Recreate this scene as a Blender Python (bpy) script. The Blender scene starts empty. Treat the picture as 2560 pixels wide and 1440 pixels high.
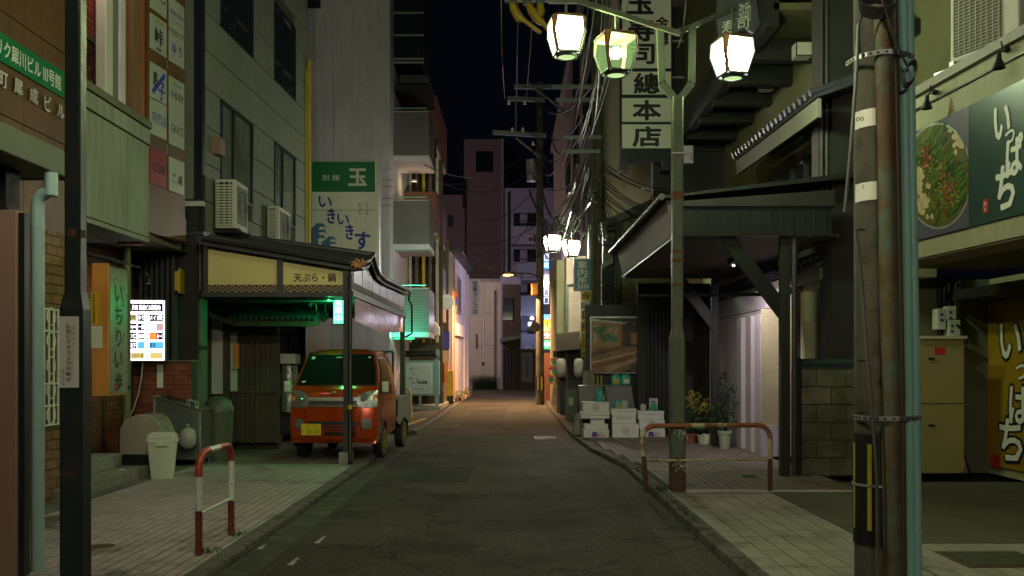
import bpy, bmesh, math, random
from mathutils import Vector, Matrix, noise as mnoise
random.seed(7)
S = bpy.context.scene
COL = S.collection
R = math.radians

# ---------------------------------------------------------------- camera
F, HX, HY, CH = 2300.0, 1280.0, 905.0, 1.7       # focal length and principal point in photo pixels, eye height in m
cam_d = bpy.data.cameras.new('camera')
cam = bpy.data.objects.new('camera', cam_d)
COL.objects.link(cam)
cam.location = (0, 0, CH)
cam.rotation_euler = (R(90), 0, 0)
cam_d.sensor_width = 36
cam_d.lens = 36 * F / 2560
cam_d.shift_y = (HY - 720) / 2560
cam_d.clip_start = .05
cam_d.clip_end = 600
S.camera = cam

# ---------------------------------------------------------------- world: night sky over a lit town
W = bpy.data.worlds.new('World')
S.world = W
W.use_nodes = True
nt = W.node_tree
nt.nodes.clear()
sky = nt.nodes.new('ShaderNodeTexSky')
sky.sky_type = 'NISHITA'
sky.sun_disc = False
sky.sun_elevation = R(-4)
sky.sun_rotation = R(200)
bg = nt.nodes.new('ShaderNodeBackground')
bg.inputs[1].default_value = .01
bg2 = nt.nodes.new('ShaderNodeBackground')           # city glow on the night air
bg2.inputs[0].default_value = (.22, .30, .62, 1)
bg2.inputs[1].default_value = .0045
ad = nt.nodes.new('ShaderNodeAddShader')
wo = nt.nodes.new('ShaderNodeOutputWorld')
nt.links.new(sky.outputs[0], bg.inputs[0])
nt.links.new(bg.outputs[0], ad.inputs[0])
nt.links.new(bg2.outputs[0], ad.inputs[1])
nt.links.new(ad.outputs[0], wo.inputs[0])

S.view_settings.view_transform = 'Standard'
S.view_settings.look = 'None'
S.view_settings.exposure = 0
S.view_settings.gamma = 1
S.view_settings.use_curve_mapping = False
S.render.engine = 'CYCLES'
S.cycles.use_denoising = True
S.cycles.max_bounces = 5
S.cycles.diffuse_bounces = 3
S.cycles.glossy_bounces = 3
S.cycles.transparent_max_bounces = 8
S.cycles.sample_clamp_indirect = 3
S.cycles.caustics_reflective = False
S.cycles.caustics_refractive = False

# ---------------------------------------------------------------- placing helpers
def at(px, py, Y):
    return Vector(((px - HX) / F * Y, Y, CH + (HY - py) / F * Y))
def X_(px, Y):
    return (px - HX) / F * Y
def Z_(py, Y):
    return CH + (HY - py) / F * Y
def Y_(px, X):
    return X * F / (px - HX)
def gp(px, py, zg=0.0):
    Y = (CH - zg) * F / (py - HY)
    return Vector(((px - HX) / F * Y, Y, zg))

# ---------------------------------------------------------------- materials
MATS = {}
def M(name, col, rough=.75, metal=0., var=.25, scale=1.5, bump=.15, bs=60., streak=0., island=0., spec=.5, dirt=None, dirt_amt=0., dirt_scale=1.2, coat=0.):
    m = bpy.data.materials.new(name)
    m.use_nodes = True
    t = m.node_tree
    n, l = t.nodes, t.links
    b = n['Principled BSDF']
    b.inputs['Roughness'].default_value = rough
    b.inputs['Metallic'].default_value = metal
    b.inputs['Specular IOR Level'].default_value = spec
    if coat: b.inputs['Coat Weight'].default_value = coat; b.inputs['Coat Roughness'].default_value = .08
    geo = n.new('ShaderNodeNewGeometry')
    def mixc(fac, a, bb):
        x = n.new('ShaderNodeMix'); x.data_type = 'RGBA'
        if isinstance(fac, (int, float)): x.inputs[0].default_value = fac
        else: l.new(fac, x.inputs[0])
        for s, v in ((6, a), (7, bb)):
            if isinstance(v, tuple): x.inputs[s].default_value = (*v[:3], 1)
            else: l.new(v, x.inputs[s])
        return x.outputs[2]
    def noise(sc, det=4., vec=None, ro=.6):
        x = n.new('ShaderNodeTexNoise')
        x.inputs['Scale'].default_value = sc; x.inputs['Detail'].default_value = det; x.inputs['Roughness'].default_value = ro
        l.new(vec if vec is not None else geo.outputs['Position'], x.inputs['Vector'])
        return x.outputs[0]
    def ramp(fac, a, bb):
        x = n.new('ShaderNodeMapRange'); x.inputs[1].default_value = a; x.inputs[2].default_value = bb
        l.new(fac, x.inputs[0]); return x.outputs[0]
    dk = tuple(c * (1 - var) for c in col); lt = tuple(min(1, c * (1 + var)) for c in col)
    c = mixc(ramp(noise(scale), .3, .7), dk, lt)
    if var: c = mixc(ramp(noise(scale * 14, 3), .35, .8), c, tuple(x * (1 - var * .8) for x in col))
    if island:
        x = n.new('ShaderNodeMapRange'); x.inputs[3].default_value = 1 - island; x.inputs[4].default_value = 1 + island
        l.new(geo.outputs['Random Per Island'], x.inputs[0])
        oi = n.new('ShaderNodeObjectInfo')
        x2 = n.new('ShaderNodeMapRange'); x2.inputs[3].default_value = 1 - island; x2.inputs[4].default_value = 1 + island
        l.new(oi.outputs['Random'], x2.inputs[0])
        mu = n.new('ShaderNodeMath'); mu.operation = 'MULTIPLY'; l.new(x.outputs[0], mu.inputs[0]); l.new(x2.outputs[0], mu.inputs[1])
        vm = n.new('ShaderNodeVectorMath'); vm.operation = 'SCALE'; l.new(c, vm.inputs[0]); l.new(mu.outputs[0], vm.inputs['Scale'])
        c = vm.outputs[0]
    if streak:
        mp = n.new('ShaderNodeMapping'); mp.inputs['Scale'].default_value = (5, 5, .35)
        l.new(geo.outputs['Position'], mp.inputs[0])
        f = ramp(noise(1.6, 5, mp.outputs[0], .7), .46, .75)
        mu = n.new('ShaderNodeMath'); mu.operation = 'MULTIPLY'; mu.inputs[1].default_value = streak; l.new(f, mu.inputs[0])
        c = mixc(mu.outputs[0], c, tuple(x * .22 for x in col))
    if dirt:
        f = ramp(noise(dirt_scale, 6, None, .7), .62 - dirt_amt * .3, .72 - dirt_amt * .25)
        c = mixc(f, c, dirt)
    l.new(c, b.inputs['Base Color'])
    if bump:
        bp = n.new('ShaderNodeBump'); bp.inputs['Strength'].default_value = bump; bp.inputs['Distance'].default_value = .01
        l.new(noise(bs, 4), bp.inputs['Height']); l.new(bp.outputs[0], b.inputs['Normal'])
        rr = n.new('ShaderNodeMapRange'); rr.inputs[3].default_value = max(.02, rough - .12); rr.inputs[4].default_value = min(1, rough + .12)
        l.new(noise(scale * 4, 4), rr.inputs[0]); l.new(rr.outputs[0], b.inputs['Roughness'])
    MATS[name] = m
    return m
def speckle(m, sc=38., lo=.55, hi=1.6, cracks=True):     # stone chips of worn asphalt, and hairline cracks
    t = m.node_tree; n, l = t.nodes, t.links; b = n['Principled BSDF']; old = b.inputs['Base Color'].links[0].from_socket
    g = n.new('ShaderNodeNewGeometry'); x = n.new('ShaderNodeTexNoise'); x.inputs['Scale'].default_value = sc; x.inputs['Detail'].default_value = 5
    l.new(g.outputs['Position'], x.inputs['Vector'])
    r = n.new('ShaderNodeMapRange'); r.inputs[1].default_value = .38; r.inputs[2].default_value = .66; r.inputs[3].default_value = lo; r.inputs[4].default_value = hi; l.new(x.outputs[0], r.inputs[0])
    s = n.new('ShaderNodeVectorMath'); s.operation = 'SCALE'; l.new(old, s.inputs[0]); l.new(r.outputs[0], s.inputs['Scale']); out = s.outputs[0]
    if cracks:
        w = n.new('ShaderNodeTexNoise'); w.inputs['Scale'].default_value = 2.2; l.new(g.outputs['Position'], w.inputs['Vector'])
        va = n.new('ShaderNodeVectorMath'); va.operation = 'SCALE'; va.inputs['Scale'].default_value = .5; l.new(w.outputs[1], va.inputs[0])
        vb = n.new('ShaderNodeVectorMath'); l.new(g.outputs['Position'], vb.inputs[0]); l.new(va.outputs[0], vb.inputs[1])
        v = n.new('ShaderNodeTexVoronoi'); v.feature = 'DISTANCE_TO_EDGE'; v.inputs['Scale'].default_value = .42; l.new(vb.outputs[0], v.inputs['Vector'])
        cr = n.new('ShaderNodeMapRange'); cr.inputs[1].default_value = .002; cr.inputs[2].default_value = .010; cr.inputs[3].default_value = .45; cr.inputs[4].default_value = 1; l.new(v.outputs[0], cr.inputs[0])
        s2 = n.new('ShaderNodeVectorMath'); s2.operation = 'SCALE'; l.new(out, s2.inputs[0]); l.new(cr.outputs[0], s2.inputs['Scale']); out = s2.outputs[0]
    l.new(out, b.inputs['Base Color'])
def EM(name, col, s):
    m = bpy.data.materials.new(name)
    m.use_nodes = True
    b = m.node_tree.nodes['Principled BSDF']
    b.inputs['Base Color'].default_value = (*[c * .4 for c in col], 1)
    b.inputs['Emission Color'].default_value = (*col, 1)
    b.inputs['Emission Strength'].default_value = s
    MATS[name] = m
    return m
def PANE(name, col, s, transp=.45):          # lamp glass: lets the bulb show and glows a little itself
    m = bpy.data.materials.new(name)
    m.use_nodes = True
    t = m.node_tree; t.nodes.clear()
    e = t.nodes.new('ShaderNodeEmission'); e.inputs[0].default_value = (*col, 1); e.inputs[1].default_value = s
    tr = t.nodes.new('ShaderNodeBsdfTransparent'); tr.inputs[0].default_value = (.92, 1, .8, 1)
    mx = t.nodes.new('ShaderNodeMixShader'); mx.inputs[0].default_value = transp
    o = t.nodes.new('ShaderNodeOutputMaterial')
    t.links.new(e.outputs[0], mx.inputs[1]); t.links.new(tr.outputs[0], mx.inputs[2]); t.links.new(mx.outputs[0], o.inputs[0])
    MATS[name] = m
    return m
def GL(name, col=(.02, .025, .03), rough=.08):
    m = M(name, col, rough=rough, var=0, bump=0, spec=.8)
    return m

concrete = M('concrete', (.30, .29, .26), .85, var=.22, streak=.55, bump=.25)
concrete_dk = M('dark_concrete', (.16, .155, .14), .9, var=.3, streak=.4, bump=.3)
asphalt = M('asphalt', (.072, .068, .050), .88, spec=.25, var=.42, scale=.55, bump=.9, bs=55, dirt=(.034, .032, .026), dirt_amt=.42, dirt_scale=.8)
asphalt_new = M('fresh_asphalt', (.036, .034, .028), .88, spec=.25, var=.3, scale=2, bump=.8, bs=70)
asphalt_pale = M('worn_asphalt', (.085, .080, .066), .9, spec=.25, var=.3, scale=2, bump=.6, bs=70, dirt=(.045, .043, .035), dirt_amt=.3)
for _m in (asphalt, asphalt_new, asphalt_pale): speckle(_m)
kerb_m = M('kerb_stone', (.12, .115, .10), .9, var=.35, scale=4, bump=.5, bs=30, dirt=(.05, .05, .03), dirt_amt=.45, dirt_scale=2.5)
grout = M('grout', (.018, .017, .014), .95, var=.3, bump=.3)
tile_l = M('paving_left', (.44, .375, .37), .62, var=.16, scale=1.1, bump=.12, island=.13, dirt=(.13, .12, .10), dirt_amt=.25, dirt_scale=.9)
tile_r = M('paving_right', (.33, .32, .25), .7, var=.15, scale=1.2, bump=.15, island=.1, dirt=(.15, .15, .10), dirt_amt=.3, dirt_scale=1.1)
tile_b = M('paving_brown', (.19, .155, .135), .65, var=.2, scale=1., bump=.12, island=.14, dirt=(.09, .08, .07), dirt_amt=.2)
brick_m = M('red_brick', (.26, .075, .042), .6, var=.25, scale=3, bump=.3, island=.22)
brick_br = M('brown_brick', (.20, .105, .04), .65, var=.2, scale=3, bump=.3, island=.15)
mortar = M('mortar', (.06, .05, .045), .95, var=.2)
panel_br = M('brown_panel', (.13, .062, .018), .5, var=.3, scale=1.3, bump=.1, streak=.5)
beige = M('beige_panel', (.185, .20, .15), .7, var=.12, scale=.8, bump=.12, streak=.3, island=.05)
beige_st = M('stained_render', (.27, .31, .23), .8, var=.12, scale=1.2, bump=.2, streak=.55)
cream = M('cream_wall', (.50, .46, .36), .8, var=.12, scale=1, bump=.35, bs=35)
cream_pl = M('cream_plain', (.58, .56, .50), .7, var=.08, scale=1, bump=.1)
white_w = M('white_wall', (.70, .62, .70), .75, var=.1, scale=1, bump=.12, streak=.3)
grey_w = M('grey_concrete_wall', (.66, .58, .68), .85, var=.12, scale=.6, bump=.2, streak=.35)
mauve = M('mauve_wall', (.31, .22, .24), .85, var=.1, scale=.4, bump=.1, streak=.25)
redbrown = M('russet_wall', (.13, .045, .03), .7, var=.15, scale=.6, bump=.1)
beige_bl = M('beige_block_wall', (.66, .55, .50), .85, var=.12, scale=.5, bump=.2, streak=.3)
brown_w = M('brown_wall', (.15, .12, .085), .85, var=.15, scale=.5, bump=.2, streak=.3)
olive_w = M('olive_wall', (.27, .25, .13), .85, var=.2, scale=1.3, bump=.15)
olive_c = M('olive_corrugated', (.16, .155, .08), .6, var=.2, scale=1.3, bump=.1, streak=.4)
black_w = M('black_timber', (.018, .017, .016), .6, var=.3, scale=3, bump=.2)
steel_dk = M('dark_steel', (.017, .021, .021), .45, var=.3, scale=2, bump=.1, metal=.3)
frame_dk = M('charcoal_frame', (.045, .045, .052), .5, var=.25, scale=2, bump=.1)
navy_st = M('navy_steel', (.010, .014, .03), .4, var=.2, bump=.05)
wood_dk = M('dark_timber', (.075, .052, .033), .6, var=.35, scale=5, bump=.3, streak=.5)
wood_or = M('orange_timber', (.72, .30, .06), .5, var=.12, scale=2, bump=.1, streak=.3)
kawara = M('roof_tile_glaze', (.05, .052, .07), .35, var=.3, scale=3, bump=.1)
fascia_bg = M('eave_fascia', (.26, .23, .20), .6, var=.15, scale=1.5, bump=.1, streak=.3)
post_m = M('dark_green_paint', (.028, .042, .036), .38, var=.3, scale=6, bump=.15, dirt=(.10, .05, .03), dirt_amt=.12, dirt_scale=6)
post_far = M('light_green_paint', (.11, .14, .09), .5, var=.3, scale=6, bump=.15, dirt=(.12, .06, .03), dirt_amt=.2, dirt_scale=6)
rust = M('rust', (.17, .07, .03), .85, var=.4, scale=9, bump=.5)
rust_pipe = M('rusting_teal_pipe', (.125, .08, .035), .7, var=.4, scale=3, bump=.3, dirt=(.09, .15, .10), dirt_amt=.5, dirt_scale=1.7)
copper = M('copper_trim', (.42, .17, .08), .5, var=.3, scale=8, bump=.1)
teal = M('teal_conduit', (.30, .60, .54), .45, var=.12, scale=2, bump=.05, streak=.2)
pipe_pale = M('pale_pipe', (.28, .42, .40), .4, var=.1, scale=2, bump=.05, streak=.2)
brown_pipe = M('brown_pipe', (.10, .065, .03), .5, var=.3, bump=.1)
yel = M('yellow_paint', (.55, .42, .03), .5, var=.15, bump=.1)
yel_ins = M('yellow_insulation', (.55, .36, .03), .5, var=.2, bump=.1)
redp = M('red_paint', (.42, .05, .025), .4, var=.2, scale=8, bump=.1, dirt=(.14, .06, .04), dirt_amt=.2, dirt_scale=9)
whitep = M('white_paint', (.62, .66, .58), .45, var=.1, scale=8, bump=.1, dirt=(.3, .28, .18), dirt_amt=.15, dirt_scale=9)
yelp = M('yellowed_white_paint', (.60, .57, .32), .5, var=.2, scale=8, bump=.15, dirt=(.22, .09, .04), dirt_amt=.45, dirt_scale=7)
rustred = M('rusted_red_paint', (.42, .13, .05), .6, var=.3, scale=7, bump=.4, dirt=(.30, .20, .07), dirt_amt=.45, dirt_scale=8)
rustbr = M('bare_rusted_steel', (.11, .055, .035), .8, var=.35, scale=8, bump=.4)
tenant_w = M('tenant_white', (.38, .42, .36), .4, var=.06, scale=1, bump=0)
porch_m = M('porch_fascia', (.075, .095, .055), .6, var=.12, scale=1.5, bump=.05, streak=.3)
sign_w = M('sign_white', (.80, .80, .70), .4, var=.05, scale=1, bump=.0)
sign_cr = M('sign_cream', (.66, .55, .24), .5, var=.06, scale=1, bump=.0)
ink = M('ink_black', (.012, .012, .016), .5, var=0, bump=0)
ink_blue = M('ink_blue', (.02, .05, .42), .5, var=0, bump=0)
ink_green = M('ink_green', (.02, .25, .12), .5, var=0, bump=0)
ink_red = M('ink_red', (.50, .03, .03), .5, var=0, bump=0)
ink_brown = M('ink_brown', (.06, .035, .03), .5, var=0, bump=0)
ink_white = M('ink_white', (.75, .75, .70), .5, var=0, bump=0)
green_sg = M('sign_green', (.0, .17, .06), .4, var=.05, bump=0)
blue_sg = M('sign_blue', (.03, .17, .34), .4, var=.08, bump=0)
wave_a = M('wave_blue', (.08, .20, .42), .4, var=.2, scale=2, bump=0)
red_sg = M('sign_red', (.50, .03, .03), .4, var=.05, bump=0)
steel = M('stainless', (.42, .42, .42), .32, metal=.9, var=.12, scale=3, bump=.05)
alu = M('aluminium', (.55, .56, .55), .35, metal=.7, var=.1, bump=.05)
plastic_bin = M('pale_plastic', (.52, .56, .46), .5, var=.05, bump=.02)
plastic_be = M('beige_plastic', (.32, .29, .23), .5, var=.08, bump=.03)
foam = M('white_foam', (.74, .74, .70), .75, var=.06, scale=4, bump=.15, bs=90)
jugm = M('teal_plastic', (.05, .42, .34), .35, var=.05, bump=0)
clearp = M('clear_plastic', (.40, .42, .38), .3, var=.1, bump=.05)
black_p = M('black_plastic', (.012, .012, .013), .45, var=.1, bump=.05)
cable_m = M('cable_rubber', (.03, .03, .03), .5, var=.1, bump=0)
cable_g = M('grey_cable', (.09, .095, .08), .5, var=.1, bump=0)
glass_dk = GL('dark_glass')
glass_cu = M('curtained_glass', (.17, .21, .17), .12, var=.4, scale=1.2, bump=0, spec=.7, streak=.7)
leafm = M('leaf', (.05, .12, .03), .6, var=.3, scale=9, bump=0)
leafd = M('leaf_dark', (.02, .05, .015), .6, var=.3, scale=9, bump=0)
flowery = M('yellow_petal', (.38, .30, .02), .6, var=.2, bump=0)
terrac = M('terracotta', (.30, .12, .06), .8, var=.15, bump=.1)
line_w = M('road_paint_white', (.5, .5, .46), .7, var=.2, scale=3, bump=.2, dirt=(.08, .08, .07), dirt_amt=.5, dirt_scale=7)
line_y = M('road_paint_yellow', (.55, .33, .03), .7, var=.2, scale=3, bump=.2, dirt=(.1, .08, .05), dirt_amt=.3, dirt_scale=7)

# ---------------------------------------------------------------- mesh building
class MB:
    def __init__(s):
        s.v = []; s.f = []; s.mi = []; s.mats = []
    def m(s, mat):
        if mat not in s.mats: s.mats.append(mat)
        return s.mats.index(mat)
    def add(s, vs, fs, mat, T=None):
        b = len(s.v)
        s.v += [tuple(T @ Vector(v)) if T is not None else tuple(v) for v in vs]
        k = s.m(mat)
        for f in fs:
            s.f.append([b + i for i in f]); s.mi.append(k)
        return s
    def box(s, x0, x1, y0, y1, z0, z1, mat, T=None):
        if x0 > x1: x0, x1 = x1, x0
        if y0 > y1: y0, y1 = y1, y0
        if z0 > z1: z0, z1 = z1, z0
        vs = [(x0, y0, z0), (x1, y0, z0), (x1, y1, z0), (x0, y1, z0), (x0, y0, z1), (x1, y0, z1), (x1, y1, z1), (x0, y1, z1)]
        return s.add(vs, [(0, 3, 2, 1), (4, 5, 6, 7), (0, 1, 5, 4), (1, 2, 6, 5), (2, 3, 7, 6), (3, 0, 4, 7)], mat, T)
    def obox(s, o, u, v, n, w, h, d, mat):     # o = centre of the back face; w along u, h along v, d along n
        o, u, v, n = Vector(o), Vector(u), Vector(v), Vector(n)
        vs = [o + u * (a * w / 2) + v * (b * h / 2) + n * c for c in (0, d) for a, b in ((-1, -1), (1, -1), (1, 1), (-1, 1))]
        return s.add(vs, [(0, 3, 2, 1), (4, 5, 6, 7), (0, 1, 5, 4), (1, 2, 6, 5), (2, 3, 7, 6), (3, 0, 4, 7)], mat)
    def hexa(s, b4, t4, mat):
        return s.add(list(b4) + list(t4), [(0, 3, 2, 1), (4, 5, 6, 7), (0, 1, 5, 4), (1, 2, 6, 5), (2, 3, 7, 6), (3, 0, 4, 7)], mat)
    def ring(s, rings, mat, caps=True, closed=True):
        b = len(s.v); n = len(rings[0]); k = s.m(mat)
        for r in rings: s.v += [tuple(p) for p in r]
        for i in range(len(rings) - 1):
            for j in range(n if closed else n - 1):
                a = b + i * n + j; c = b + i * n + (j + 1) % n
                s.f.append([a, c, c + n, a + n]); s.mi.append(k)
        if caps and closed:
            s.f.append([b + j for j in range(n)][::-1]); s.mi.append(k)
            s.f.append([b + (len(rings) - 1) * n + j for j in range(n)]); s.mi.append(k)
        return s
    def tube(s, pts, r, n, mat, caps=True):
        pts = [Vector(p) for p in pts]
        rs = r if isinstance(r, (list, tuple)) else [r] * len(pts)
        rings = []; pu = None
        for i, p in enumerate(pts):
            d = (pts[min(i + 1, len(pts) - 1)] - pts[max(i - 1, 0)]).normalized()
            if pu is None:
                pu = d.orthogonal().normalized()
            pu = (pu - d * pu.dot(d)).normalized()
            w = d.cross(pu)
            rings.append([p + (pu * math.cos(2 * math.pi * k / n + .4) + w * math.sin(2 * math.pi * k / n + .4)) * rs[i] for k in range(n)])
        return s.ring(rings, mat, caps)
    def lathe(s, c, prof, n, mat, sx=1, sy=1):
        c = Vector(c)
        return s.ring([[c + Vector((r * sx * math.cos(2 * math.pi * k / n), r * sy * math.sin(2 * math.pi * k / n), z)) for k in range(n)] for r, z in prof], mat)
    def prism(s, pts, d, mat):                  # planar loop swept by vector d
        pts = [Vector(p) for p in pts]; d = Vector(d)
        return s.ring([pts, [p + d for p in pts]], mat)
    def poly(s, pts, mat):
        return s.add(pts, [list(range(len(pts)))], mat)

def mesh_of(mb, name, smooth=None):
    me = bpy.data.meshes.new(name)
    me.from_pydata([tuple(v) for v in mb.v], [], mb.f)
    for mt in mb.mats: me.materials.append(mt)
    me.polygons.foreach_set('material_index', mb.mi)
    bm = bmesh.new(); bm.from_mesh(me)
    bmesh.ops.recalc_face_normals(bm, faces=bm.faces)
    bm.to_mesh(me); bm.free()
    if smooth:
        me.polygons.foreach_set('use_smooth', [True] * len(me.polygons))
        me.set_sharp_from_angle(angle=R(smooth))
    me.update()
    return me

LOC = {}
def props(o, label=None, cat=None, group=None, kind=None):
    if label: o['label'] = label
    if cat: o['category'] = cat
    if group: o['group'] = group
    if kind: o['kind'] = kind
def thing(name, label, cat, loc=(0, 0, 0), group=None):
    o = bpy.data.objects.new(name, None)
    COL.objects.link(o); o.location = loc; o.empty_display_size = .2
    LOC[o.name] = Vector(loc)
    props(o, label, cat, group)
    return o
def adopt(o, parent):
    if parent is not None:
        o.parent = parent
        if parent.name in LOC: o.matrix_parent_inverse = Matrix.Translation(-LOC[parent.name])
def part(name, mb, parent, label=None, smooth=None, bevel=0, kind=None, seg=2):
    o = bpy.data.objects.new(name, mesh_of(mb, name, smooth))
    COL.objects.link(o); adopt(o, parent)
    if bevel:
        md = o.modifiers.new('bevel', 'BEVEL'); md.width = bevel; md.segments = seg; md.limit_method = 'ANGLE'; md.angle_limit = R(35)
    props(o, label, kind=kind)
    return o
def solo(name, mb, label, cat, group=None, smooth=None, bevel=0):
    o = part(name, mb, None, None, smooth, bevel); props(o, label, cat, group)
    return o
def struct(name, mb, smooth=None, kind='structure'):
    return part(name, mb, None, kind=kind, smooth=smooth)
def dup(root, delta, label=None, group=None, rot=None):
    def rec(o, par):
        c = o.copy(); COL.objects.link(c)
        if par is not None:
            c.parent = par; c.matrix_parent_inverse = o.matrix_parent_inverse.copy()
        for ch in [x for x in bpy.data.objects if x.parent == o]: rec(ch, c)
        return c
    r = rec(root, None)
    r.location = Vector(root.location) + Vector(delta)
    if rot is not None: r.rotation_euler.z += rot
    props(r, label, group=group)
    return r
def B(parent, name, *a, mat, bevel=0, label=None):
    return part(name, MB().box(*a, mat), parent, label, bevel=bevel)

UNIT = {}
def unit(mat):
    if mat.name not in UNIT:
        mb = MB(); mb.box(-.5, .5, -.5, .5, -.5, .5, mat)
        UNIT[mat.name] = mesh_of(mb, 'piece_' + mat.name)
    return UNIT[mat.name]
def in_view(p, m=40):
    if p.y < .5: return False
    x = HX + p.x / p.y * F; y = HY - (p.z - CH) / p.y * F
    return -m < x < 2560 + m and -m < y < 1440 + m
def pieces(parent, name, cells, mat, limit=280, mini=0.):
    """cells: (centre, u, v, n, w, h, d).  The largest in view become objects, the rest one part of kind stuff."""
    cells = [(Vector(c[0]),) + tuple(c[1:]) for c in cells]
    size = lambda c: max(c[4], c[5]) / max(.5, c[0].y) * F
    vis = sorted([c for c in cells if in_view(c[0]) and size(c) > mini], key=lambda c: -size(c))
    own = vis[:limit]; ids = set(map(id, own))
    me = unit(mat)
    for c in own:
        o = bpy.data.objects.new(name, me); COL.objects.link(o)
        adopt(o, parent)
        u, v, n = Vector(c[1]) * c[4], Vector(c[2]) * c[5], Vector(c[3]) * c[6]
        o.matrix_basis = Matrix(((u.x, v.x, n.x, c[0].x), (u.y, v.y, n.y, c[0].y), (u.z, v.z, n.z, c[0].z), (0, 0, 0, 1)))
    rest = [c for c in cells if id(c) not in ids]
    if rest:
        mb = MB()
        for c in rest:
            n = Vector(c[3])
            mb.obox(c[0] - n * (c[6] / 2), c[1], c[2], c[3], c[4], c[5], c[6], mat)
        part(name + '_field', mb, parent, kind='stuff')
UX, UY, UZ = Vector((1, 0, 0)), Vector((0, 1, 0)), Vector((0, 0, 1))
def grid(o, u, v, n, W, H, w, h, j=.01, d=.02, off=0., jit=0.002, test=None):
    """running grid of pieces on a wall/floor; o is the lower left corner on the backing surface"""
    o = Vector(o); out = []
    for r in range(int(H / h + .5)):
        sh = (w * off) if r % 2 else 0
        k = int(W / w + 1.5)
        for c in range(k):
            a0 = max(0, c * w - sh); a1 = min(W, (c + 1) * w - sh)
            if a1 - a0 < w * .2: continue
            b0 = r * h; b1 = min(H, (r + 1) * h)
            cc = o + u * ((a0 + a1) / 2) + v * ((b0 + b1) / 2) + n * (d / 2 + random.uniform(-jit, jit))
            if test and not test(cc): continue
            out.append((cc, u, v, n, a1 - a0 - j, b1 - b0 - j, d))
    return out

# ---------------------------------------------------------------- lettering (flat print as thin solid glyphs)
_cv = bpy.data.curves.new('type', 'FONT'); _cv.resolution_u = 2; _cv.align_x = 'LEFT'
_to = bpy.data.objects.new('type', _cv); COL.objects.link(_to)
_cache = {}
def glyphs(s, bold=0.):
    key = (s, bold)
    if key not in _cache:
        _cv.body = s; _cv.offset = bold
        dg = bpy.context.evaluated_depsgraph_get(); dg.update()
        me = bpy.data.meshes.new_from_object(_to.evaluated_get(dg))
        vs = [(v.co.x, v.co.y) for v in me.vertices]; fs = [list(p.vertices) for p in me.polygons]
        bpy.data.meshes.remove(me)
        _cache[key] = (vs, fs)
    return _cache[key]
def text(parent, s, o, u, v, w, h, mat, bold=0.012, vert=False, n=None, mb=None, name='lettering', slant=0., keep=False):
    """centre o, reading direction u, up v, fitted into w x h"""
    if bold > .015:                                # heavy brush weight: stacked copies nudged in a circle
        own = mb is None
        if own: mb = MB()
        u, v = Vector(u).normalized(), Vector(v).normalized(); nn = u.cross(v) if n is None else n
        em = min(w, h / len(s)) if vert else h
        k = 6
        for i in range(k):
            a = 2 * math.pi * i / k
            text(None, s, Vector(o) + (u * math.cos(a) + v * math.sin(a)) * bold * .75 * em + nn * (.0003 * i), u, v, w * (1 - bold), h * (1 - bold), mat, 0, vert, nn, mb)
        return part(name, mb, parent) if own else None
    o, u, v = Vector(o), Vector(u).normalized(), Vector(v).normalized()
    n = u.cross(v) if n is None else n
    own = mb is None
    if own: mb = MB()
    if vert:
        k = len(s); ch = h / k; em = min(ch, w * 1.0) if keep else None
        for i, c in enumerate(s):
            if c == ' ': continue
            vs, fs = glyphs(c, bold)
            if not vs: continue
            x0, x1 = min(a for a, b in vs), max(a for a, b in vs); y0, y1 = min(b for a, b in vs), max(b for a, b in vs)
            gw, gh = x1 - x0, y1 - y0
            small = max(gw, gh) < .45
            sc = min(ch * .88, w) / (max(gw, gh) if not small else .9)
            cy = h / 2 - ch * (i + .5)
            if c == 'ー': # long mark turns upright in vertical setting
                vs = [(b, -a) for a, b in vs]; x0, x1, y0, y1 = y0, y1, -x1, -x0
            mb.add([o + u * ((a - (x0 + x1) / 2 + slant * b) * sc) + v * (cy + (b - (y0 + y1) / 2) * sc) + n * .003 for a, b in vs], fs, mat)
    else:
        vs, fs = glyphs(s, bold)
        if not vs: return None
        x0, x1 = min(a for a, b in vs), max(a for a, b in vs); y0, y1 = min(b for a, b in vs), max(b for a, b in vs)
        sx, sy = w / (x1 - x0), h / (y1 - y0)
        if keep: sx = sy = min(sx, sy)
        mb.add([o + u * ((a - (x0 + x1) / 2) * sx) + v * ((b - (y0 + y1) / 2) * sy) + n * .003 for a, b in vs], fs, mat)
    if own: return part(name, mb, parent)

# ================================================================ GROUND
PZ = .06                                            # pavement height
struct('ground', MB().box(-90, 90, -12, 260, -.3, 0, asphalt))
mb = MB()
for (x0, x1, y0, y1) in ((-1.55, -.60, 12.9, 14.9), (-1.4, -.2, 24, 33)):
    mb.poly([(x0, y0, .004), (x1 - .03, y0 + .05, .004), (x1, y1, .004), (x0 + .06, y1 - .04, .004)], asphalt_new)
struct('road_repair_patch', mb)
mb = MB()
mb.poly([(-2.35, 3, .004), (-2.08, 3, .004), (-2.02, 12, .004), (-2.1, 21, .004), (-2.35, 21, .004)], M('gutter_grime', (.05, .05, .03), .8, var=.5, scale=3, bump=.6, dirt=(.10, .10, .07), dirt_amt=.35, dirt_scale=4))
mb.poly([(1.42, 3, .004), (1.78, 3, .004), (1.78, 14.5, .004), (1.42, 14.5, .004)], asphalt_pale)
mb.poly([(1.42, 14.5, .004), (1.78, 14.5, .004), (1.33, 19.5, .004), (1.0, 19.5, .004)], asphalt_pale)
mb.poly([(1.0, 19.5, .004), (1.33, 19.5, .004), (1.33, 45, .004), (1.0, 45, .004)], asphalt_pale)
struct('gutter_strip', mb)
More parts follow.
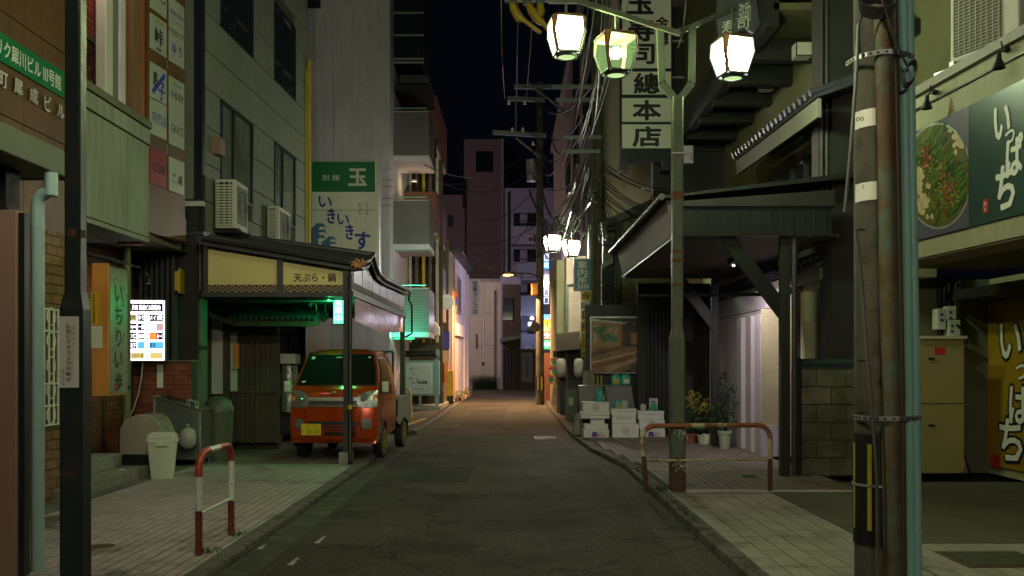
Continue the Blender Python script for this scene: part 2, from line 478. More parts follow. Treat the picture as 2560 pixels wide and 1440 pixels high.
# small white paint remains, a grate, bits of litter
mb = MB()
for (px, py, w, d) in ((785, 1360, .05, .35), (715, 1415, .06, .3), (640, 1375, .05, .2)):
    g = gp(px, py)
    mb.poly([(g.x, g.y, .008), (g.x + w, g.y, .008), (g.x + w * .8, g.y + d, .008), (g.x + .02, g.y + d, .008)], line_w)
struct('road_marking', mb)
rd = thing('road_grate', 'pale steel drain grate set in the road near the right kerb', 'drain grate', (.62, 20.6, 0))
mb = MB(); mb.box(.50, .98, 20.2, 20.9, .0, .012, line_w); part('rim', mb, rd)
for i in range(5): B(rd, 'bar', .55, .93, 20.27 + i * .12, 20.32 + i * .12, .012, .018, mat=steel_dk)
mb = MB()
random.seed(11)
for i in range(260):
    s = random.choice((-1, 1)); y = random.uniform(7, 22)
    x = random.uniform(-2.3, -1.7) if s < 0 else random.uniform(1.1, 1.75) * (1 if y < 15 else .72)
    r = random.uniform(.006, .022)
    z = .012
    mb.poly([(x + r * math.cos(a + i), y + r * math.sin(a + i), z + random.uniform(0, .006)) for a in (0, 1.7, 3.3, 4.9)], random.choice((leafm, asphalt_pale, wood_dk, asphalt_pale)))
struct('leaf_litter', mb, kind='stuff')

def kerb(pts, name, h, w, side, L=.62):
    root = bpy.data.objects.new(name, None); COL.objects.link(root); root['kind'] = 'structure'
    LOC[root.name] = Vector((0, 0, 0))
    for a, b in zip(pts, pts[1:]):
        a, b = Vector((*a, 0)), Vector((*b, 0)); d = b - a; n = max(1, int(d.length / L)); u = d.normalized(); k = u.cross(UZ) * side
        st = d.length / n
        for i in range(n):
            c = a + u * (i + .5) * st
            mb = MB(); hh = h + random.uniform(-.006, .006); lean = random.uniform(0, .012)
            p = [c - u * (st / 2 - .006), c + u * (st / 2 - .006)]
            q = [p[0] + k * w, p[1] + k * w]
            mb.hexa([p[0], p[1], q[1], q[0]], [p[0] + UZ * (hh - .02) + k * lean, p[1] + UZ * (hh - .02) + k * lean, q[1] + UZ * hh, q[0] + UZ * hh], kerb_m)
            part('kerb_stone', mb, root, bevel=.012 if c.y < 20 else 0)
    return root
kerb([(-2.35, 4.4), (-2.35, 20.9)], 'left_kerb', .085, .15, -1)
kerb([(-2.22, 21.6), (-2.1, 27), (-2.12, 45), (-2.2, 50)], 'far_left_kerb', .10, .15, -1)
kerb([(1.78, 4.4), (1.78, 14.5), (1.46, 17.6), (1.33, 21), (1.31, 30), (1.42, 45)], 'right_kerb', .11, .15, 1)

def pavement(name, x0, x1, y0, y1, z, w, d, mat, tname='paving_tile', j=.01, test=None, limit=280, base=grout):
    r = struct(name, MB().box(x0, x1, y0, y1, .004, z - .012, base))
    cells = grid((x0, y0, z - .014), UX, UY, UZ, x1 - x0, y1 - y0, w, d, j=j, d=.014, jit=.0012, test=test)
    cells = [c for c in cells if in_view(c[0], 150) or c[0].y > 12]
    pieces(r, tname, cells, mat, limit)
    return r
pavement('left_pavement', -5.28, -2.5, 4.4, 14.55, PZ, .108, .108, tile_l, j=.015)
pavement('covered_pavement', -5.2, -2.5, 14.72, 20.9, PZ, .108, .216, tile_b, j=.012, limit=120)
struct('pavement_border', MB().box(-5.2, -2.5, 14.56, 14.71, .004, PZ + .004, concrete))
struct('pavement_verge', MB().box(-5.3, -5.02, 8.5, 14.5, .006, PZ + .012, concrete_dk))
struct('alley_pavement', MB().box(-12, -2.38, 21.5, 60, .004, .07, asphalt_pale))
struct('cabinet_plinth', MB().box(-4.3, -2.42, 31.2, 36, .07, .2, concrete), smooth=None)
pavement('right_pavement', 1.93, 3.2, 4.4, 11.35, PZ + .04, .178, .31, tile_r, j=.010)
pavement('shop_pavement', 3.2, 7.0, 4.4, 8.1, PZ + .04, .178, .31, tile_r, j=.010)
struct('driveway', MB().box(3.2, 7.4, 8.1, 12.3, .004, PZ + .035, M('driveway_concrete', (.105, .10, .062), .85, var=.22, scale=.8, bump=.4, dirt=(.055, .05, .035), dirt_amt=.2)))
def tb(c):
    return c.x > (2.0 if c.y < 14.5 else (2.0 - (c.y - 14.5) * .103 if c.y < 17.6 else 1.68 - (c.y - 17.6) * .046))
fcp = struct('forecourt_paving', MB().prism([(1.93, 11.5, .004), (1.93, 14.5, .004), (1.61, 17.6, .004), (1.48, 20.4, .004), (4.35, 20.4, .004), (4.35, 11.5, .004)], (0, 0, PZ + .024), grout))
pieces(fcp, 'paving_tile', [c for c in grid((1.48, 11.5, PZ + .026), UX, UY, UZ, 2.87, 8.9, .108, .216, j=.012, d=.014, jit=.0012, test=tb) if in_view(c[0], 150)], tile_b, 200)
struct('forecourt_edge', MB().box(1.93, 4.4, 11.36, 11.49, .004, PZ + .045, cream_pl))
struct('right_verge', MB().box(1.48, 6, 20.41, 46, .004, .10, asphalt_pale))
mb = MB(); mb.poly([(-2.9, 22.6, .076), (-2.75, 22.6, .076), (-2.42, 26.5, .076), (-2.55, 26.5, .076)], line_y); struct('yellow_line', mb)
# right pavement small things: manhole in the tiles, moss in the joints, grass tufts
mh = thing('manhole_cover', 'rusty square manhole cover sunk in the near right tiles', 'manhole cover', (3.9, 7.4, .1))
B(mh, 'frame', 3.55, 4.25, 7.15, 7.75, .09, .106, mat=rustbr)
B(mh, 'lid', 3.60, 4.20, 7.2, 7.70, .106, .112, mat=M('moss_iron', (.06, .07, .03), .9, var=.5, scale=9, bump=.6))
mh2 = thing('drain_cover', 'small round drain cover in the left tiles by the lamp post base', 'drain cover', (-2.3, 8.3, PZ))
c = gp(255, 1365, PZ)
part('lid', MB().lathe((c.x, c.y, PZ), [(.0, .004), (.10, .004), (.11, 0)], 20, rustbr), mh2)
def tufts(name, spots, n, mat, hh=.06):
    mb = MB()
    for (x, y, rx, ry, z) in spots:
        for i in range(n):
            a = random.uniform(0, 6.28); q = math.sqrt(random.random())
            p = Vector((x + rx * q * math.cos(a), y + ry * q * math.sin(a), z))
            h = random.uniform(.4, 1) * hh; w = random.uniform(.003, .007); t = random.uniform(0, 6.28); l = random.uniform(0, .7) * h
            d = Vector((math.cos(t), math.sin(t), 0))
            mb.poly([p - d.cross(UZ) * w, p + d.cross(UZ) * w, p + d * l + UZ * h], mat)
    return struct(name, mb, kind='stuff')
tufts('kerbside_weeds', [(-2.62, 7.95, .12, .1, PZ), (-2.55, 8.7, .12, .1, PZ), (-5.15, 10.9, .12, .35, PZ), (1.9, 11.5, .1, .15, .1), (3.3, 12.75, .12, .05, .1),
                         (-2.42, 9.6, .04, .6, .06), (1.85, 9.6, .03, .6, .09), (1.5, 21, .18, .35, .1)], 70, leafm)
tufts('kerb_moss', [(-2.38, 8 + i * .7, .05, .3, .05) for i in range(10)] + [(1.86, 6.5 + i * .7, .05, .3, .1) for i in range(12)], 60, leafd, .018)

# ================================================================ STREET LAMPS
def lantern(parent, c, rot, k=1., glass=None, power=100, col=(.86, 1, .62), bulb=None, br=.115):
    """square lantern with cut corners; c = centre of the top plate"""
    c = Vector(c); T = Matrix.Translation(c) @ Matrix.Rotation(rot, 4, 'Z') @ Matrix.Scale(k, 4)
    lv = [(0, .198, .140), (-.035, .212, .158), (-.20, .208, .184), (-.445, .146, .122)]
    def ringp(z, a, p): return [(p, a, z), (a, p, z), (a, -p, z), (p, -a, z), (-p, -a, z), (-a, -p, z), (-a, p, z), (-p, a, z)]
    rings = [ringp(*l) for l in lv]
    # top plate, corner strips, bottom ring
    fr = MB()
    for i in range(3):
        for j in (0, 2, 4, 6):
            fr.add([rings[i][j], rings[i][j + 1], rings[i + 1][j + 1], rings[i + 1][j]], [(0, 1, 2, 3)], copper, T)
    for j in (1, 3, 5, 7): fr.add([rings[0][j], rings[0][(j + 1) % 8], rings[1][(j + 1) % 8], rings[1][j]], [(0, 1, 2, 3)], copper, T)
    fr.add([(p[0] * .999, p[1] * .999, -.002) for p in rings[0]], [list(range(8))], copper, T)
    fr.ring([[T @ Vector(p) for p in ringp(.0, .185, .125)], [T @ Vector(p) for p in ringp(.035, .10, .07)]], copper)
    body = part('lantern', fr, parent, smooth=None)
    ed = MB()
    for a, b in ((7, 0), (1, 2), (3, 4), (5, 6)):
        for i in (1, 2):
            for q in (a, b): ed.tube([T @ Vector(rings[i][q]), T @ Vector(rings[i + 1][q])], .009 * k, 4, post_m)
        for i in (1, 3): ed.tube([T @ Vector(rings[i][a]), T @ Vector(rings[i][b])], .014 * k, 4, post_m)
    n = 20; rb = [(.112 * math.cos(2 * math.pi * q / n), .112 * math.sin(2 * math.pi * q / n)) for q in range(n)]
    o8 = rings[3]
    ed.ring([[T @ Vector((x * 1.28, y * 1.28, -.44)) for x, y in rb], [T @ Vector((x * 1.08, y * 1.08, -.485)) for x, y in rb], [T @ Vector((x * .98, y * .98, -.485)) for x, y in rb], [T @ Vector((x, y, -.44)) for x, y in rb]], steel_dk, caps=False)
    part('lantern_frame', ed, body)
    for a, b in ((7, 0), (1, 2), (3, 4), (5, 6)):
        g = MB()
        for i in (1, 2): g.add([rings[i][a], rings[i][b], rings[i + 1][b], rings[i + 1][a]], [(0, 1, 2, 3)], glass, T)
        part('pane', g, body)
    part('pane', MB().add([(x * .97, y * .97, -.47) for x, y in rb], [list(range(n))], bulb, T), body, 'round bottom glass')
    rb_ = br * k; key = 'bulb_%d_%d' % (power, int(col[2] * 100))
    if key not in MATS: EM(key, col, power / (4 * math.pi ** 2 * rb_ ** 2))
    part('bulb', MB().ring([[c + Vector((max(.004, rb_ * math.sin(t)) * math.cos(a), max(.004, rb_ * math.sin(t)) * math.sin(a), -.21 * k - rb_ * math.cos(t))) for a in [2 * math.pi * q_ / 8 for q_ in range(8)]] for t in [math.pi * q_ / 5 for q_ in range(6)]], MATS[key]), body)
    return body
LC = (.86, 1.0, .54)
pane_hot = PANE('lit_glass', (.96, 1., .97), 5., .7)
pane_far = PANE('far_lit_glass', (1., 1., .80), 6., .75)
pane_green = PANE('green_glass', (.38, .62, .22), .9, .6)
pane_bot = EM('bottom_glass', (.70, 1., .42), .85)

def box_beam(mb, pts, w, h, mat):
    for a, b in zip(pts, pts[1:]):
        a, b = Vector(a), Vector(b); d = (b - a).normalized()
        s = d.cross(UY).normalized() if abs(d.dot(UY)) < .9 else UX
        t = d.cross(s).normalized()
        mb.obox(a - d * .0, s, t, d, w, h, (b - a).length, mat)
def post_body(root, x, y, zb, zt, mat, wl=.18, wu=.135, rot=0.):
    mb = MB(); T = Matrix.Translation((x, y, 0)) @ Matrix.Rotation(rot, 4, 'Z')
    zs = [(zb, wl), (2.0, wl), (2.1, wu), (zt, wu)]
    ch = .18
    def r8(w, z):
        a = w / 2; p = a * (1 - ch * 1.3)
        return [T @ Vector(q) for q in ((p, a, z), (a, p, z), (a, -p, z), (p, -a, z), (-p, -a, z), (-a, -p, z), (-a, p, z), (-p, a, z))]
    mb.ring([r8(w, z) for z, w in zs], mat)
    part('post', mb, root)
    m2 = MB()
    for z in (.12, .35): pass
    m2.ring([r8(wl * 1.03, zb), r8(wl * 1.03, zb + .34), r8(wl * 1.0, zb + .42)], rustbr)
    part('post_foot', m2, root, 'rusted foot')

# near right lamp, three lanterns
LY = 11.43
px0 = X_(1693, LY)
sl = thing('street_lamp', 'green steel lamp post with forked top and three lanterns on the right kerb', 'street lamp', (px0, LY, .1))
post_body(sl, px0, LY, .1, Z_(245, LY), post_far)
mb = MB()
pt = lambda px, py, Y=LY: at(px, py, Y)
box_beam(mb, [pt(1690, 252), pt(1655, 208), pt(1650, 66)], .085, .06, post_far)
box_beam(mb, [pt(1696, 252), pt(1729, 208), pt(1731, 66)], .085, .06, post_far)
part('fork', mb, sl)
mb = MB()
box_beam(mb, [pt(1700, 84, LY - .03), pt(1640, 66, LY - .03), pt(1532, 30, LY - .03), pt(1446, 3, LY - .03), pt(1370, 2, LY)], .06, .05, post_far)
part('arm', mb, sl)
mb = MB()
box_beam(mb, [pt(1684, 84, LY + .03), pt(1727, 68, LY + .03), pt(1841, 18, LY + .03)], .06, .05, post_far)
part('arm', mb, sl)
mb = MB()
for (px, y0, y1) in ((1415, 4, 46), (1540, 36, 88), (1832, 20, 98)): mb.tube([pt(px, y0), pt(px, y1)], .018, 8, post_far)
part('hanger', mb, sl)
lantern(sl, pt(1417, 47, LY), R(8), 1, pane_hot, 300, LC, pane_bot)
lantern(sl, pt(1540, 89, LY - .1), R(17), 1.03, pane_green, 110, LC, pane_bot, br=.07)
lantern(sl, pt(1832, 98, LY), R(14), 1.02, pane_hot, 340, (.86, 1., .72), pane_bot)
mb = MB()
random.seed(3)
for q in range(3):
    p = pt(1708, 72)
    mb.tube([p + Vector((random.uniform(-.05, .05), 0, random.uniform(-.05, .05))) for _ in range(7)], .009, 5, cable_g)
mb.tube([pt(1718, -40), pt(1712, 30), pt(1708, 75), pt(1700, 108), pt(1694, 118)], .012, 5, cable_g)
part('cable_knot', mb, sl)
mb = MB(); mb.box(px0 + .07, px0 + .19, LY - .05, LY + .05, Z_(410, LY), Z_(366, LY), steel); mb.box(px0 - .085, px0 + .12, LY - .085, LY - .07, Z_(388, LY), Z_(384, LY), steel)
part('junction_box', mb, sl)
mb = MB()
for z in (4.62, 4.3, 3.95): mb.lathe((px0, LY - .075, z), [(.0, .0), (.009, 0)], 6, alu)
for (a, b) in ((480, 500), (625, 634), (648, 657), (709, 716)):
    w = .1375
    mb.box(px0 - w / 2, px0 + w / 2, LY - w / 2, LY + w / 2, Z_(b, LY), Z_(a, LY), rust)
part('rust_band', mb, sl)
mb = MB()
for py in (1075, 1155):
    z = Z_(py, LY)
    mb.ring([[Vector((px0 + .105 * math.cos(t), LY + .105 * math.sin(t), z + dz)) for t in [2 * math.pi * k / 14 for k in range(14)]] for dz in (0, .012)], whitep)
    for i in range(6):
        a = pt(1693 + random.uniform(-25, 25), py + 2, LY - .11); mb.tube([a, a + Vector((random.uniform(-.05, .05), 0, -.04)), a + Vector((random.uniform(-.07, .07), 0, random.uniform(-.12, -.03)))], .004, 4, whitep)
part('rope_tie', mb, sl, 'white rope tied round post and rail')

# near left lamp: its top and lanterns above the picture are assumed, for light
LX, LYL = X_(189, 5.25), 5.25
sl2 = thing('street_lamp', 'dark green lamp post carrying a white notice plate beside the left kerb', 'street lamp', (LX, LYL, PZ))
post_body(sl2, LX, LYL, PZ, 4.9, post_m, .132, .092, 0)
mb = MB()
q = lambda dx, z: Vector((LX + dx, LYL, z))
box_beam(mb, [q(0, 4.85), q(-.2, 5.05), q(-.2, 5.8)], .085, .06, post_far); box_beam(mb, [q(0, 4.85), q(.2, 5.05), q(.2, 5.8)], .085, .06, post_far)
part('fork', mb, sl2)
mb = MB(); box_beam(mb, [q(.2, 5.75), q(1.35, 6.1)], .06, .05, post_far); part('arm', mb, sl2)
mb = MB(); box_beam(mb, [q(-.2, 5.75), q(-.9, 6.0)], .06, .05, post_far); part('arm', mb, sl2)
lantern(sl2, q(1.3, 5.9), R(8), 1, pane_hot, 520, (1, .90, .74), pane_bot)
lantern(sl2, q(.7, 5.75), R(12), 1, pane_hot, 400, (1, .90, .74), pane_bot)
lantern(sl2, q(-.85, 5.8), R(10), 1, pane_hot, 90, LC, pane_bot)
# assumed lamp post, added out of view behind the camera for front light
bx_, by_ = 3.0, -6.
sl_added = thing('street_lamp', 'assumed green lamp post, added unseen behind the viewpoint for front light', 'street lamp', (bx_, by_, .0))
post_body(sl_added, bx_, by_, 0, 5., post_far)
mb = MB(); box_beam(mb, [(bx_, by_, 4.9), (bx_, by_, 5.8), (bx_ - 3.2, by_, 6.3)], .06, .05, post_far); part('arm', mb, sl_added)
for i_, dx in enumerate((-.9, -1.9, -2.9)): lantern(sl_added, (bx_ + dx, by_, 5.95), R(10), 1, pane_hot, 560, (1, .82, .76), pane_bot)

# the notice plate on the post
u = Vector((math.cos(R(4)), math.sin(R(4)), 0)); nn = Vector((u.y, -u.x, 0)).normalized()
pc = at(173, 880, 5.17)
pl = MB(); pl.obox(pc, u, UZ, nn, .107, .40, .004, sign_w)
npl = part('notice_plate', pl, sl2)
tp = pc + nn * .004
text(npl, '防犯ビデオカメラ作動中', tp + u * -.001 + UZ * -.005, u, UZ, .036, .33, ink, .012, vert=True)
text(npl, 'Security Camera Operating', tp + u * .018, -UZ, u, .30, .009, ink, 0.0)
text(npl, '片町地区', tp + u * .031 + UZ * .09, u, UZ, .012, .12, ink, 0, vert=True)
text(npl, '金沢中警察署', tp + u * -.028 + UZ * -.14, u, UZ, .011, .10, ink, 0, vert=True)
text(npl, '金沢市', tp + u * -.042 + UZ * -.14, u, UZ, .011, .10, ink, 0, vert=True)
mb = MB()
for (a, b) in ((576, 590),):
    mb.ring([[Vector((LX + .052 * math.cos(t), LYL + .052 * math.sin(t), z)) for t in [2 * math.pi * k / 16 for k in range(16)]] for z in (Z_(592, 5.2), Z_(572, 5.2))], rust)
part('rust_band', mb, sl2)

# far pair of lanterns
FY = 25.
fx = X_(1476, FY)
sl3 = thing('street_lamp', 'distant lamp post with two lit lanterns beside the blue guide sign', 'street lamp', (fx, FY, .1))
post_body(sl3, fx, FY, .1, Z_(575, FY), post_far)
mb = MB(); box_beam(mb, [at(1474, 590, FY), at(1440, 575, FY), at(1381, 556, FY)], .06, .05, post_far); part('arm', mb, sl3)
mb = MB()
for (px, y0, y1) in ((1382, 558, 590), (1430, 570, 600)): mb.tube([at(px, y0, FY), at(px, y1, FY)], .02, 6, post_far)
part('hanger', mb, sl3)
lantern(sl3, at(1382, 587, FY), R(10), 1, pane_far, 560, (1, .95, .92), pane_bot)
lantern(sl3, at(1430, 600, FY), R(14), 1, pane_far, 560, (1, .95, .92), pane_bot)

# ================================================================ GUARD RAILS
def rail(name, label, a, b, hgt, mats, r, lean=0., mid=.45):
    """hoop from ground point a to b; mats = list of (start, end, material) in metres along the hoop"""
    a, b = Vector(a), Vector(b); d = b - a; L = d.length; u = d / L; rc = .16
    t = thing(name, label, 'guard rail', a)
    A2 = a + u * lean; B2 = b - u * lean * .3
    pts = [a]
    top = hgt
    for k in range(1, 6): pts.append(a + (A2 - a) * (k / 5) * 1. + UZ * (top - rc) * k / 5)
    for k in range(1, 7):
        an = math.pi / 2 * k / 6
        pts.append(A2 + u * (rc - rc * math.cos(an)) + UZ * (top - rc + rc * math.sin(an)))
    for k in range(1, 9): pts.append(A2 + u * (rc + (L - lean - 2 * rc) * k / 9) + UZ * top)
    for k in range(0, 7):
        an = math.pi / 2 * k / 6
        pts.append(b + u * (-rc + rc * math.sin(an)) + UZ * (top - rc + rc * math.cos(an)))
    for k in range(4, -1, -1): pts.append(b + UZ * (top - rc) * k / 5)
    # resample by length
    cum = [0]
    for p, q2 in zip(pts, pts[1:]): cum.append(cum[-1] + (q2 - p).length)
    tot = cum[-1]
    def pos(s):
        s = max(0, min(tot, s))
        for i in range(len(cum) - 1):
            if cum[i + 1] >= s:
                return pts[i].lerp(pts[i + 1], (s - cum[i]) / max(1e-6, cum[i + 1] - cum[i]))
        return pts[-1]
    for (s0, s1, mt) in mats:
        s0 *= tot; s1 *= tot; n = max(2, int((s1 - s0) / .04))
        part('tube_section', MB().tube([pos(s0 + (s1 - s0) * k / n) for k in range(n + 1)], r, 12, mt), t, smooth=50)
    zz = hgt * mid
    part('crossbar', MB().tube([a + (A2 - a) * mid + UZ * zz, b + UZ * zz], r * .5, 8, mats[1][2]), t, smooth=50)
    return t
rail('guard_rail', 'red and white hoop guard rail standing in the left tiles near the kerb',
     gp(497, 1388, PZ), gp(578, 1337, PZ) , .865,
     [(0, .15, M('dark_red_paint', (.16, .03, .02), .5, var=.3, scale=8, bump=.1)), (.15, .265, whitep), (.265, .42, redp), (.42, .53, whitep), (.53, .72, redp), (.72, .87, whitep), (.87, 1, MATS['dark_red_paint'])], .030, 0, .40)
rail('guard_rail', 'rusty red and yellowed hoop guard rail behind the right lamp post',
     gp(1616, 1232, .1), gp(1925, 1228, .1), .82,
     [(0, .145, rustbr), (.145, .25, yelp), (.25, .42, rustred), (.42, .58, yelp), (.58, .79, rustred), (.79, .87, yelp), (.87, 1, rustbr)], .030, -.05, .48)

# ================================================================ LEFT: BRICK BUILDING WITH BALCONY
bb = thing('brick_building', 'brown panelled bar building with green name band and stained balcony at the left edge', 'building', (-5.8, 9, 0))
w = B(bb, 'wall', -5.9, -5.31, 4.2, 10.95, 0, 3.6, mat=mortar)
pieces(w, 'brick', grid((-5.31, 8.9, .02), UY, UZ, UX, 2.05, 3.55, .225, .112, j=.011, d=.014, off=.5), brick_br, 120)
w = B(bb, 'upper_wall', -5.9, -5.32, 5.5, 11.0, 3.6, 13, mat=mortar)
pieces(w, 'wall_panel', grid((-5.32, 5.85, 3.2), UY, UZ, UX, 5.15, 9.6, 1.03, 1.07, j=.012, d=.03), panel_br, 60)
# porch roof and the wall beneath it
pr = B(bb, 'porch_roof', -5.3, -3.62, 3.6, 7.53, 3.2, 3.41, mat=porch_m, bevel=.01)
B(pr, 'end_trim', -5.29, -3.6, 7.53, 7.56, 3.19, 3.42, mat=beige_st)
B(bb, 'porch_wall', -5.3, -3.77, 7.0, 7.12, .06, 2.86, mat=M('rosy_brown_panel', (.27, .17, .13), .5, var=.06, bump=.05), bevel=.008)
B(bb, 'porch_wall_edge', -3.765, -3.72, 7.02, 7.1, .06, 2.84, mat=steel_dk)
B(bb, 'porch_dark_board', -5.3, -3.85, 7.0, 7.2, 2.87, 3.19, mat=black_w)  # black board in place of the shade under the porch roof
dp = thing('drainpipe', 'pale green plastic drainpipe with open funnel under the left porch roof', 'drainpipe', (-3.72, 7.25, 0))
xx = X_(94, 7.25)
part('pipe', MB().tube([(xx, 7.25, PZ), (xx, 7.25, 2.92), (xx + .005, 7.25, 2.98), (xx + .04, 7.25, 3.02), (xx + .08, 7.25, 3.04)], .05, 16, pipe_pale), dp, smooth=50)
part('funnel', MB().tube([(xx + .105, 7.25, 3.01), (xx + .105, 7.25, 3.19)], .051, 16, pipe_pale), dp, smooth=50)
mb = MB()
for z in (2.75, 1.18): mb.tube([(xx, 7.25, z), (xx, 7.25, z + .03)], .054, 16, pipe_pale); mb.box(xx - .14, xx - .04, 7.23, 7.25, z, z + .02, pipe_pale); mb.box(xx - .15, xx - .13, 7.2, 7.28, z - .05, z + .06, pipe_pale)
part('pipe_clip', mb, dp)
# name band and metal letters
sg = thing('name_band_sign', 'long green band sign with white building name above raised metal letters', 'sign', (-5.28, 9, 4.8))
B(sg, 'board', -5.285, -5.262, 6.4, 10.86, 4.80, 5.10, mat=green_sg)
text(sg, 'リク犀川ビル Ⅲ号館', (-5.262, 10.06, 4.945), UY, UZ, 1.36, .185, ink_white, .02)
ml = thing('metal_lettering', 'raised metal characters spelling the building name under the green band', 'sign', (-5.28, 9, 4.6))
for ch, px, zz in (('片', -28, 4.62), ('町', 8, 4.62), ('犀', 47, 4.63), ('成', 85, 4.63), ('ビ', 120, 4.63), ('ル', 153, 4.62)):
    vs, fs = glyphs(ch, .01)
    y = Y_(px, -5.26)
    x0 = min(a for a, b in vs); x1 = max(a for a, b in vs); y0 = min(b for a, b in vs); y1 = max(b for a, b in vs)
    sc = .175 / max(x1 - x0, y1 - y0)
    mb = MB()
    for k in range(4):
        mb.add([(-5.278 + k * .006, y + (a - (x0 + x1) / 2) * sc, zz + (b - (y0 + y1) / 2) * sc) for a, b in vs], fs, cream_pl if k == 3 else steel)
    part('metal_letter', mb, ml)
# openwork panel on the wall beside the drainpipe
lw = thing('openwork_panel', 'white wrought openwork panel on the brick between drainpipe and lamp post', 'screen', (-5.28, 10.5, 1))
mb = MB()
for y in (10.36, 10.47, 10.58, 10.68): mb.tube([(-5.27, y, .98), (-5.27, y, 2.3)], .013, 6, whitep)
for z in (.98, 1.2, 1.45, 2.05, 2.3): mb.tube([(-5.27, 10.34, z), (-5.27, 10.70, z)], .013, 6, whitep)
for k in range(5):
    mb.tube([(-5.27, 10.52 + .1 * math.cos(t), 1.1 + k * .28 + .1 * math.sin(t)) for t in [i * .7 for i in range(10)]], .009, 5, whitep)
part('ironwork', mb, lw)
# steps
st = thing('entrance_steps', 'two concrete entrance steps below the orange signbox', 'steps', (-5.7, 12, 0))
B(st, 'step', -6.3, -5.21, 10.6, 13.2, PZ, .22, mat=concrete, bevel=.015)
B(st, 'step', -6.3, -5.53, 10.6, 13.05, .22, .41, mat=concrete, bevel=.015)
part('litter', MB().box(-5.4, -5.32, 12.6, 12.68, .22, .224, sign_w), st)
# recessed entrance walls
rw = B(bb, 'recess_wall', -6.6, -6.21, 10.95, 15.25, .05, 3.5, mat=mortar)
pieces(rw, 'brick', grid((-6.21, 13.0, .1), UY, UZ, UX, 1.85, 3.3, .21, .077, j=.01, d=.012, off=.5), brick_m, 180)
rw2 = B(bb, 'end_wall', -6.2, -6.03, 15.08, 15.25, .05, 1.72, mat=mortar)
pieces(rw2, 'brick', grid((-6.2, 15.08, .1), UX, UZ, -UY, .17, 1.6, .21, .077, j=.01, d=.012, off=.5), brick_m, 80)
rw3 = B(bb, 'low_wall', -6.02, -5.22, 15.0, 15.25, .05, 1.70, mat=mortar)
pieces(rw3, 'brick', grid((-6.02, 15.0, .1), UX, UZ, -UY, .80, 1.58, .21, .077, j=.01, d=.012, off=.5), brick_m, 120)
B(bb, 'low_wall_cap', -6.04, -5.2, 14.97, 15.26, 1.70, 1.735, mat=brown_w)
B(bb, 'end_wall_upper', -6.2, -5.2, 15.22, 15.30, 1.72, 4.4, mat=black_w)
for i in range(7):
    x = -6.08 + i * .088
    B(bb, 'vertical_slat', x, x + .045, 15.0, 15.2, 1.74, 3.95, mat=frame_dk)
B(bb, 'slat_rail', -6.2, -5.4, 14.92, 15.0, 3.95, 4.4, mat=panel_br)
# balcony
bl = B(bb, 'balcony', -6.2, -5.33, 11.02, 13.4, 3.5, 5.0, mat=beige_st)
for (y0, y1) in ((11.0, 12.66), (12.68, 13.42)):
    B(bl, 'balcony_panel', -5.33, -5.295, y0, y1, 3.52, 4.84, mat=beige_st)
B(bl, 'balcony_band', -6.2, -5.28, 11.0, 13.43, 4.87, 5.08, mat=beige_st)
B(bl, 'balcony_cap', -6.2, -5.26, 11.0, 13.44, 5.1, 5.2, mat=M('mossy_cap', (.16, .17, .10), .9, var=.5, scale=3, bump=.4))
B(bl, 'balcony_base', -6.2, -5.285, 11.0, 13.42, 3.44, 3.50, mat=beige_st)
B(bb, 'recess_ceiling', -6.2, -5.34, 13.43, 15.2, 3.5, 3.6, mat=brown_w)
uw = B(bb, 'upper_recess_wall', -6.1, -5.77, 11.0, 13.3, 5.0, 10, mat=mortar)
pieces(uw, 'brick', grid((-5.77, 11.9, 6.18), UY, UZ, UX, 1.2, 1.6, .21, .077, j=.01, d=.012, off=.5), brick_m, 90)
# carved relief under the brick
mb = MB(); mb.box(-5.77, -5.75, 11.9, 13.1, 5.2, 6.05, redbrown); random.seed(5)
for i in range(34):
    y, z = random.uniform(12.2, 13.05), random.uniform(5.4, 6.0); a = random.uniform(0, 6.28)
    pts = [(-5.745, y + .05 * k * math.cos(a + .35 * k), z + .05 * k * math.sin(a + .35 * k)) for k in range(4)]
    mb.tube(pts, [.02, .016, .012, .004], 5, redbrown)
part('carved_relief', mb, uw)
B(uw, 'relief_ledge', -5.77, -5.72, 11.9, 13.1, 6.06, 6.16, mat=brown_w)
B(bb, 'pillar', -5.6, -5.45, 12.36, 12.58, 5.2, 9, mat=cream_pl, bevel=.02)
B(bb, 'pillar', -5.6, -5.47, 12.62, 12.78, 5.2, 9, mat=beige)
B(bb, 'pillar', -5.6, -5.45, 12.80, 13.0, 5.2, 9, mat=white_w, bevel=.02)
B(bb, 'brown_pier', -5.7, -5.36, 13.03, 13.28, 5.2, 12, mat=brick_br)
B(bb, 'orange_pier', -5.7, -5.36, 13.285, 13.43, 3.4, 12, mat=M('rust_orange_panel', (.34, .10, .03), .5, var=.15, bump=.05))
ll = B(bb, 'assumed_balcony_light', -5.74, -5.64, 12.1, 12.3, 7.5, 7.6, mat=EM('warm_lens', (1, .6, .5), 6))  # assumed lamp above the view, added to light the balcony recess
d = bpy.data.lights.new('assumed_balcony_bulb', 'POINT'); d.energy = 22; d.color = (1, .62, .55); d.shadow_soft_size = .05
o = bpy.data.objects.new('assumed_balcony_bulb', d); COL.objects.link(o); o.location = (-5.5, 12.1, 7.3)

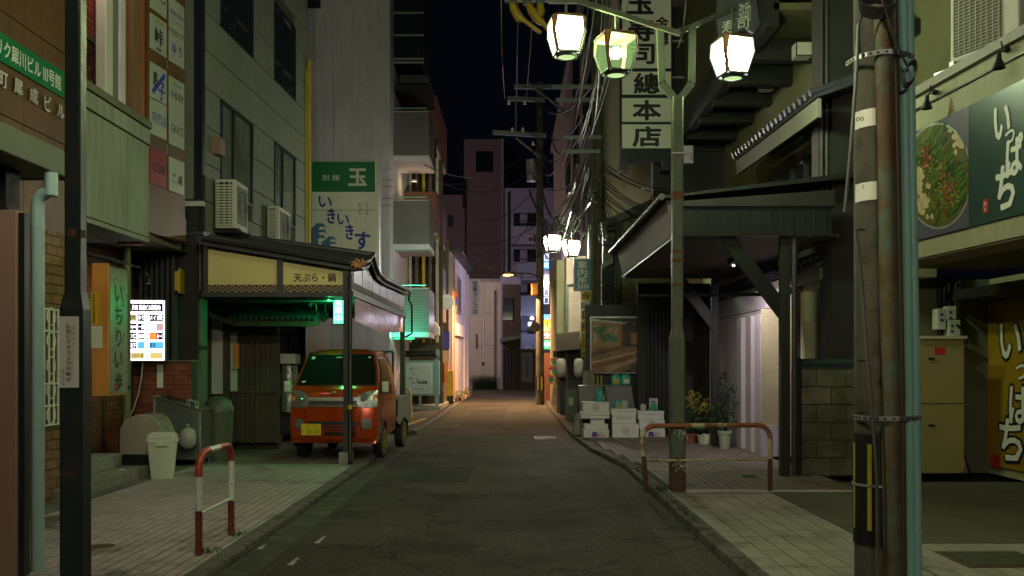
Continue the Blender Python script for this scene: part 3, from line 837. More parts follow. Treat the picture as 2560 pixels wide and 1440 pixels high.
# tenant sign tower
TO = Vector((-5.33, 13.45, 0)); tu = Vector((.14, 1, 0)).normalized(); tn = tu.cross(UZ)
tw = thing('tenant_sign_tower', 'brown tower of small white tenant signs rising beside the balcony', 'sign tower', TO)
mb = MB(); mb.obox(TO + tu * .56 + UZ * 8.0 - tn * .12, tu, UZ, tn, 1.12, 8.1, .12, panel_br); part('backing', mb, tw)
mb = MB(); mb.obox(TO + tu * .56 + UZ * 3.78 - tn * .12, tu, UZ, tn, 1.12, .36, .14, panel_br); part('bottom_board', mb, tw)
def tt(px):
    r = (px - HX) / F
    return (r * TO.y - TO.x) / (tu.x - r * tu.y)
red_dk = M('faded_red', (.26, .02, .02), .4, var=.1, bump=0)
SG = [(372, 415, -10, 'つじ', ink, 0), (372, 415, 89, '峠', ink, 1), (372, 415, 209, '恵子', ink_blue, 2), (372, 415, 299, 'マリアンヌ', ink_blue, 0), (372, 415, 421, '全日本', ink, 3),
      (420, 459, 47, 'Bayon', ink_blue, 4), (420, 459, 121, 'ゆり', ink_blue, 5), (420, 459, 242, 'かるびせ', ink, 6), (420, 459, 326, 'GRACE', ink, 0), (420, 459, 441, '林 颯', ink, 7)]
for (a, b, yc, s, mt, ex) in SG:
    t0, t1 = tt(a), tt(b); tc = (t0 + t1) / 2; c = TO + tu * tc; z = Z_(yc, c.y)
    wdt = (t1 - t0) - .02
    mb = MB(); mb.obox(c + UZ * z, tu, UZ, tn, wdt, .52, .02, red_dk if ex == 3 else tenant_w)
    ps = part('tenant_sign', mb, tw, 'red tenant sign' if ex == 3 else None, bevel=.006)
    p = c + UZ * z + tn * .02
    if ex == 3:
        text(ps, s, p, tu, UZ, wdt * .8, .17, ink, .03); text(ps, 'スナック', p + UZ * .17, tu, UZ, wdt * .4, .06, ink, .01)
    elif ex == 1:
        text(ps, 'スナック', p + UZ * .19, tu, UZ, wdt * .5, .06, ink, .01); text(ps, s, p - UZ * .02, tu, UZ, wdt * .5, .26, ink, .03); text(ps, '美知', p - UZ * .21, tu, UZ, wdt * .3, .05, ink, .01)
    elif ex == 2:
        text(ps, '恵', p + tu * -.10 + UZ * .04, tu, UZ, .14, .22, ink, .03); text(ps, '子', p + tu * .08 - UZ * .1, tu, UZ, .2, .28, ink_blue, .03)
        m2 = MB(); m2.obox(p, (tu + UZ * -1).normalized(), (tu + UZ).normalized(), tn, .07, .5, .002, ink_blue); part('brush_stroke', m2, ps)
    elif ex == 4:
        text(ps, "Baybe's Bayon", p + UZ * .05, tu, UZ, wdt * .86, .08, ink_blue, .0); text(ps, 'ビモン・ザ・ビモン', p - UZ * .08, tu, UZ, wdt * .7, .05, ink_blue, .0)
    elif ex == 5:
        text(ps, 'スタンド', p + UZ * .17, tu, UZ, wdt * .6, .05, ink, 0); text(ps, 'ゆ り', p - UZ * .03, tu, UZ, wdt * .66, .17, ink_blue, .02)
    elif ex == 6:
        text(ps, 'NIGHT SPOT', p + UZ * .16, tu, UZ, wdt * .6, .03, ink, 0); text(ps, s, p, tu, UZ, wdt * .84, .12, ink, .02)
    elif ex == 7:
        text(ps, '林', p + tu * -.09 + UZ * .0, tu, UZ, .10, .07, ink, .01); text(ps, '颯', p + tu * .1 - UZ * .05, tu, UZ, .13, .15, ink, .02); text(ps, '和風スナック', p + tu * -.06 - UZ * .1, tu, UZ, .22, .04, ink_blue, 0)
    else: text(ps, s, p, tu, UZ, wdt * .84, .16 if s != 'GRACE' else .13, mt, .02 if s != 'GRACE' else 0)
for px, yc, s in ((417, 162, '3'), (417, 372, '2')):
    c = TO + tu * tt(px); text(tw, s, c + UZ * Z_(yc, c.y), tu, UZ, .05, .12, alu, .0)

# wooden signbox of the izakaya
wx = thing('wooden_signbox', 'tall orange wooden signbox with little roof and grey painted front beside the steps', 'signboard', (-5.3, 12, 1.26))
B(wx, 'box', -5.42, -5.2, 11.86, 12.42, 1.26, 2.98, mat=wood_or, bevel=.008)
B(wx, 'front_panel', -5.2, -5.185, 11.875, 12.405, 1.29, 2.94, mat=M('grey_green_board', (.24, .27, .24), .3, var=.12, bump=.02))
mb = MB()
mb.hexa([(-5.50, 11.80, 3.10), (-5.08, 11.80, 2.98), (-5.08, 12.55, 2.98), (-5.50, 12.55, 3.10)], [(-5.50, 11.80, 3.14), (-5.08, 11.80, 3.0), (-5.08, 12.55, 3.0), (-5.50, 12.55, 3.14)], frame_dk)
part('roof', mb, wx); B(wx, 'gable', -5.45, -5.15, 11.85, 11.9, 2.98, 3.05, mat=frame_dk)
for i in range(4): B(wx, 'roof_batten', -5.5, -5.07, 11.82 + i * .2, 11.85 + i * .2, 3.09, 3.12, mat=frame_dk) if False else None
text(wx, 'いちりい歩', (-5.185, 12.12, 2.02), UY, UZ, .24, 1.5, ink, .03, vert=True)
text(wx, 'いわ', (-5.185, 12.28, 2.6), UY, UZ, .08, .3, ink, .01, vert=True)
part('red_seal', MB().box(-5.185, -5.181, 12.0, 12.06, 1.32, 1.42, ink_red), wx)
B(wx, 'yellow_sticker', -5.43, -5.34, 11.853, 11.857, 2.18, 2.60, mat=M('sticker_yellow', (.70, .48, .02), .4, var=0, bump=0))
text(wx, '飲食店ビル防犯連絡会加盟', (-5.385, 11.852, 2.39), UX, UZ, .035, .38, ink, .02, vert=True)
B(wx, 'notice_sheet', -5.42, -5.28, 11.853, 11.857, 1.88, 2.16, mat=sign_w)
for i in range(7): text(wx, 'このビルでは客引きと暴力を', (-5.405 + i * .019, 11.852, 2.02), UX, UZ, .009, .23, ink_red if i in (2, 3) else ink, 0, vert=True)
dp2 = thing('drainpipe', 'dull green vertical drainpipe behind the wooden signbox and white bin', 'drainpipe', (-5.78, 13.8, 0))
part('pipe', MB().tube([(-5.78, 13.8, .06), (-5.78, 13.8, 3.5)], .057, 14, M('mossy_pipe', (.16, .18, .09), .6, var=.3, streak=.3)), dp2, smooth=50)
B(dp2, 'pipe_clip', -5.9, -5.71, 13.72, 13.76, 1.3, 1.34, mat=steel_dk)
# lit tenant board
lb = thing('lit_tenant_board', 'glowing white tenant directory board on the brick wall above the bins', 'lightbox', (-5.8, 14.6, 1.7))
u = Vector((1, .16, 0)).normalized(); n = u.cross(UZ)
c0 = at(366, 826, 14.5)
mb = MB(); mb.obox(c0 - n * .10, u, UZ, n, .57, .97, .10, alu); part('case', mb, lb)
glow = EM('board_glow', (.95, .84, 1.), 4.)
mb = MB(); mb.obox(c0, u, UZ, n, .54, .94, .006, glow); pf = part('glowing_face', mb, lb)
gi = EM('board_ink', (.02, .015, .08), .1); gw = EM('board_white', (1, .97, 1), 2.5); go = EM('board_orange', (1, .2, .02), 1.2); gt = EM('board_yellow', (.8, .6, .2), 1.); gb = EM('board_blue', (.1, .5, .9), 1.2); gpk = EM('board_pink', (.8, .5, .5), .8)
f0 = c0 + n * .008
def lbx(a, b, w_, h_, mt, tx=None, mt2=None, vert=False):
    mb = MB(); mb.obox(f0 + u * a + UZ * b, u, UZ, n, w_, h_, .002, mt); q_ = part('tenant_cell', mb, pf)
    if tx: text(q_, tx, f0 + n * .003 + u * a + UZ * b, u, UZ, w_ * .86, h_ * .66, mt2, .02, vert=vert)
lbx(0, .36, .50, .13, gi, '片町 犀成ビル御案内', gw)
xs = (-.20, -.075, .10, .205)
cells = {(0, 1): (gi, 'ゆり', gw), (1, 0): (gi, 'Bayon', gw), (0, 0): (gt, '誘', gi), (0, 2): (gi, 'メイ', gw), (0, 3): (gi, '愛', gw), (1, 1): (gi, '一番', gw), (1, 3): (gpk, None, None),
         (2, 0): (gi, 'つじ', gw), (2, 1): (gi, '源氏', gw), (2, 2): (go, '七七', gt), (2, 3): (gi, 'る〜く', gw), (3, 0): (gi, '恵子', gw), (3, 1): (gb, None, None), (3, 2): (gb, '夏草', gi), (3, 3): (gb, None, None)}
for (r_, c_), v_ in cells.items():
    if v_[0] is not None: lbx(xs[c_], .20 - r_ * .145, .105, .11, *v_)
for r_ in range(5): lbx(.012, .20 - r_ * .145, .028, .10, gi, ('5F', '4F', '3F', '2F', '1F')[r_], gw)
lbx(-.13, -.40, .2, .10, gt, 'いちりい歩', gi); lbx(.15, -.40, .19, .10, gt)
# spot camera, yellow box, sheet and hose
cm = thing('security_camera', 'small round camera on an arm above the glowing tenant board', 'camera', at(368, 690, 14.6))
p = at(372, 694, 14.5)
part('arm', MB().tube([at(352, 680, 14.9), at(366, 682, 14.6), p], .012, 6, alu), cm)
part('head', MB().lathe(p + Vector((0, 0, -.09)), [(.0, 0), (.045, .0), (.055, .05), (.04, .10), (.0, .12)], 14, steel_dk), cm, smooth=50)
part('lens', MB().lathe(p + Vector((0, 0, -.10)), [(.0, 0), (.04, .002), (.04, .012), (0, .014)], 14, cream_pl), cm)
yb = thing('yellow_wall_box', 'yellow wall box fixed to the grey corner column', 'wall box', at(450, 705, 15.2))
a = at(450, 705, 15.2)
B(yb, 'box', a.x - .07, a.x + .04, 15.02, 15.28, a.z - .16, a.z + .16, mat=yel, bevel=.01)
B(yb, 'plate', a.x + .045, a.x + .07, 15.0, 15.29, a.z - .2, a.z + .2, mat=yel)
ps = thing('paper_notice', 'pale paper notice taped to the low brick wall behind the bins', 'notice', (-5.55, 14.6, 1.4))
part('sheet', MB().box(-5.78, -5.68, 14.975, 14.98, 1.28, 1.66, sign_w), ps)
hs = thing('hose', 'thin white hose hanging down the brick by the pier', 'hose', (-5.9, 14.9, .8))
part('tube', MB().tube([at(357, 905, 14.6), at(354, 940, 14.6), at(346, 985, 14.6), at(333, 1025, 14.6), at(322, 1045, 14.5)], .010, 6, cream_pl), hs)

# bins
sb = thing('steel_waste_cabinet', 'brushed steel waste cabinet with sloping lid and glass hatches by the brick wall', 'waste cabinet', (-5.3, 15, 0))
mb = MB()
b4 = [(-5.60, 14.4, .17), (-4.88, 14.4, .17), (-4.88, 14.95, .17), (-5.60, 14.95, .17)]
t4 = [(-5.60, 14.4, 1.15), (-4.88, 14.4, .93), (-4.88, 14.95, .93), (-5.60, 14.95, 1.15)]
mb.hexa(b4, t4, steel); part('body', mb, sb, bevel=.006)
lid = MB(); up = Vector((-.22, 0, -.66)).normalized()
lid.hexa([Vector(p) + UZ * .002 + Vector((s * .02, q_ * .02, 0)) for p, s, q_ in zip(t4, (-1, 1, 1, -1), (-1, -1, 1, 1))], [Vector(p) + UZ * .03 + Vector((s * .02, q_ * .02, 0)) for p, s, q_ in zip(t4, (-1, 1, 1, -1), (-1, -1, 1, 1))], steel)
lp = part('lid', lid, sb, bevel=.006)
lz = lambda x: 1.15 - (x + 5.60) / .72 * .22 + .032
for (x0, x1, y0, y1) in ((-5.55, -5.3, 14.44, 14.56), (-5.5, -5.15, 14.65, 14.85)):
    part('hatch', MB().hexa([(x0, y0, lz(x0)), (x1, y0, lz(x1)), (x1, y1, lz(x1)), (x0, y1, lz(x0))], [(x0, y0, lz(x0) + .015), (x1, y0, lz(x1) + .015), (x1, y1, lz(x1) + .015), (x0, y1, lz(x0) + .015)], glass_dk), lp)
part('handle', MB().tube([(-5.12, 14.5, lz(-5.12)), (-5.12, 14.5, lz(-5.12) + .07), (-4.98, 14.5, lz(-4.98) + .07), (-4.98, 14.5, lz(-4.98))], .010, 6, alu), lp)
part('handle', MB().tube([(-5.12, 14.62, lz(-5.12)), (-5.12, 14.62, lz(-5.12) + .07), (-4.98, 14.62, lz(-4.98) + .07), (-4.98, 14.62, lz(-4.98))], .010, 6, alu), lp)
part('sticker', MB().hexa([(-5.58, 14.42, lz(-5.58) + .001), (-5.5, 14.42, lz(-5.5) + .001), (-5.5, 14.48, lz(-5.5) + .001), (-5.58, 14.48, lz(-5.58) + .001)], [(-5.58, 14.42, lz(-5.58) + .004), (-5.5, 14.42, lz(-5.5) + .004), (-5.5, 14.48, lz(-5.5) + .004), (-5.58, 14.48, lz(-5.58) + .004)], yel), lp)
for x in (-5.57, -4.91):
    for y in (14.43, 14.92): B(sb, 'leg', x - .02, x + .02, y - .02, y + .02, PZ, .17, mat=steel)
for x in (-5.60, -4.88): B(sb, 'corner_trim', x - .012, x + .012, 14.387, 14.405, .17, .93 if x > -5.2 else 1.14, mat=alu)
rb = thing('barrel_bin', 'round lidded barrel bin behind the steel waste cabinet', 'bin', (-5.1, 15.3, 0))
pf_ = [(.30, PZ), (.33, .55), (.34, .86)]
part('body', MB().ring([[(-4.88 + r*.68 * math.cos(t), 15.3 + r*.68 * math.sin(t), z) for t in [2 * math.pi * k / 20 for k in range(20)]] for r, z in pf_], M('barrel_green', (.08, .09, .06), .5, var=.1, bump=.03)), rb, smooth=50)
part('lid', MB().ring([[(-4.88 + r*.68 * math.cos(t), 15.3 + r*.68 * math.sin(t), z) for t in [2 * math.pi * k / 20 for k in range(20)]] for r, z in ((.36, .86), (.36, .93), (.30, 1.04), (.20, 1.11), (.06, 1.14))], MATS['barrel_green']), rb, smooth=40)
bg_ = thing('beige_bin', 'beige bin with ribbed rounded lid wedged behind the white bin', 'bin', (-5.3, 13.6, 0))
prof = [(-.33, .35), (-.33, .74), (-.26, .86), (-.1, .93), (.08, .93), (.2, .84), (.27, .66), (.27, .55), (.22, .35)]
Yb = 13.35
def rim(y): return [(-5.35 + a * 1.05, y, b) for a, b in prof]
part('body', MB().ring([rim(Yb), rim(Yb + .5)], plastic_be), bg_, bevel=.015)
for i in range(5):
    y = Yb + .04 + i * .1
    part('rib', MB().ring([[(-5.35 + a * 1.05 * 1.02, y2, .5 + (b - .5) * 1.02) for a, b in prof[1:8]] for y2 in (y, y + .03)], M('rib_brown%d' % i, (.20, .16, .12), .5, var=.05, bump=0) if i == 0 else MATS['rib_brown0'], caps=True), bg_)
B(bg_, 'base', -5.66, -5.1, Yb + .03, Yb + .47, PZ, .35, mat=black_p)
wb = thing('white_bin', 'pale grey flip lid plastic bin standing beside the lower step', 'bin', (-4.95, 13.1, 0))
cx, cy = -4.93, 12.98; rot = R(18)
T = Matrix.Translation((cx, cy, PZ)) @ Matrix.Rotation(rot, 4, 'Z')
def rr(w_, d_, z, k=.03):
    out = []
    for sx, sy, a0 in ((1, 1, 0), (-1, 1, 90), (-1, -1, 180), (1, -1, 270)):
        for a in (0, 45, 90):
            out.append(T @ Vector((sx * (w_ / 2 - k) + k * math.cos(R(a0 + a)), sy * (d_ / 2 - k) + k * math.sin(R(a0 + a)), z)))
    return out
part('body', MB().ring([rr(.30, .22, 0), rr(.40, .30, .52)], plastic_bin), wb, smooth=30)
part('rim', MB().ring([rr(.43, .33, .52), rr(.43, .33, .57)], plastic_bin), wb, bevel=.004)
part('lid', MB().ring([rr(.41, .31, .575), rr(.40, .30, .61), rr(.30, .22, .645)], cream_pl), wb, smooth=30)
mb = MB(); mb.box(-.08, .08, -.178, -.16, .47, .545, plastic_bin, T); part('latch', mb, wb)
gb_ = thing('plastic_bag', 'knotted translucent rubbish bag against the side of the steel cabinet', 'bag', (-5.1, 13.85, .4))
mb = MB(); rgs = []
for i in range(9):
    t = math.pi * i / 8
    rgs.append([(-5.02 + (.01 + .13 * math.sin(t)) * math.cos(a) * (1 + .1 * math.sin(3 * a + i)), 14.24 + (.01 + .11 * math.sin(t)) * math.sin(a), .52 - .17 * math.cos(t)) for a in [2 * math.pi * k / 14 for k in range(14)]])
mb.ring(rgs, M('bag_film', (.34, .34, .32), .3, var=.15, scale=12, bump=.5, bs=20)); part('bag', mb, gb_, smooth=60)
part('knot', MB().lathe((-5.02, 14.24, .69), [(.02, 0), (.035, .04), (.0, .06)], 7, MATS['bag_film']), gb_)

# ================================================================ LEFT: BEIGE PANEL BUILDING
FO = Vector((-5.2, 15.5, 0)); fu = Vector((.048, 1, 0)).normalized(); fn = fu.cross(UZ)
ab = thing('panel_building', 'beige panelled building with dark windows and outdoor air conditioners above the tempura canopy', 'building', (-6, 18, 0))
mb = MB(); mb.obox(FO + fu * 3.2 + UZ * 7.9 - fn * 1.2, fu, UZ, fn, 6.4, 9.9, 1.2, M('joint_backing', (.05, .05, .035), .9, var=.2)); part('wall', mb, ab)  # dark backing that shows in the panel joints
def fp(t, z, d=0.): return FO + fu * t + UZ * z + fn * d
WIN = [(.71, 2.43, 4.70, 6.34), (3.80, 5.36, 4.70, 6.34), (.71, 2.43, 7.62, 9.26), (3.80, 5.36, 7.62, 9.26)]
cells = []
z = 3.14
while z < 12.5:
    zc = z + .32
    seg = [(0, .71), (2.43, 3.80), (5.36, 6.4)] if any(a < zc < b for _, _, a, b in WIN) else [(0, 3.2), (3.2, 6.4)]
    for a, b in seg: cells.append((fp((a + b) / 2, zc, .015), fu, UZ, fn, b - a - (.012 if len(seg) == 3 else .002), .622, .03))
    z += .64
pieces(ab, 'wall_panel', cells, beige, 80)
for i, (t0, t1, z0, z1) in enumerate(WIN):
    mb = MB(); c = fp((t0 + t1) / 2, (z0 + z1) / 2, -.02)
    wn = part('window', MB().obox(c, fu, UZ, fn, t1 - t0 - .01, z1 - z0 - .02, .01, black_w), ab)
    fr = MB(); W_, H_ = t1 - t0, z1 - z0
    for (a, b, w_, h_) in ((0, H_ / 2 - .03, W_ - .01, .06), (0, -H_ / 2 + .03, W_ - .01, .06), (-W_ / 2 + .035, 0, .06, H_ - .01), (W_ / 2 - .035, 0, .06, H_ - .01), (-W_ * .12, 0, .07, H_ - .01)):
        fr.obox(c + fu * a + UZ * b, fu, UZ, fn, w_, h_, .07, navy_st)
    if i > 1: fr.obox(c - UZ * .35, fu, UZ, fn, W_ - .01, .06, .06, navy_st)
    part('frame', fr, wn)
    for (a, w_) in ((-W_ * .31, W_ * .36), (W_ * .19, W_ * .58)):
        part('pane', MB().obox(c + fu * a + fn * .012, fu, UZ, fn, w_, H_ - .1, .012, glass_cu if i < 2 else glass_dk), wn)
B(ab, 'corner_strip', -5.48, -5.31, 15.32, 15.6, 3.8, 12.8, mat=beige)
B(ab, 'navy_channel', -5.308, -5.17, 15.36, 15.6, 3.8, 12.8, mat=navy_st)
B(ab, 'corner_strip', -5.56, -5.485, 15.4, 15.6, 3.8, 12.8, mat=beige)
cl = B(ab, 'corner_column', -5.56, -5.17, 15.28, 15.62, PZ, 3.80, mat=M('grey_green_column', (.14, .15, .12), .7, var=.15, scale=2, bump=.1, streak=.2))
for zz in (1.9, 2.75): B(cl, 'column_band', -5.57, -5.165, 15.27, 15.63, zz, zz + .07, mat=frame_dk)
B(cl, 'column_cap', -5.6, -5.1, 15.2, 15.63, 3.8, 3.86, mat=frame_dk)
B(ab, 'side_pipe', -5.6, -5.1, 15.2, 15.28, 4.28, 4.36, mat=cream_pl)
B(ab, 'rear_column', -5.3, -4.72, 21.6, 21.95, 0, 4.0, mat=grey_w)
# vent hood
vh = MB(); vh.obox(fp(.42, 5.42, .03), fu, UZ, fn, .26, .28, .14, MATS['rosy_brown_panel']); part('vent_hood', vh, ab)
# yellow gas pipe
yp = thing('yellow_pipe', 'tall yellow pipe running up the far corner of the beige panel building', 'pipe', fp(6.35, 0, .1))
part('pipe', MB().tube([fp(6.3, 3.3, .09), fp(6.3, 8.85, .09)], .045, 8, yel), yp, smooth=50)
part('pipe', MB().tube([fp(6.18, 3.3, .06), fp(6.18, 8.6, .06)], .02, 6, yel), yp)
wl = thing('wall_lamp', 'small dome lamp high on the beige panel building', 'lamp', fp(5.6, 10, .1))
pw = at(742, 28, 21.2)
part('dome', MB().lathe(pw, [(.10, -.1), (.09, -.03), (.05, .04), (.0, .07)], 12, alu), wl, smooth=50); part('bracket', MB().tube([pw, pw + Vector((-.15, .05, .02))], .02, 6, alu), wl)
def ac(name, label, x0, x1, y0, y1, z0, z1, face='-y', brk=True):
    t = thing(name, label, 'air conditioner', ((x0 + x1) / 2, (y0 + y1) / 2, z0), None)
    B(t, 'case', x0, x1, y0, y1, z0, z1, mat=cream_pl, bevel=.02)
    w_ = x1 - x0
    n_ = 15
    B(t, 'grille_recess', x0 + .03, x1 - .06, y0 - .004, y0 + .01, z0 + .04, z1 - .05, mat=black_w)
    for i in range(n_):
        zz = z0 + .05 + i * (z1 - z0 - .12) / n_
        B(t, 'louvre', x0 + .03, x1 - .06, y0 - .014, y0 - .002, zz, zz + (z1 - z0) / n_ * .45, mat=cream_pl)
    for k in (.12, .5, .86): B(t, 'louvre_rib', x0 + .03 + (w_ - .09) * k - .006, x0 + .03 + (w_ - .09) * k + .006, y0 - .018, y0 - .004, z0 + .04, z1 - .05, mat=cream_pl)
    B(t, 'side_panel', x1 + .001, x1 + .012, y0 + .1, y1 - .08, z0 + .1, z1 - .08, mat=beige, bevel=.005)
    mb = MB(); c = Vector((x1 + .013, (y0 + y1) / 2, (z0 + z1) / 2)); r = min(y1 - y0, z1 - z0) * .36
    for k in range(3): mb.tube([c + Vector((.004, math.cos(a) * r * (1 - .3 * k), math.sin(a) * r * (1 - .3 * k))) for a in [2 * math.pi * q_ / 20 for q_ in range(21)]], .006, 4, frame_dk)
    part('fan_guard', mb, t)
    if brk:
        mb = MB()
        for y in (y0 + .1, y1 - .1):
            mb.box(x0 - .15, x1 + .08, y - .02, y + .02, z0 - .06, z0 - .02, steel_dk)
            mb.tube([(x1 + .05, y, z0 - .05), (x0 - .12, y, z0 - .45)], .018, 4, steel_dk)
        mb.box(x0 - .1, x1 + .06, y0 + .02, y0 + .06, z0 - .02, z0, steel_dk); mb.box(x0 - .1, x1 + .06, y1 - .06, y1 - .02, z0 - .02, z0, steel_dk)
        part('bracket', mb, t)
    return t
ac('air_conditioner', 'cream outdoor air conditioner on brackets below the nearer window of the beige building', -5.1, -4.75, 15.8, 16.55, 4.0, 4.84)
ac('air_conditioner', 'smaller cream outdoor air conditioner on brackets below the farther window', -4.98, -4.74, 18.7, 19.7, 4.12, 4.88)

# ================================================================ TEMPURA RESTAURANT CANOPY
CY = 14.8
tc_ = thing('tempura_canopy', 'dark framed canopy with cream lettered panels sheltering the orange truck', 'canopy', (-3.8, 18, 0))
def fpoly(pts, y, d, mat): return MB().prism([at(px, py, y) for px, py in pts], (0, d, 0), mat)
part('fascia', fpoly([(510, 612), (860, 668), (872, 672), (872, 742), (510, 740)], CY + .06, .06, frame_dk), tc_)
p1 = fpoly([(519, 623), (692, 650.5), (692, 712), (519, 712)], CY + .03, .028, sign_cr)
p2 = fpoly([(707, 655), (857, 679), (857, 712), (707, 712)], CY + .03, .028, sign_cr)
part('cream_panel', p1, tc_); pp2 = part('cream_panel', p2, tc_, 'cream panel lettered tempura and hot pot')
text(pp2, '天ぷら・鍋', at(787, 694, CY + .03), UX, UZ, .70, .145, ink_brown, .035)
for (a, b) in ((519, 692), (707, 857)):
    k = fpoly([(a, 713), (b, 713), (b, 730), (a, 730)], CY + .03, .028, ink_brown); lp_ = part('lattice_band', k, tc_)
    mb = MB(); z0, z1 = Z_(730, CY), Z_(713, CY); xa, xb = X_(a, CY), X_(b, CY); nn_ = int((xb - xa) / .11)
    for i in range(nn_):
        for s_ in (0, 1, 2):
            x0 = xa + (xb - xa) * i / nn_; x1 = xa + (xb - xa) * (i + 1) / nn_; zm = (z0 + z1) / 2
            lo, hi = ((z0, zm), (zm, z1), (z0, z1))[s_]
            if s_ == 2: continue
            for q0, q1 in (((x0, lo), ((x0 + x1) / 2, hi)), (((x0 + x1) / 2, hi), (x1, lo))):
                mb.tube([(q0[0], CY + .026, q0[1]), (q1[0], CY + .026, q1[1])], .0045, 4, sign_cr)
    part('lattice', mb, lp_)
for (a, b, c_, d_) in ((508, 519, 608, 742), (692, 707, 640, 740), (857, 872, 668, 742)):
    part('frame_post', fpoly([(a, c_), (b, c_ + 2), (b, d_), (a, d_)], CY, .08, frame_dk), tc_)
part('frame_rail', fpoly([(505, 730), (872, 730), (872, 742), (505, 742)], CY - .01, .10, frame_dk), tc_)
part('eave', MB().prism([at(px, py, CY - .1) for px, py in ((492, 588), (508, 590), (890, 655), (906, 668), (906, 674), (888, 676), (508, 612), (492, 606))], (0, .16, 0), frame_dk), tc_)
part('eave_gutter', MB().tube([at(505, 597, CY - .13), at(905, 664, CY - .13)], .035, 10, steel_dk), tc_, smooth=50)
# roof sheets
zf = lambda px, py: Z_(py, CY)
rl, rr_ = -5.0, -2.5
A0, A1 = Vector((rl, CY - .05, 3.72)), Vector((rr_, CY - .05, 3.25)); R0, R1 = Vector((rl, 16.5, 3.95)), Vector((rr_, 16.5, 3.60))
mb = MB(); mb.hexa([A0 - UZ * .05, A1 - UZ * .05, R1 - UZ * .05, R0 - UZ * .05], [A0, A1, R1, R0], frame_dk); part('roof', mb, tc_)
mb = MB(); V0, V1 = Vector((rl, 17.2, 3.6)), Vector((rr_, 17.2, 3.34)); E0, E1 = Vector((rl, 22.5, 3.6)), Vector((rr_, 22.5, 3.42))
mb.hexa([R0 - UZ * .05, R1 - UZ * .05, V1 - UZ * .05, V0 - UZ * .05], [R0, R1, V1, V0], frame_dk)
mb.hexa([V0 - UZ * .05, V1 - UZ * .05, E1 - UZ * .05, E0 - UZ * .05], [V0, V1, E1, E0], frame_dk); part('roof', mb, tc_)
part('ridge_cap', MB().tube([R0 + UZ * .02, R1 + UZ * .02 + UX * .05], .05, 8, kawara), tc_)
part('verge', MB().tube([(rr_, CY - .02, 3.27), (rr_, 16.0, 3.46), (rr_, 16.5, 3.62), (rr_, 16.85, 3.46), (rr_, 17.2, 3.36), (rr_, 18.2, 3.33), (rr_, 20.5, 3.38), (rr_, 22.5, 3.44)], .045, 8, frame_dk), tc_, smooth=60)
part('verge_lower', MB().tube([(rr_ - .04, CY, 3.18), (rr_ - .04, 16.2, 3.38), (rr_ - .04, 16.5, 3.5), (rr_ - .04, 17.2, 3.28), (rr_ - .04, 18.2, 3.25), (rr_ - .04, 22.5, 3.35)], .03, 6, steel_dk), tc_)
# ridge ornament
orn = MB(); oc = at(898, 664, CY - .15)
for i in range(7):
    a = i * .8; orn.tube([oc, oc + Vector((.10 * math.cos(a), -.03, .06 * math.sin(a) + .02)), oc + Vector((.14 * math.cos(a + .4), -.05, .09 * math.sin(a + .5) + .03))], [.03, .022, .006], 6, copper)
part('ridge_ornament', orn, tc_)
# street side
xs_ = -2.6
sd = MB(); sd.prism([(xs_, CY + .05, 2.84), (xs_, 22.2, 2.84), (xs_, 22.2, 3.36), (xs_, 17.2, 3.25), (xs_, 16.5, 3.48), (xs_, CY + .05, 3.16)], (-.04, 0, 0), frame_dk); part('side_fascia', sd, tc_)
ys = [15.0, 15.9, 17.05, 18.0, 19.0, 20.0, 21.0, 22.1]
side_p = M('side_panel_cream', (.34, .31, .20), .4, var=.15, scale=3, bump=.1, streak=.35)
for a, b in zip(ys, ys[1:]):
    h = lambda y: (3.12 + (y - CY) * .19) if y < 16.5 else (3.42 - (y - 16.5) * .31 if y < 17.2 else 3.19 + (y - 17.2) * .018)
    part('side_panel', MB().prism([(xs_ + .002, a + .03, 3.0), (xs_ + .002, b - .03, 3.0), (xs_ + .002, b - .03, h(b - .03)), (xs_ + .002, a + .03, h(a + .03))], (.012, 0, 0), side_p), tc_)
    part('side_band', MB().prism([(xs_ + .002, a + .03, 2.9), (xs_ + .002, b - .03, 2.9), (xs_ + .002, b - .03, 2.995), (xs_ + .002, a + .03, 2.995)], (.012, 0, 0), mauve), tc_)
B(tc_, 'side_rail', xs_ - .04, xs_ + .05, CY, 22.3, 2.76, 2.84, mat=frame_dk)
text(tc_, 'いきいき亭', (xs_ + .015, 16.5, 3.1), UY, UZ, .8, .16, cream_pl, 0)
# rolled vinyl sheet under the side rail
vs_ = M('vinyl_sheet', (.42, .27, .27), .18, var=.2, scale=2, bump=.1, spec=.8)  # pinkish tint stands for magenta neon reflections on the vinyl
mb = MB(); nseg = 14; rows = []
for z_ in (0, 1):
    rows.append([Vector((xs_ + .02 + .006 * math.sin(k * .9), 15.1 + k * (21.8 - 15.1) / nseg, 2.75 if z_ == 0 else 2.38 - .14 * math.sin(math.pi * k / nseg) * .6 + .03 * k / nseg)) for k in range(nseg + 1)])
mb.ring(rows, vs_, closed=False); part('vinyl_sheet', mb, tc_, smooth=70)
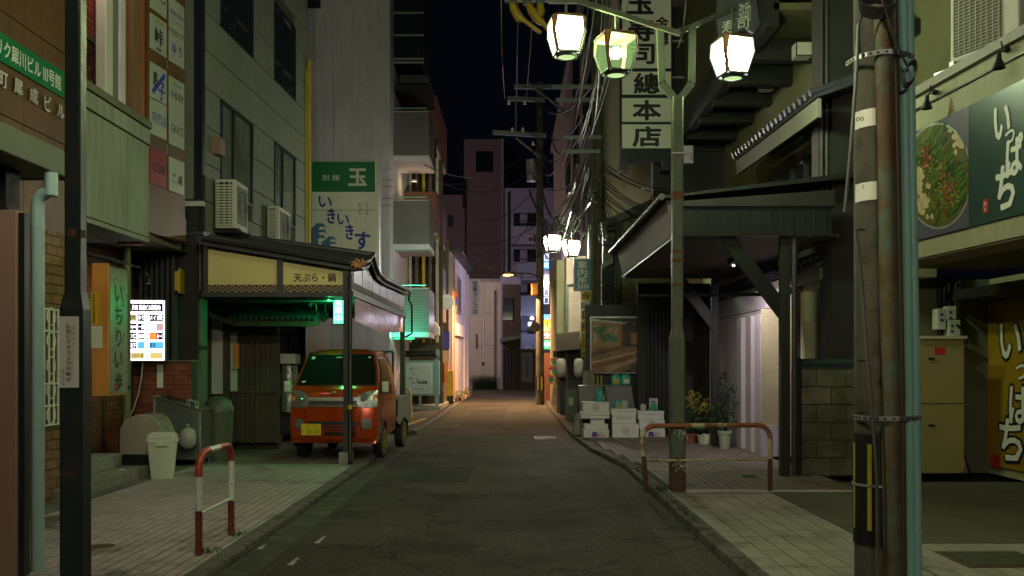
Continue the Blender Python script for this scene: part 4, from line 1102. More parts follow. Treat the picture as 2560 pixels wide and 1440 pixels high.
# ceiling with ribs
B(tc_, 'ceiling', -5.1, xs_ - .05, CY + .13, 22.2, 2.80, 2.86, mat=steel_dk)
for i in range(16): B(tc_, 'ceiling_rib', -5.1, xs_ - .06, 15.1 + i * .45, 15.17 + i * .45, 2.745, 2.80, mat=frame_dk)
def post(x, y, zt, w_=.1, mats=frame_dk):
    part('post', MB().box(x - w_ / 2, x + w_ / 2, y - w_ / 2, y + w_ / 2, PZ, zt, mats), tc_, bevel=.008)
post(-2.665, 14.86, 2.78, .105)
part('post_downpipe', MB().tube([(-2.60, 14.76, 3.1), (-2.60, 14.76, .15), (-2.58, 14.70, .08)], .035, 12, steel_dk), tc_, smooth=60)
B(tc_, 'post_block', -2.78, -2.58, 14.74, 14.96, PZ, .25, mat=concrete, bevel=.01)
mb = MB(); zz = Z_(1017, 14.75); mb.tube([(-2.60, 14.76, zz - .04), (-2.60, 14.76, zz + .03)], .038, 12, yel); part('yellow_tape', mb, tc_)
post(-2.63, 22.1, 2.78, .11); post(-4.6, 21.9, 2.78, .1)
part('corner_downpipe', MB().tube([(-2.5, 22.5, 3.4), (-2.52, 22.5, 3.2), (-2.45, 22.5, 3.1), (-2.45, 22.5, 2.4), (-2.6, 22.4, 2.3)], .025, 6, black_p), tc_)
# green LED sign
ld = thing('led_sign', 'green glowing LED letter sign hanging under the canopy behind the post', 'LED sign', (-3.0, 15.9, 2.3))
lc = at(846, 775, 15.6)
B(ld, 'case', lc.x - .10, lc.x + .10, 15.62, 15.70, lc.z - .25, lc.z + .25, mat=black_p)
gE = EM('led_green', (.12, 1., .45), 9)
mb = MB(); text(None, '営業中', (lc.x - .005, 15.615, lc.z), UX, UZ, .17, .45, gE, .05, vert=True, mb=mb); part('led_text', mb, ld)
gF = EM('led_face', (.10, 1., .35), 2.4)
part('led_face', MB().box(lc.x - .085, lc.x + .085, 15.612, 15.618, lc.z - .23, lc.z + .23, gF), ld)
d = bpy.data.lights.new('led_light', 'AREA'); d.shape = 'RECTANGLE'; d.size = .2; d.size_y = .5; d.energy = 45; d.color = (.05, 1, .25)
o = bpy.data.objects.new('led_light', d); COL.objects.link(o); o.location = (lc.x, 15.72, lc.z); o.rotation_euler = (R(-90), 0, 0)
d = bpy.data.lights.new('led_light', 'POINT'); d.energy = 34; d.color = (.03, 1, .22); d.shadow_soft_size = .04
o = bpy.data.objects.new('led_light', d); COL.objects.link(o); o.location = (lc.x - .16, 15.66, lc.z + .16)
for (px, py, yy) in ((780, 755, 16.2), (790, 790, 16.4), (813, 793, 16.6)):
    p = at(px, py, yy); t = thing('spot_lamp', 'small black spot lamp hanging from the canopy ceiling, unlit' , 'spot lamp', p, 'spot lamps under the canopy')
    part('stem', MB().tube([(p.x, p.y, 2.8), (p.x, p.y, p.z + .06)], .012, 6, black_p), t)
    part('head', MB().tube([p + Vector((-.05, 0, -.07)), p + Vector((.04, 0, .07))], .05, 10, black_p), t)

# restaurant entrance beneath the canopy
en = thing('restaurant_entrance', 'timber restaurant front with boarded screens and small tiled pent roof under the canopy', 'entrance', (-4.8, 17.3, 0))
pr_ = MB(); pr_.hexa([(-5.3, 16.2, 2.42), (-3.42, 16.2, 2.42), (-3.42, 17.3, 2.62), (-5.3, 17.3, 2.62)], [(-5.3, 16.2, 2.46), (-3.42, 16.2, 2.46), (-3.42, 17.3, 2.66), (-5.3, 17.3, 2.66)], wood_dk)
pen = part('pent_roof', pr_, en)
for i in range(17):
    x = -4.95 + i * .093
    part('roof_tile', MB().tube([(x, 16.12, 2.475), (x, 17.2, 2.68)], .032, 8, kawara), pen)
part('pent_fascia', MB().prism([(-5.3, 16.1, 2.58), (-4.9, 16.1, 2.42), (-4.9, 16.1, 2.34), (-5.3, 16.1, 2.48)], (0, .05, 0), wood_dk), en)
B(en, 'eave_beam', -4.9, -3.42, 16.18, 16.26, 2.33, 2.42, mat=wood_dk)
B(en, 'wall', -6.6, -4.4, 17.3, 17.4, PZ, 2.8, mat=black_w)
def ep(name, px0, px1, py0, py1, y, mat, d=.05, label=None):
    return part(name, MB().box(X_(px0, y), X_(px1, y), y, y + d, max(PZ, Z_(py1, y)), Z_(py0, y), mat), en, label)
ep('post', 513, 527, 775, 1130, 17.0, wood_dk); ep('cream_panel', 527, 557, 785, 985, 17.05, cream_pl); ep('post', 557, 574, 780, 1120, 17.0, wood_dk)
ep('notice_board', 575, 593, 828, 978, 17.08, cream_pl, .02); ep('menu_plaque', 582, 597, 858, 922, 16.98, wood_or, .03)
x = X_(571, 17.0)
while x < X_(690, 17.):
    part('board', MB().box(x, x + .085, 17.14, 17.17, .2, Z_(835, 17), wood_dk), en); x += .092
ep('screen_rail', 571, 690, 822, 836, 17.1, wood_dk); ep('screen_post', 628, 634, 830, 1110, 17.08, wood_dk); ep('sill', 530, 690, 975, 983, 17.1, wood_dk)
# sliding doors washed green by the sign
dr = B(en, 'sliding_door', X_(688, 19.4), X_(754, 19.4), 19.4, 19.46, PZ, 2.75, mat=wood_dk)
for (a, b) in ((692, 718), (724, 750)):
    for (c_, d_) in ((818, 832), (840, 895), (900, 1000)):
        part('door_pane', MB().box(X_(a, 19.4), X_(b, 19.4), 19.385, 19.40, Z_(d_, 19.4), Z_(c_, 19.4), cream_pl if d_ < 899 else wood_dk), dr)
B(en, 'side_wall', -5.3, -5.25, 17.4, 19.4, PZ, 2.8, mat=wood_dk)
B(en, 'rear_wall', -4.48, -4.33, 19.3, 21.9, PZ, 2.8, mat=steel_dk)
en2 = thing('covered_cart', 'foil wrapped hand cart with grey box on top beside the truck', 'cart', (-4.4, 17.9, 0))
foil = M('crumpled_foil', (.40, .42, .38), .3, metal=.6, var=.3, scale=7, bump=1., bs=14)
B(en2, 'cart', X_(692, 17.9), X_(742, 17.9), 17.7, 18.2, .3, 1.0, mat=black_w)
mb = MB(); random.seed(2); cx, cz = X_(722, 17.7), 1.2; rgs = []
for i in range(9):
    rgs.append([Vector((cx + .17 * math.cos(a) * (1 + random.uniform(-.25, .2)), 17.75 + .2 * math.sin(a), .75 + i * .11 + random.uniform(-.03, .03))) for a in [2 * math.pi * k / 12 for k in range(12)]])
mb.ring(rgs, foil); part('foil_cover', mb, en2)
B(en2, 'box', X_(700, 17.7), X_(742, 17.7), 17.6, 18.0, 1.66, 1.86, mat=cream_pl, bevel=.02)
for x in (X_(695, 17.8), X_(738, 17.8)): part('wheel', MB().tube([(x - .03, 17.9, .2), (x + .03, 17.9, .2)], .14, 14, black_p), en2)

# big hanging sign above the canopy
GY = 23.0
bs_ = thing('tempura_shop_sign', 'large white and green upright signboard with blue brush letters and waves above the canopy', 'sign', (-4.2, GY, 3.6))
B(bs_, 'case', X_(775, GY), X_(949, GY), GY, GY + .34, 3.6, Z_(399, GY), mat=alu, bevel=.02)
fc = B(bs_, 'face', X_(779, GY), X_(940, GY), GY - .012, GY - .001, 3.62, Z_(403, GY), mat=M('sign_milk', (.90, .87, .84), .35, var=.07, scale=1, bump=0, streak=.1))
part('green_field', MB().box(X_(780, GY), X_(938, GY), GY - .018, GY - .013, Z_(480, GY), Z_(404, GY), green_sg), fc)
B(fc, 'seam', X_(779, GY), X_(940, GY), GY - .016, GY - .012, Z_(526, GY), Z_(525, GY), mat=frame_dk)
G = lambda px, py: at(px, py, GY - .02)
mb = MB(); text(None, '玉', G(894, 443), UX, UZ, .46, .43, ink_white, .05, mb=mb); text(None, '別 館', G(827, 444), UX, UZ, .44, .145, ink_white, .02, mb=mb); part('lettering', mb, fc)
for s_, px, py, w_, h_ in (('い', 813, 505, .34, .27), ('き', 828, 540, .19, .38), ('い', 858, 549, .30, .26), ('き', 874, 580, .19, .38), ('す', 906, 602, .38, .46)):
    text(fc, s_, G(px, py), (UX + UZ * -.08), UZ, w_, h_, ink_blue, .045)
text(fc, 'そっぷ鍋', G(917, 522), UX, UZ, .09, .31, ink_green, .01, vert=True); text(fc, '天ぷら', G(899, 522), UX, UZ, .09, .29, ink_green, .01, vert=True)
wv = MB()
def wave(cx, cy, s_):
    pts = [(-30, 60), (-34, 0), (-20, -8), (-6, -22), (14, -20), (22, -6), (14, -10), (2, -10), (-2, 0), (16, -2), (24, 10), (12, 6), (0, 8), (0, 16), (14, 16), (20, 28), (6, 24), (-4, 28), (0, 60)]
    wv.prism([G(cx + a * s_, cy + b * s_) for a, b in pts], (0, -.002, 0), wave_a)
wave(798, 575, .80); wave(826, 605, .66); wave(848, 640, .5)
part('wave_print', wv, fc)
mb = MB()
for py in (425, 452, 468, 498, 515): mb.tube([at(945, py, GY + .2), at(980, py - 2, GY + 5)], .012, 4, cable_m)
part('stay_wire', mb, bs_)

# ================================================================ GREY TOWER WITH BALCONIES
gt_ = thing('grey_tower', 'tall grey concrete apartment tower with mesh glass balconies behind the green and white sign', 'building', (-6, 30, 0))
B(gt_, 'wall', -8.6, -3.72, 28.04, 36, 0, 24, mat=grey_w)
cells = []
for r_ in range(6):
    z0 = (0.1, 2.72, 5.5, 8.33, 11.16, 14.0)[r_]; z1 = (2.72, 5.5, 8.33, 11.16, 14.0, 16.8)[r_]
    for k in range(8):
        x1 = -3.72 - k * .573
        cells.append((Vector((x1 - .287, 28.03, (z0 + z1) / 2)), UX, UZ, -UY, .56, z1 - z0 - .014, .022))
pieces(gt_, 'wall_panel', cells, grey_w, 60)
B(gt_, 'window_slot', X_(752, 27.9), X_(800, 27.9), 27.9, 28.0, Z_(18, 27.9), 16, mat=black_w)
part('round_vent', MB().tube([at(778, 160, 28.0), at(778, 160, 27.93)], .085, 12, grey_w), gt_)
def meshglass():
    m = M('wired_glass', (.25, .22, .23), .25, var=.2, scale=.7, bump=.0, spec=.6)
    t = m.node_tree; n, l = t.nodes, t.links; b = n['Principled BSDF']
    br = n.new('ShaderNodeTexBrick'); br.offset = 0; br.inputs['Scale'].default_value = 1; br.inputs['Mortar Size'].default_value = .005
    br.inputs['Brick Width'].default_value = .05; br.inputs['Row Height'].default_value = .05; br.inputs['Bias'].default_value = 0
    geo = n.new('ShaderNodeNewGeometry'); sp = n.new('ShaderNodeSeparateXYZ'); cb = n.new('ShaderNodeCombineXYZ'); ads = n.new('ShaderNodeMath'); ads.operation = 'ADD'
    l.new(geo.outputs['Position'], sp.inputs[0]); l.new(sp.outputs[0], ads.inputs[0]); l.new(sp.outputs[1], ads.inputs[1]); l.new(ads.outputs[0], cb.inputs[0]); l.new(sp.outputs[2], cb.inputs[1])
    l.new(cb.outputs[0], br.inputs['Vector'])
    old = b.inputs['Base Color'].links[0].from_socket
    mx = n.new('ShaderNodeMix'); mx.data_type = 'RGBA'; l.new(br.outputs['Fac'], mx.inputs[0]); l.new(old, mx.inputs[6]); mx.inputs[7].default_value = (.02, .025, .025, 1)
    l.new(mx.outputs[2], b.inputs['Base Color'])
    return m
wg = meshglass()
for i, (pt_, pb_) in enumerate(((280, 388), (502, 610), (722, 830))):
    by = 28.8; x0, x1 = X_(978, by), X_(1071, by); zt, zb = Z_(pt_, by), Z_(pb_, by)
    bl = B(gt_, 'balcony', x0, x1 + .02, by + .03, by + 2.0, zb - .16, zb, mat=white_w)
    part('glass_panel', MB().box(x0, x1, by, by + .02, zb, zt, wg), bl)
    part('glass_panel', MB().box(x1, x1 + .02, by, by + 2.0, zb, zt, wg), bl)
    part('handrail', MB().tube([(x0 + .06, by, zt + .12), (x1 - .06, by, zt + .12)], .022, 6, alu), bl); part('top_rail', MB().box(x0, x1, by - .01, by + .03, zt, zt + .03, alu), bl)
    mb = MB().box(x0, x1, by - .01, by + .03, zb - .03, zb, alu)
    part('bottom_rail', mb, bl)
    B(bl, 'side_slab', x0 - .02, x0 + .02, by, by + .3, zb, zt, mat=frame_dk)
en_ = B(gt_, 'stair_enclosure', X_(984, 28.8), X_(1060, 28.8), 28.8, 31, Z_(160, 28.8), 17, mat=steel_dk)
for (a, b) in ((-40, 30), (36, 86), (92, 146)):
    part('pane', MB().box(X_(988, 28.8), X_(1057, 28.8), 28.78, 28.8, Z_(b, 28.8), Z_(a, 28.8), glass_dk), en_)
for py in (33, 89, 148, 157): part('glazing_bar', MB().box(X_(984, 28.8), X_(1060, 28.8), 28.75, 28.8, Z_(py + 2, 28.8), Z_(py - 2, 28.8), alu), en_)
B(gt_, 'stair_soffit', X_(1000, 28.9), X_(1072, 28.9), 28.9, 31, Z_(205, 28.8), Z_(185, 28.8), mat=frame_dk)
B(gt_, 'stair_soffit', X_(985, 28.9), X_(1072, 28.9), 28.9, 31.5, Z_(215, 28.8) - .1, Z_(210, 28.8) , mat=steel_dk)
gt2 = thing('added_green_tube', 'added green light tube under the lowest mesh glass balcony', 'neon tube', (-3.4, 28.2, 2.3))  # added tube and area light, put in to turn the lowest balcony green
part('tube', MB().tube([(-3.62, 28.3, 2.42), (-3.0, 28.3, 2.42)], .02, 6, EM('green_tube', (.05, 1, .3), 1.2)), gt2)
d = bpy.data.lights.new('added_tube_light', 'AREA'); d.shape = 'RECTANGLE'; d.size = .8; d.size_y = .1; d.energy = 26; d.color = (.08, 1, .5)
o = bpy.data.objects.new('added_tube_light', d); COL.objects.link(o); o.location = (-3.3, 28.1, 2.45); o.rotation_euler = (R(150), 0, 0)
rb_ = thing('russet_bay_building', 'russet brown building whose bays jut out behind the balconies', 'building', (-4, 33, 0))
B(rb_, 'wall', -7, -3.3, 36.1, 36.9, 0, 11, mat=redbrown)
B(rb_, 'bay', -4.6, -2.55, 31.2, 36, 9.1, 10.75, mat=redbrown); B(rb_, 'bay_soffit', -4.5, -2.58, 31.25, 35.9, 9.02, 9.1, mat=cream)
B(rb_, 'bay', -4.6, -2.58, 31.6, 36, 6.15, 7.55, mat=redbrown); B(rb_, 'bay_soffit', -4.5, -2.6, 31.65, 35.9, 6.07, 6.15, mat=cream)
part('flue', MB().tube([(-2.62, 31.1, 8.6), (-2.62, 31.1, 9.1), (-2.4, 31.1, 9.15)], .08, 8, black_p), rb_)
for i in range(5):
    x = -3.68 + i * .24
    B(rb_, 'upright', x, x + .1, 32.8, 32.9, 2.4, 9.0, mat=(cream, brown_w, yel, brown_w, cream)[i])
B(rb_, 'back_wall', -3.72, -2.5, 33.2, 33.3, 0.2, 9.0, mat=wood_dk)
d = bpy.data.lights.new('added_stair_lamp', 'POINT'); d.energy = 7; d.color = (1, .75, .35); d.shadow_soft_size = .08  # added lamp, put in to brighten the recess by the balconies
o = bpy.data.objects.new('added_stair_lamp', d); COL.objects.link(o); o.location = (-3.25, 30.6, 7.6)
rb_l = part('added_stair_lamp', MB().lathe((-3.25, 30.6, 7.7), [(.10, 0), (.08, .06), (0, .09)], 10, alu), rb_)

# ================================================================ ORANGE KEI TRUCK
tr = thing('pickup_truck', 'metallic orange mini pickup truck with yellow wheels parked under the tempura canopy', 'truck', (-2.98, 15.2, PZ))
TT = Matrix.Translation((-2.955, 15.12, PZ)) @ Matrix.Rotation(R(-3.5), 4, 'Z')
opaint = M('orange_metallic', (.50, .058, .005), .18, metal=.35, var=.03, bump=0, spec=.6, coat=.8)
chrome = M('chrome', (.8, .8, .82), .22, metal=1., var=0, bump=0)
lens = M('lens_clear', (.42, .43, .46), .12, metal=.7, var=.3, scale=18, bump=.6, bs=40)
trg = M('windscreen', (.008, .012, .012), .05, var=0, bump=0, spec=.3)
tyre = M('tyre', (.015, .015, .015), .8, var=.1, bump=.1)
rimy = M('yellow_rim', (.36, .34, .02), .3, metal=.3, var=.1, bump=0)
plate_y = M('plate_yellow', (.72, .55, .02), .4, var=.04, bump=0)
platei = M('plate_ink', (.05, .12, .03), .4, var=0, bump=0)
def hw(z):                                         # half width by height
    pts = [(.2, .69), (.42, .725), (.95, .735), (1.2, .72), (1.55, .655), (1.80, .575), (1.9, .54)]
    for (a, b), (c_, d_) in zip(pts, pts[1:]):
        if z <= c_: return b + (d_ - b) * max(0, (z - a)) / (c_ - a)
    return pts[-1][1]
# side profile (y, z), front at y=0
front = [(.10, .30), (.035, .36), (.0, .46), (.0, .62), (.02, .78), (.035, .95), (.06, 1.08), (.13, 1.18), (.20, 1.225)]
wsh = [(.235, 1.245), (.40, 1.462), (.56, 1.673), (.635, 1.772)]
roof = [(.74, 1.83), (.92, 1.865), (1.2, 1.875), (1.45, 1.87), (1.58, 1.84)]
back = [(1.66, 1.74), (1.70, 1.3), (1.70, .55), (1.68, .42)]
cw, ar = .68, .335
arch = [(cw + ar * math.cos(a), .30 + ar * math.sin(a)) for a in [R(d_) for d_ in (12, 35, 60, 90, 120, 145, 168)]]
prof = front + wsh + roof + back + [(1.12, .38)] + arch + [(.3, .32)]
def xfront(y, z, w_):                              # corners of the nose rounded in plan
    return w_ * (1 - .055 * max(0, 1 - y / .22) ** 1.6)
xs9 = [-1, -.965, -.90, -.6, -.2, .2, .6, .90, .965, 1]
mb = MB()
def P3(xr, y, z):
    w_ = hw(z)
    x = xr * w_
    bulge = .10 * (abs(xr) ** 3.2)                 # plan curvature of nose and screen
    k = max(0, 1 - y / .9) if z > .3 else 0
    yy = y + bulge * k
    if z > 1.80: z = z - .045 * abs(xr) ** 3
    return TT @ Vector((x, yy, z))
n = len(prof)
rings = [[P3(xr, y, z) for (y, z) in prof] for xr in xs9]
mb.ring(rings, opaint, caps=False)
def yat(pts, z):
    for (y0, z0), (y1, z1) in zip(pts, pts[1:]):
        if z0 <= z <= z1: return y0 + (y1 - y0) * (z - z0) / max(1e-6, z1 - z0)
    return pts[-1][0]
fr_up = front + wsh + roof[:3]; bk_up = sorted([(1.68, .42), (1.70, .55), (1.70, 1.3), (1.66, 1.74), (1.58, 1.84), (1.45, 1.87), (1.2, 1.875)], key=lambda p: p[1])
for s_ in (-1, 1):
    rows = []
    for z in (.66, .80, .95, 1.10, 1.20, 1.35, 1.5, 1.62, 1.72, 1.80, 1.85, 1.872):
        a, b = yat(fr_up, z), yat(bk_up, z)
        rows.append([P3(s_, a + (b - a) * i / 10, z) for i in range(11)])
    mb.ring(rows, opaint, closed=False)
    lowp = [(y, z) for y, z in front if z < .66] + [(yat(fr_up, .66), .66), (1.70, .66), (1.70, .55), (1.68, .42), (1.12, .38)] + arch + [(.3, .32)]
    mb.poly([P3(s_, y, z) for y, z in lowp], opaint)
cab = part('cab', mb, tr, smooth=32, bevel=0)
# glass
def onface(xr, i0, i1, f, off=.006):               # point between profile points i0..i1 pushed outwards
    (y0, z0), (y1, z1) = i0, i1
    y, z = y0 + (y1 - y0) * f, z0 + (z1 - z0) * f
    d_ = Vector((0, -(z1 - z0), (y1 - y0))).normalized()
    p = P3(xr, y, z)
    return p + (TT.to_3x3() @ d_) * off
def screen(x_list, f0, f1, off, base=((.235, 1.245), (.625, 1.762))):
    rows = []
    for f in f0:
        rows.append([onface(x, base[0], base[1], f, off) for x in x_list])
    return rows
mb = MB(); fl = [.03, .08, .3, .5, .7, .92, .97]
rows = []
for f in fl:
    k = .90 if f in (.03, .97) else .925
    rows.append([onface(x * k / .925, (.235, 1.245), (.635, 1.772), f, .012) for x in (-.925, -.8, -.5, -.2, .2, .5, .8, .925)])
mb.ring(rows, trg, closed=False); ws = part('windscreen', mb, tr, smooth=60)
mb = MB(); rows2 = [[onface(x, (.235, 1.245), (.635, 1.772), f, .006) for x in (-.955, -.8, -.5, 0, .5, .8, .955)] for f in (-.01, .3, .6, 1.005)]
mb.ring(rows2, black_p, closed=False); part('screen_seal', mb, ws)
for f, a, b, w_, h_, mt in ((.86, -.78, 0, .055, .05, cream_pl), (.10, -.80, 0, .06, .035, cream_pl), (.88, -.04, 0, .10, .03, M('mirror_grey', (.25, .25, .22), .3, var=0, bump=0)), (.88, .82, 0, .04, .025, ink_white)):
    c_ = onface(a, (.235, 1.245), (.635, 1.772), f, .017)
    uu = (TT.to_3x3() @ UX); vv = (TT.to_3x3() @ Vector((0, .61, .79))).normalized()
    part('screen_sticker', MB().obox(c_, uu, vv, uu.cross(vv), w_, h_, .002, mt), ws)
# dashboard glimpse is hidden behind dark glass; wipers
for (x0, x1) in ((-.62, -.05), (-.05, .52)):
    part('wiper', MB().tube([onface(x0, (.235, 1.245), (.635, 1.772), .05, .03), onface((x0 + x1) / 2, (.235, 1.245), (.635, 1.772), .0, .03), onface(x1, (.235, 1.245), (.635, 1.772), .01, .03)], .007, 5, black_p), ws)
# side windows both sides
for s_ in (-1, 1):
    def wrow(g, off):
        rows = []
        for i in range(7):
            z = 1.11 - g + (.58 + 2 * g) * i / 6
            y0 = (.46 if z < 1.2 else .46 + (z - 1.2) * .58) - g; y1 = 1.34 + g
            rows.append([TT @ Vector((s_ * (hw(z) + off), y0 + (y1 - y0) * k / 3, z)) for k in range(4)])
        return rows
    side = part('side_window', MB().ring(wrow(0, .012), trg, closed=False), tr, smooth=40)
    part('window_rubber', MB().ring(wrow(.025, .006), black_p, closed=False), side, smooth=40)
    mb = MB()
    for q0, q1 in (((.33, 1.2), (.33, .75)), ((.33, .75), (.40, .62)), ((1.45, 1.72), (1.45, .48)), ((.33, 1.2), (.70, 1.75)), ((.7, 1.75), (1.45, 1.78))):
        mb.tube([TT @ Vector((s_ * (hw(q0[1]) + .001), q0[0], q0[1])), TT @ Vector((s_ * (hw(q1[1]) + .001), q1[0], q1[1]))], .0065, 4, black_p)
    part('door_seam', mb, tr)
    part('door_handle', MB().box(s_ * .735, s_ * .76, 1.18, 1.34, .98, 1.01, opaint, TT), tr, bevel=.005)
    ms = 0.83 * s_
    mr = part('side_mirror', MB().ring([[TT @ Vector((ms + a * .055 * k, .26 + dy, 1.22 + b * .095 * k)) for a, b in ((1, 1), (-1, 1), (-1, -1), (1, -1))] for k, dy in ((.75, -.05), (1, -.02), (1, .02), (.95, .04))], cream_pl), tr, bevel=.012)
    part('mirror_arm', MB().tube([TT @ Vector((s_ * .70, .38, 1.20)), TT @ Vector((ms, .28, 1.17))], .014, 6, black_p), mr)
# headlights
for s_ in (-1, 1):
    hp = [(.98, .80), (1.13, .955), (1.145, .80), (1.13, .62), (1.05, .50), (.92, .56), (.87, .72), (.86, .9)]
    hp = [(x, z) for z, x in [(.985, .985), (1.175, .985), (1.165, .80), (1.10, .60), (.985, .53), (.90, .57), (.885, .80), (.90, .985)]]
    def hpt(x, z, off): 
        y0 = .035 + (z - .95) * .2 if z < 1.08 else .06 + (z - 1.08) * .7
        return P3(s_ * x, max(.02, y0), z) + (TT.to_3x3() @ Vector((0, -off, 0)))
    mb = MB(); o_ = [hpt(x, z, .012) for x, z in hp]; c_ = hpt(.78, 1.03, .03)
    for a, b in zip(o_, o_[1:] + o_[:1]): mb.add([a, b, c_], [(0, 1, 2)], lens)
    mb.ring([[hpt(x, z, -.02) for x, z in hp], o_], black_p, caps=False)
    hl = part('headlight', mb, tr, smooth=20)
    part('headlight_bulb', MB().lathe(hpt(.72, 1.04, .033), [(.035, -.01), (.0, .02)], 10, chrome), hl)
    part('reflector', MB().obox(hpt(.70, 1.03, .030), TT.to_3x3() @ UX, UZ, TT.to_3x3() @ -UY, .09, .09, .003, chrome), hl)
    part('indicator', MB().obox(hpt(.92, 1.03, .018), TT.to_3x3() @ UX, UZ, TT.to_3x3() @ -UY, .04, .07, .004, M('amber', (.6, .25, .04), .3, var=0, bump=0) if s_ < 0 else MATS['amber']), hl)
def fpnt(x, z, off=.0):
    for (y0, z0), (y1, z1) in zip(front, front[1:]):
        if z0 <= z <= z1:
            y = y0 + (y1 - y0) * (z - z0) / (z1 - z0); break
    else: y = .0
    return P3(x / hw(z), y, z) + (TT.to_3x3() @ Vector((0, -off, 0)))
def fstrip(name, x0, x1, z0, z1, off, mat, par=tr, nx=8, taper=0., lab=None):
    mb = MB(); rows = []
    for z in (z0, (z0 + z1) / 2, z1):
        k = 1 - taper * (z1 - z) / (z1 - z0)
        rows.append([fpnt((x0 + (x1 - x0) * i / nx) * k, z, off) for i in range(nx + 1)])
    mb.ring(rows, mat, closed=False)
    mb.ring([[fpnt((x0 + (x1 - x0) * i / nx) * (1 - taper), z0, off) for i in range(nx + 1)], [fpnt((x0 + (x1 - x0) * i / nx) * (1 - taper), z0, -.01) for i in range(nx + 1)]], mat, closed=False)
    mb.ring([[fpnt((x0 + (x1 - x0) * i / nx), z1, off) for i in range(nx + 1)], [fpnt((x0 + (x1 - x0) * i / nx), z1, -.01) for i in range(nx + 1)]], mat, closed=False)
    return part(name, mb, par, lab, smooth=40)
fstrip('grille_recess', -.41, .41, .90, 1.06, .006, M('grille_grey', (.12, .12, .13), .25, metal=.5, var=.1, bump=0), taper=.04)
fstrip('chrome_bar', -.415, .415, 1.0, 1.06, .024, chrome)
fstrip('chrome_bar', -.395, .395, .90, .935, .022, chrome)
fstrip('bumper_crease', -.40, .40, .76, .785, .015, opaint)
fstrip('bumper_crease', -.38, .38, .865, .885, .012, opaint)
fstrip('intake', -.43, .43, .55, .665, .006, black_p, taper=.08)
fstrip('intake', -.14, .40, .43, .55, .006, black_p, taper=.02)
for z in (.535, .58, .49): fstrip('intake_bar', -.15, .40, z, z + .018, .014, opaint)
fstrip('bumper_lip', -.66, .66, .345, .39, .012, opaint)
for s_ in (-1, 1):
    a = sorted((s_ * .64, s_ * .49))
    fl_ = fstrip('fog_light_housing', a[0], a[1], .545, .70, .010, M('fog_grey', (.14, .15, .16), .3, var=.1, bump=0) if s_ < 0 else MATS['fog_grey'], nx=4)
    c_ = fpnt(s_ * .585, .615, .022); fw = TT.to_3x3() @ -UY
    part('fog_lamp', MB().tube([c_ - fw * .01, c_ + fw * .006], .036, 14, chrome), fl_); part('fog_lens', MB().tube([c_ + fw * .006, c_ + fw * .009], .024, 12, lens), fl_)
    mb = MB(); mb.tube([fpnt(s_ * .47, .84, .004), fpnt(s_ * .44, .66, .004), fpnt(s_ * .50, .45, .004)], .006, 4, black_p); part('bumper_seam', mb, tr)
# badge, number plate
c_ = fpnt(0, 1.115, .008); ax = TT.to_3x3() @ UX; fw = TT.to_3x3() @ -UY
mb = MB(); mb.tube([c_ + ax * (.055 * math.cos(a)) + UZ * (.032 * math.sin(a)) for a in [2 * math.pi * k / 18 for k in range(19)]], .005, 5, chrome)
mb.tube([c_ + ax * -.03 - UZ * .015, c_ + ax * 0 + UZ * .018, c_ + ax * .03 - UZ * .012], .006, 5, chrome); part('emblem', mb, tr)
pc_ = fpnt(-.345, .53, .03)
np_ = part('number_plate', MB().obox(pc_, ax, UZ, fw, .33, .19, .006, plate_y), tr, bevel=.004)
q_ = pc_ + fw * .007
text(np_, '26-21', q_ + ax * .025 - UZ * .025, ax, UZ, .215, .085, platei, -.004); text(np_, '金沢 483', q_ + UZ * .062, ax, UZ, .16, .036, platei, 0); text(np_, 'あ', q_ + ax * -.13 - UZ * .02, ax, UZ, .03, .035, platei, 0)
# bed
bd = part('bed_floor', MB().box(-.70, .70, 1.74, 3.36, .62, .68, steel_dk, TT), tr)
for s_ in (-1, 1):
    g = part('bed_gate', MB().box(s_ * .70, s_ * .725, 1.76, 3.36, .64, .95, opaint, TT), tr, bevel=.006)
    part('gate_rail', MB().box(s_ * .695, s_ * .735, 1.75, 3.37, .95, .975, alu, TT), g)
part('tailgate', MB().box(-.70, .70, 3.34, 3.37, .64, .95, opaint, TT), tr)
# sheet thrown over the near side gate
mb = MB(); rows = []
random.seed(4)
for k, (dx, z) in enumerate(((.50, .985), (.70, .99), (.745, .985), (.75, .85), (.755, .70), (.75, .60))):
    rows.append([TT @ Vector((dx + .012 * math.sin(i * 1.9 + k) * (k > 2), 1.80 + i * .13, z - (.06 * (math.sin(i * .9) + 1) if k == 5 else 0))) for i in range(12)])
mb.ring(rows, M('pale_tarp', (.40, .36, .30), .6, var=.2, bump=.3, bs=15), closed=False); part('bed_sheet', mb, tr, smooth=60)
# head board frame behind cab
mb = MB()
for a, b in (((-.66, .95), (-.66, 1.83)), ((.66, .95), (.66, 1.83)), ((-.66, 1.83), (.66, 1.83)), ((-.66, 1.45), (.66, 1.45))):
    mb.tube([TT @ Vector((a[0], 1.80, a[1])), TT @ Vector((b[0], 1.80, b[1]))], .022, 6, black_p)
part('guard_frame', mb, tr)
part('chassis', MB().box(-.55, .55, .2, 3.2, .30, .45, black_p, TT), tr)
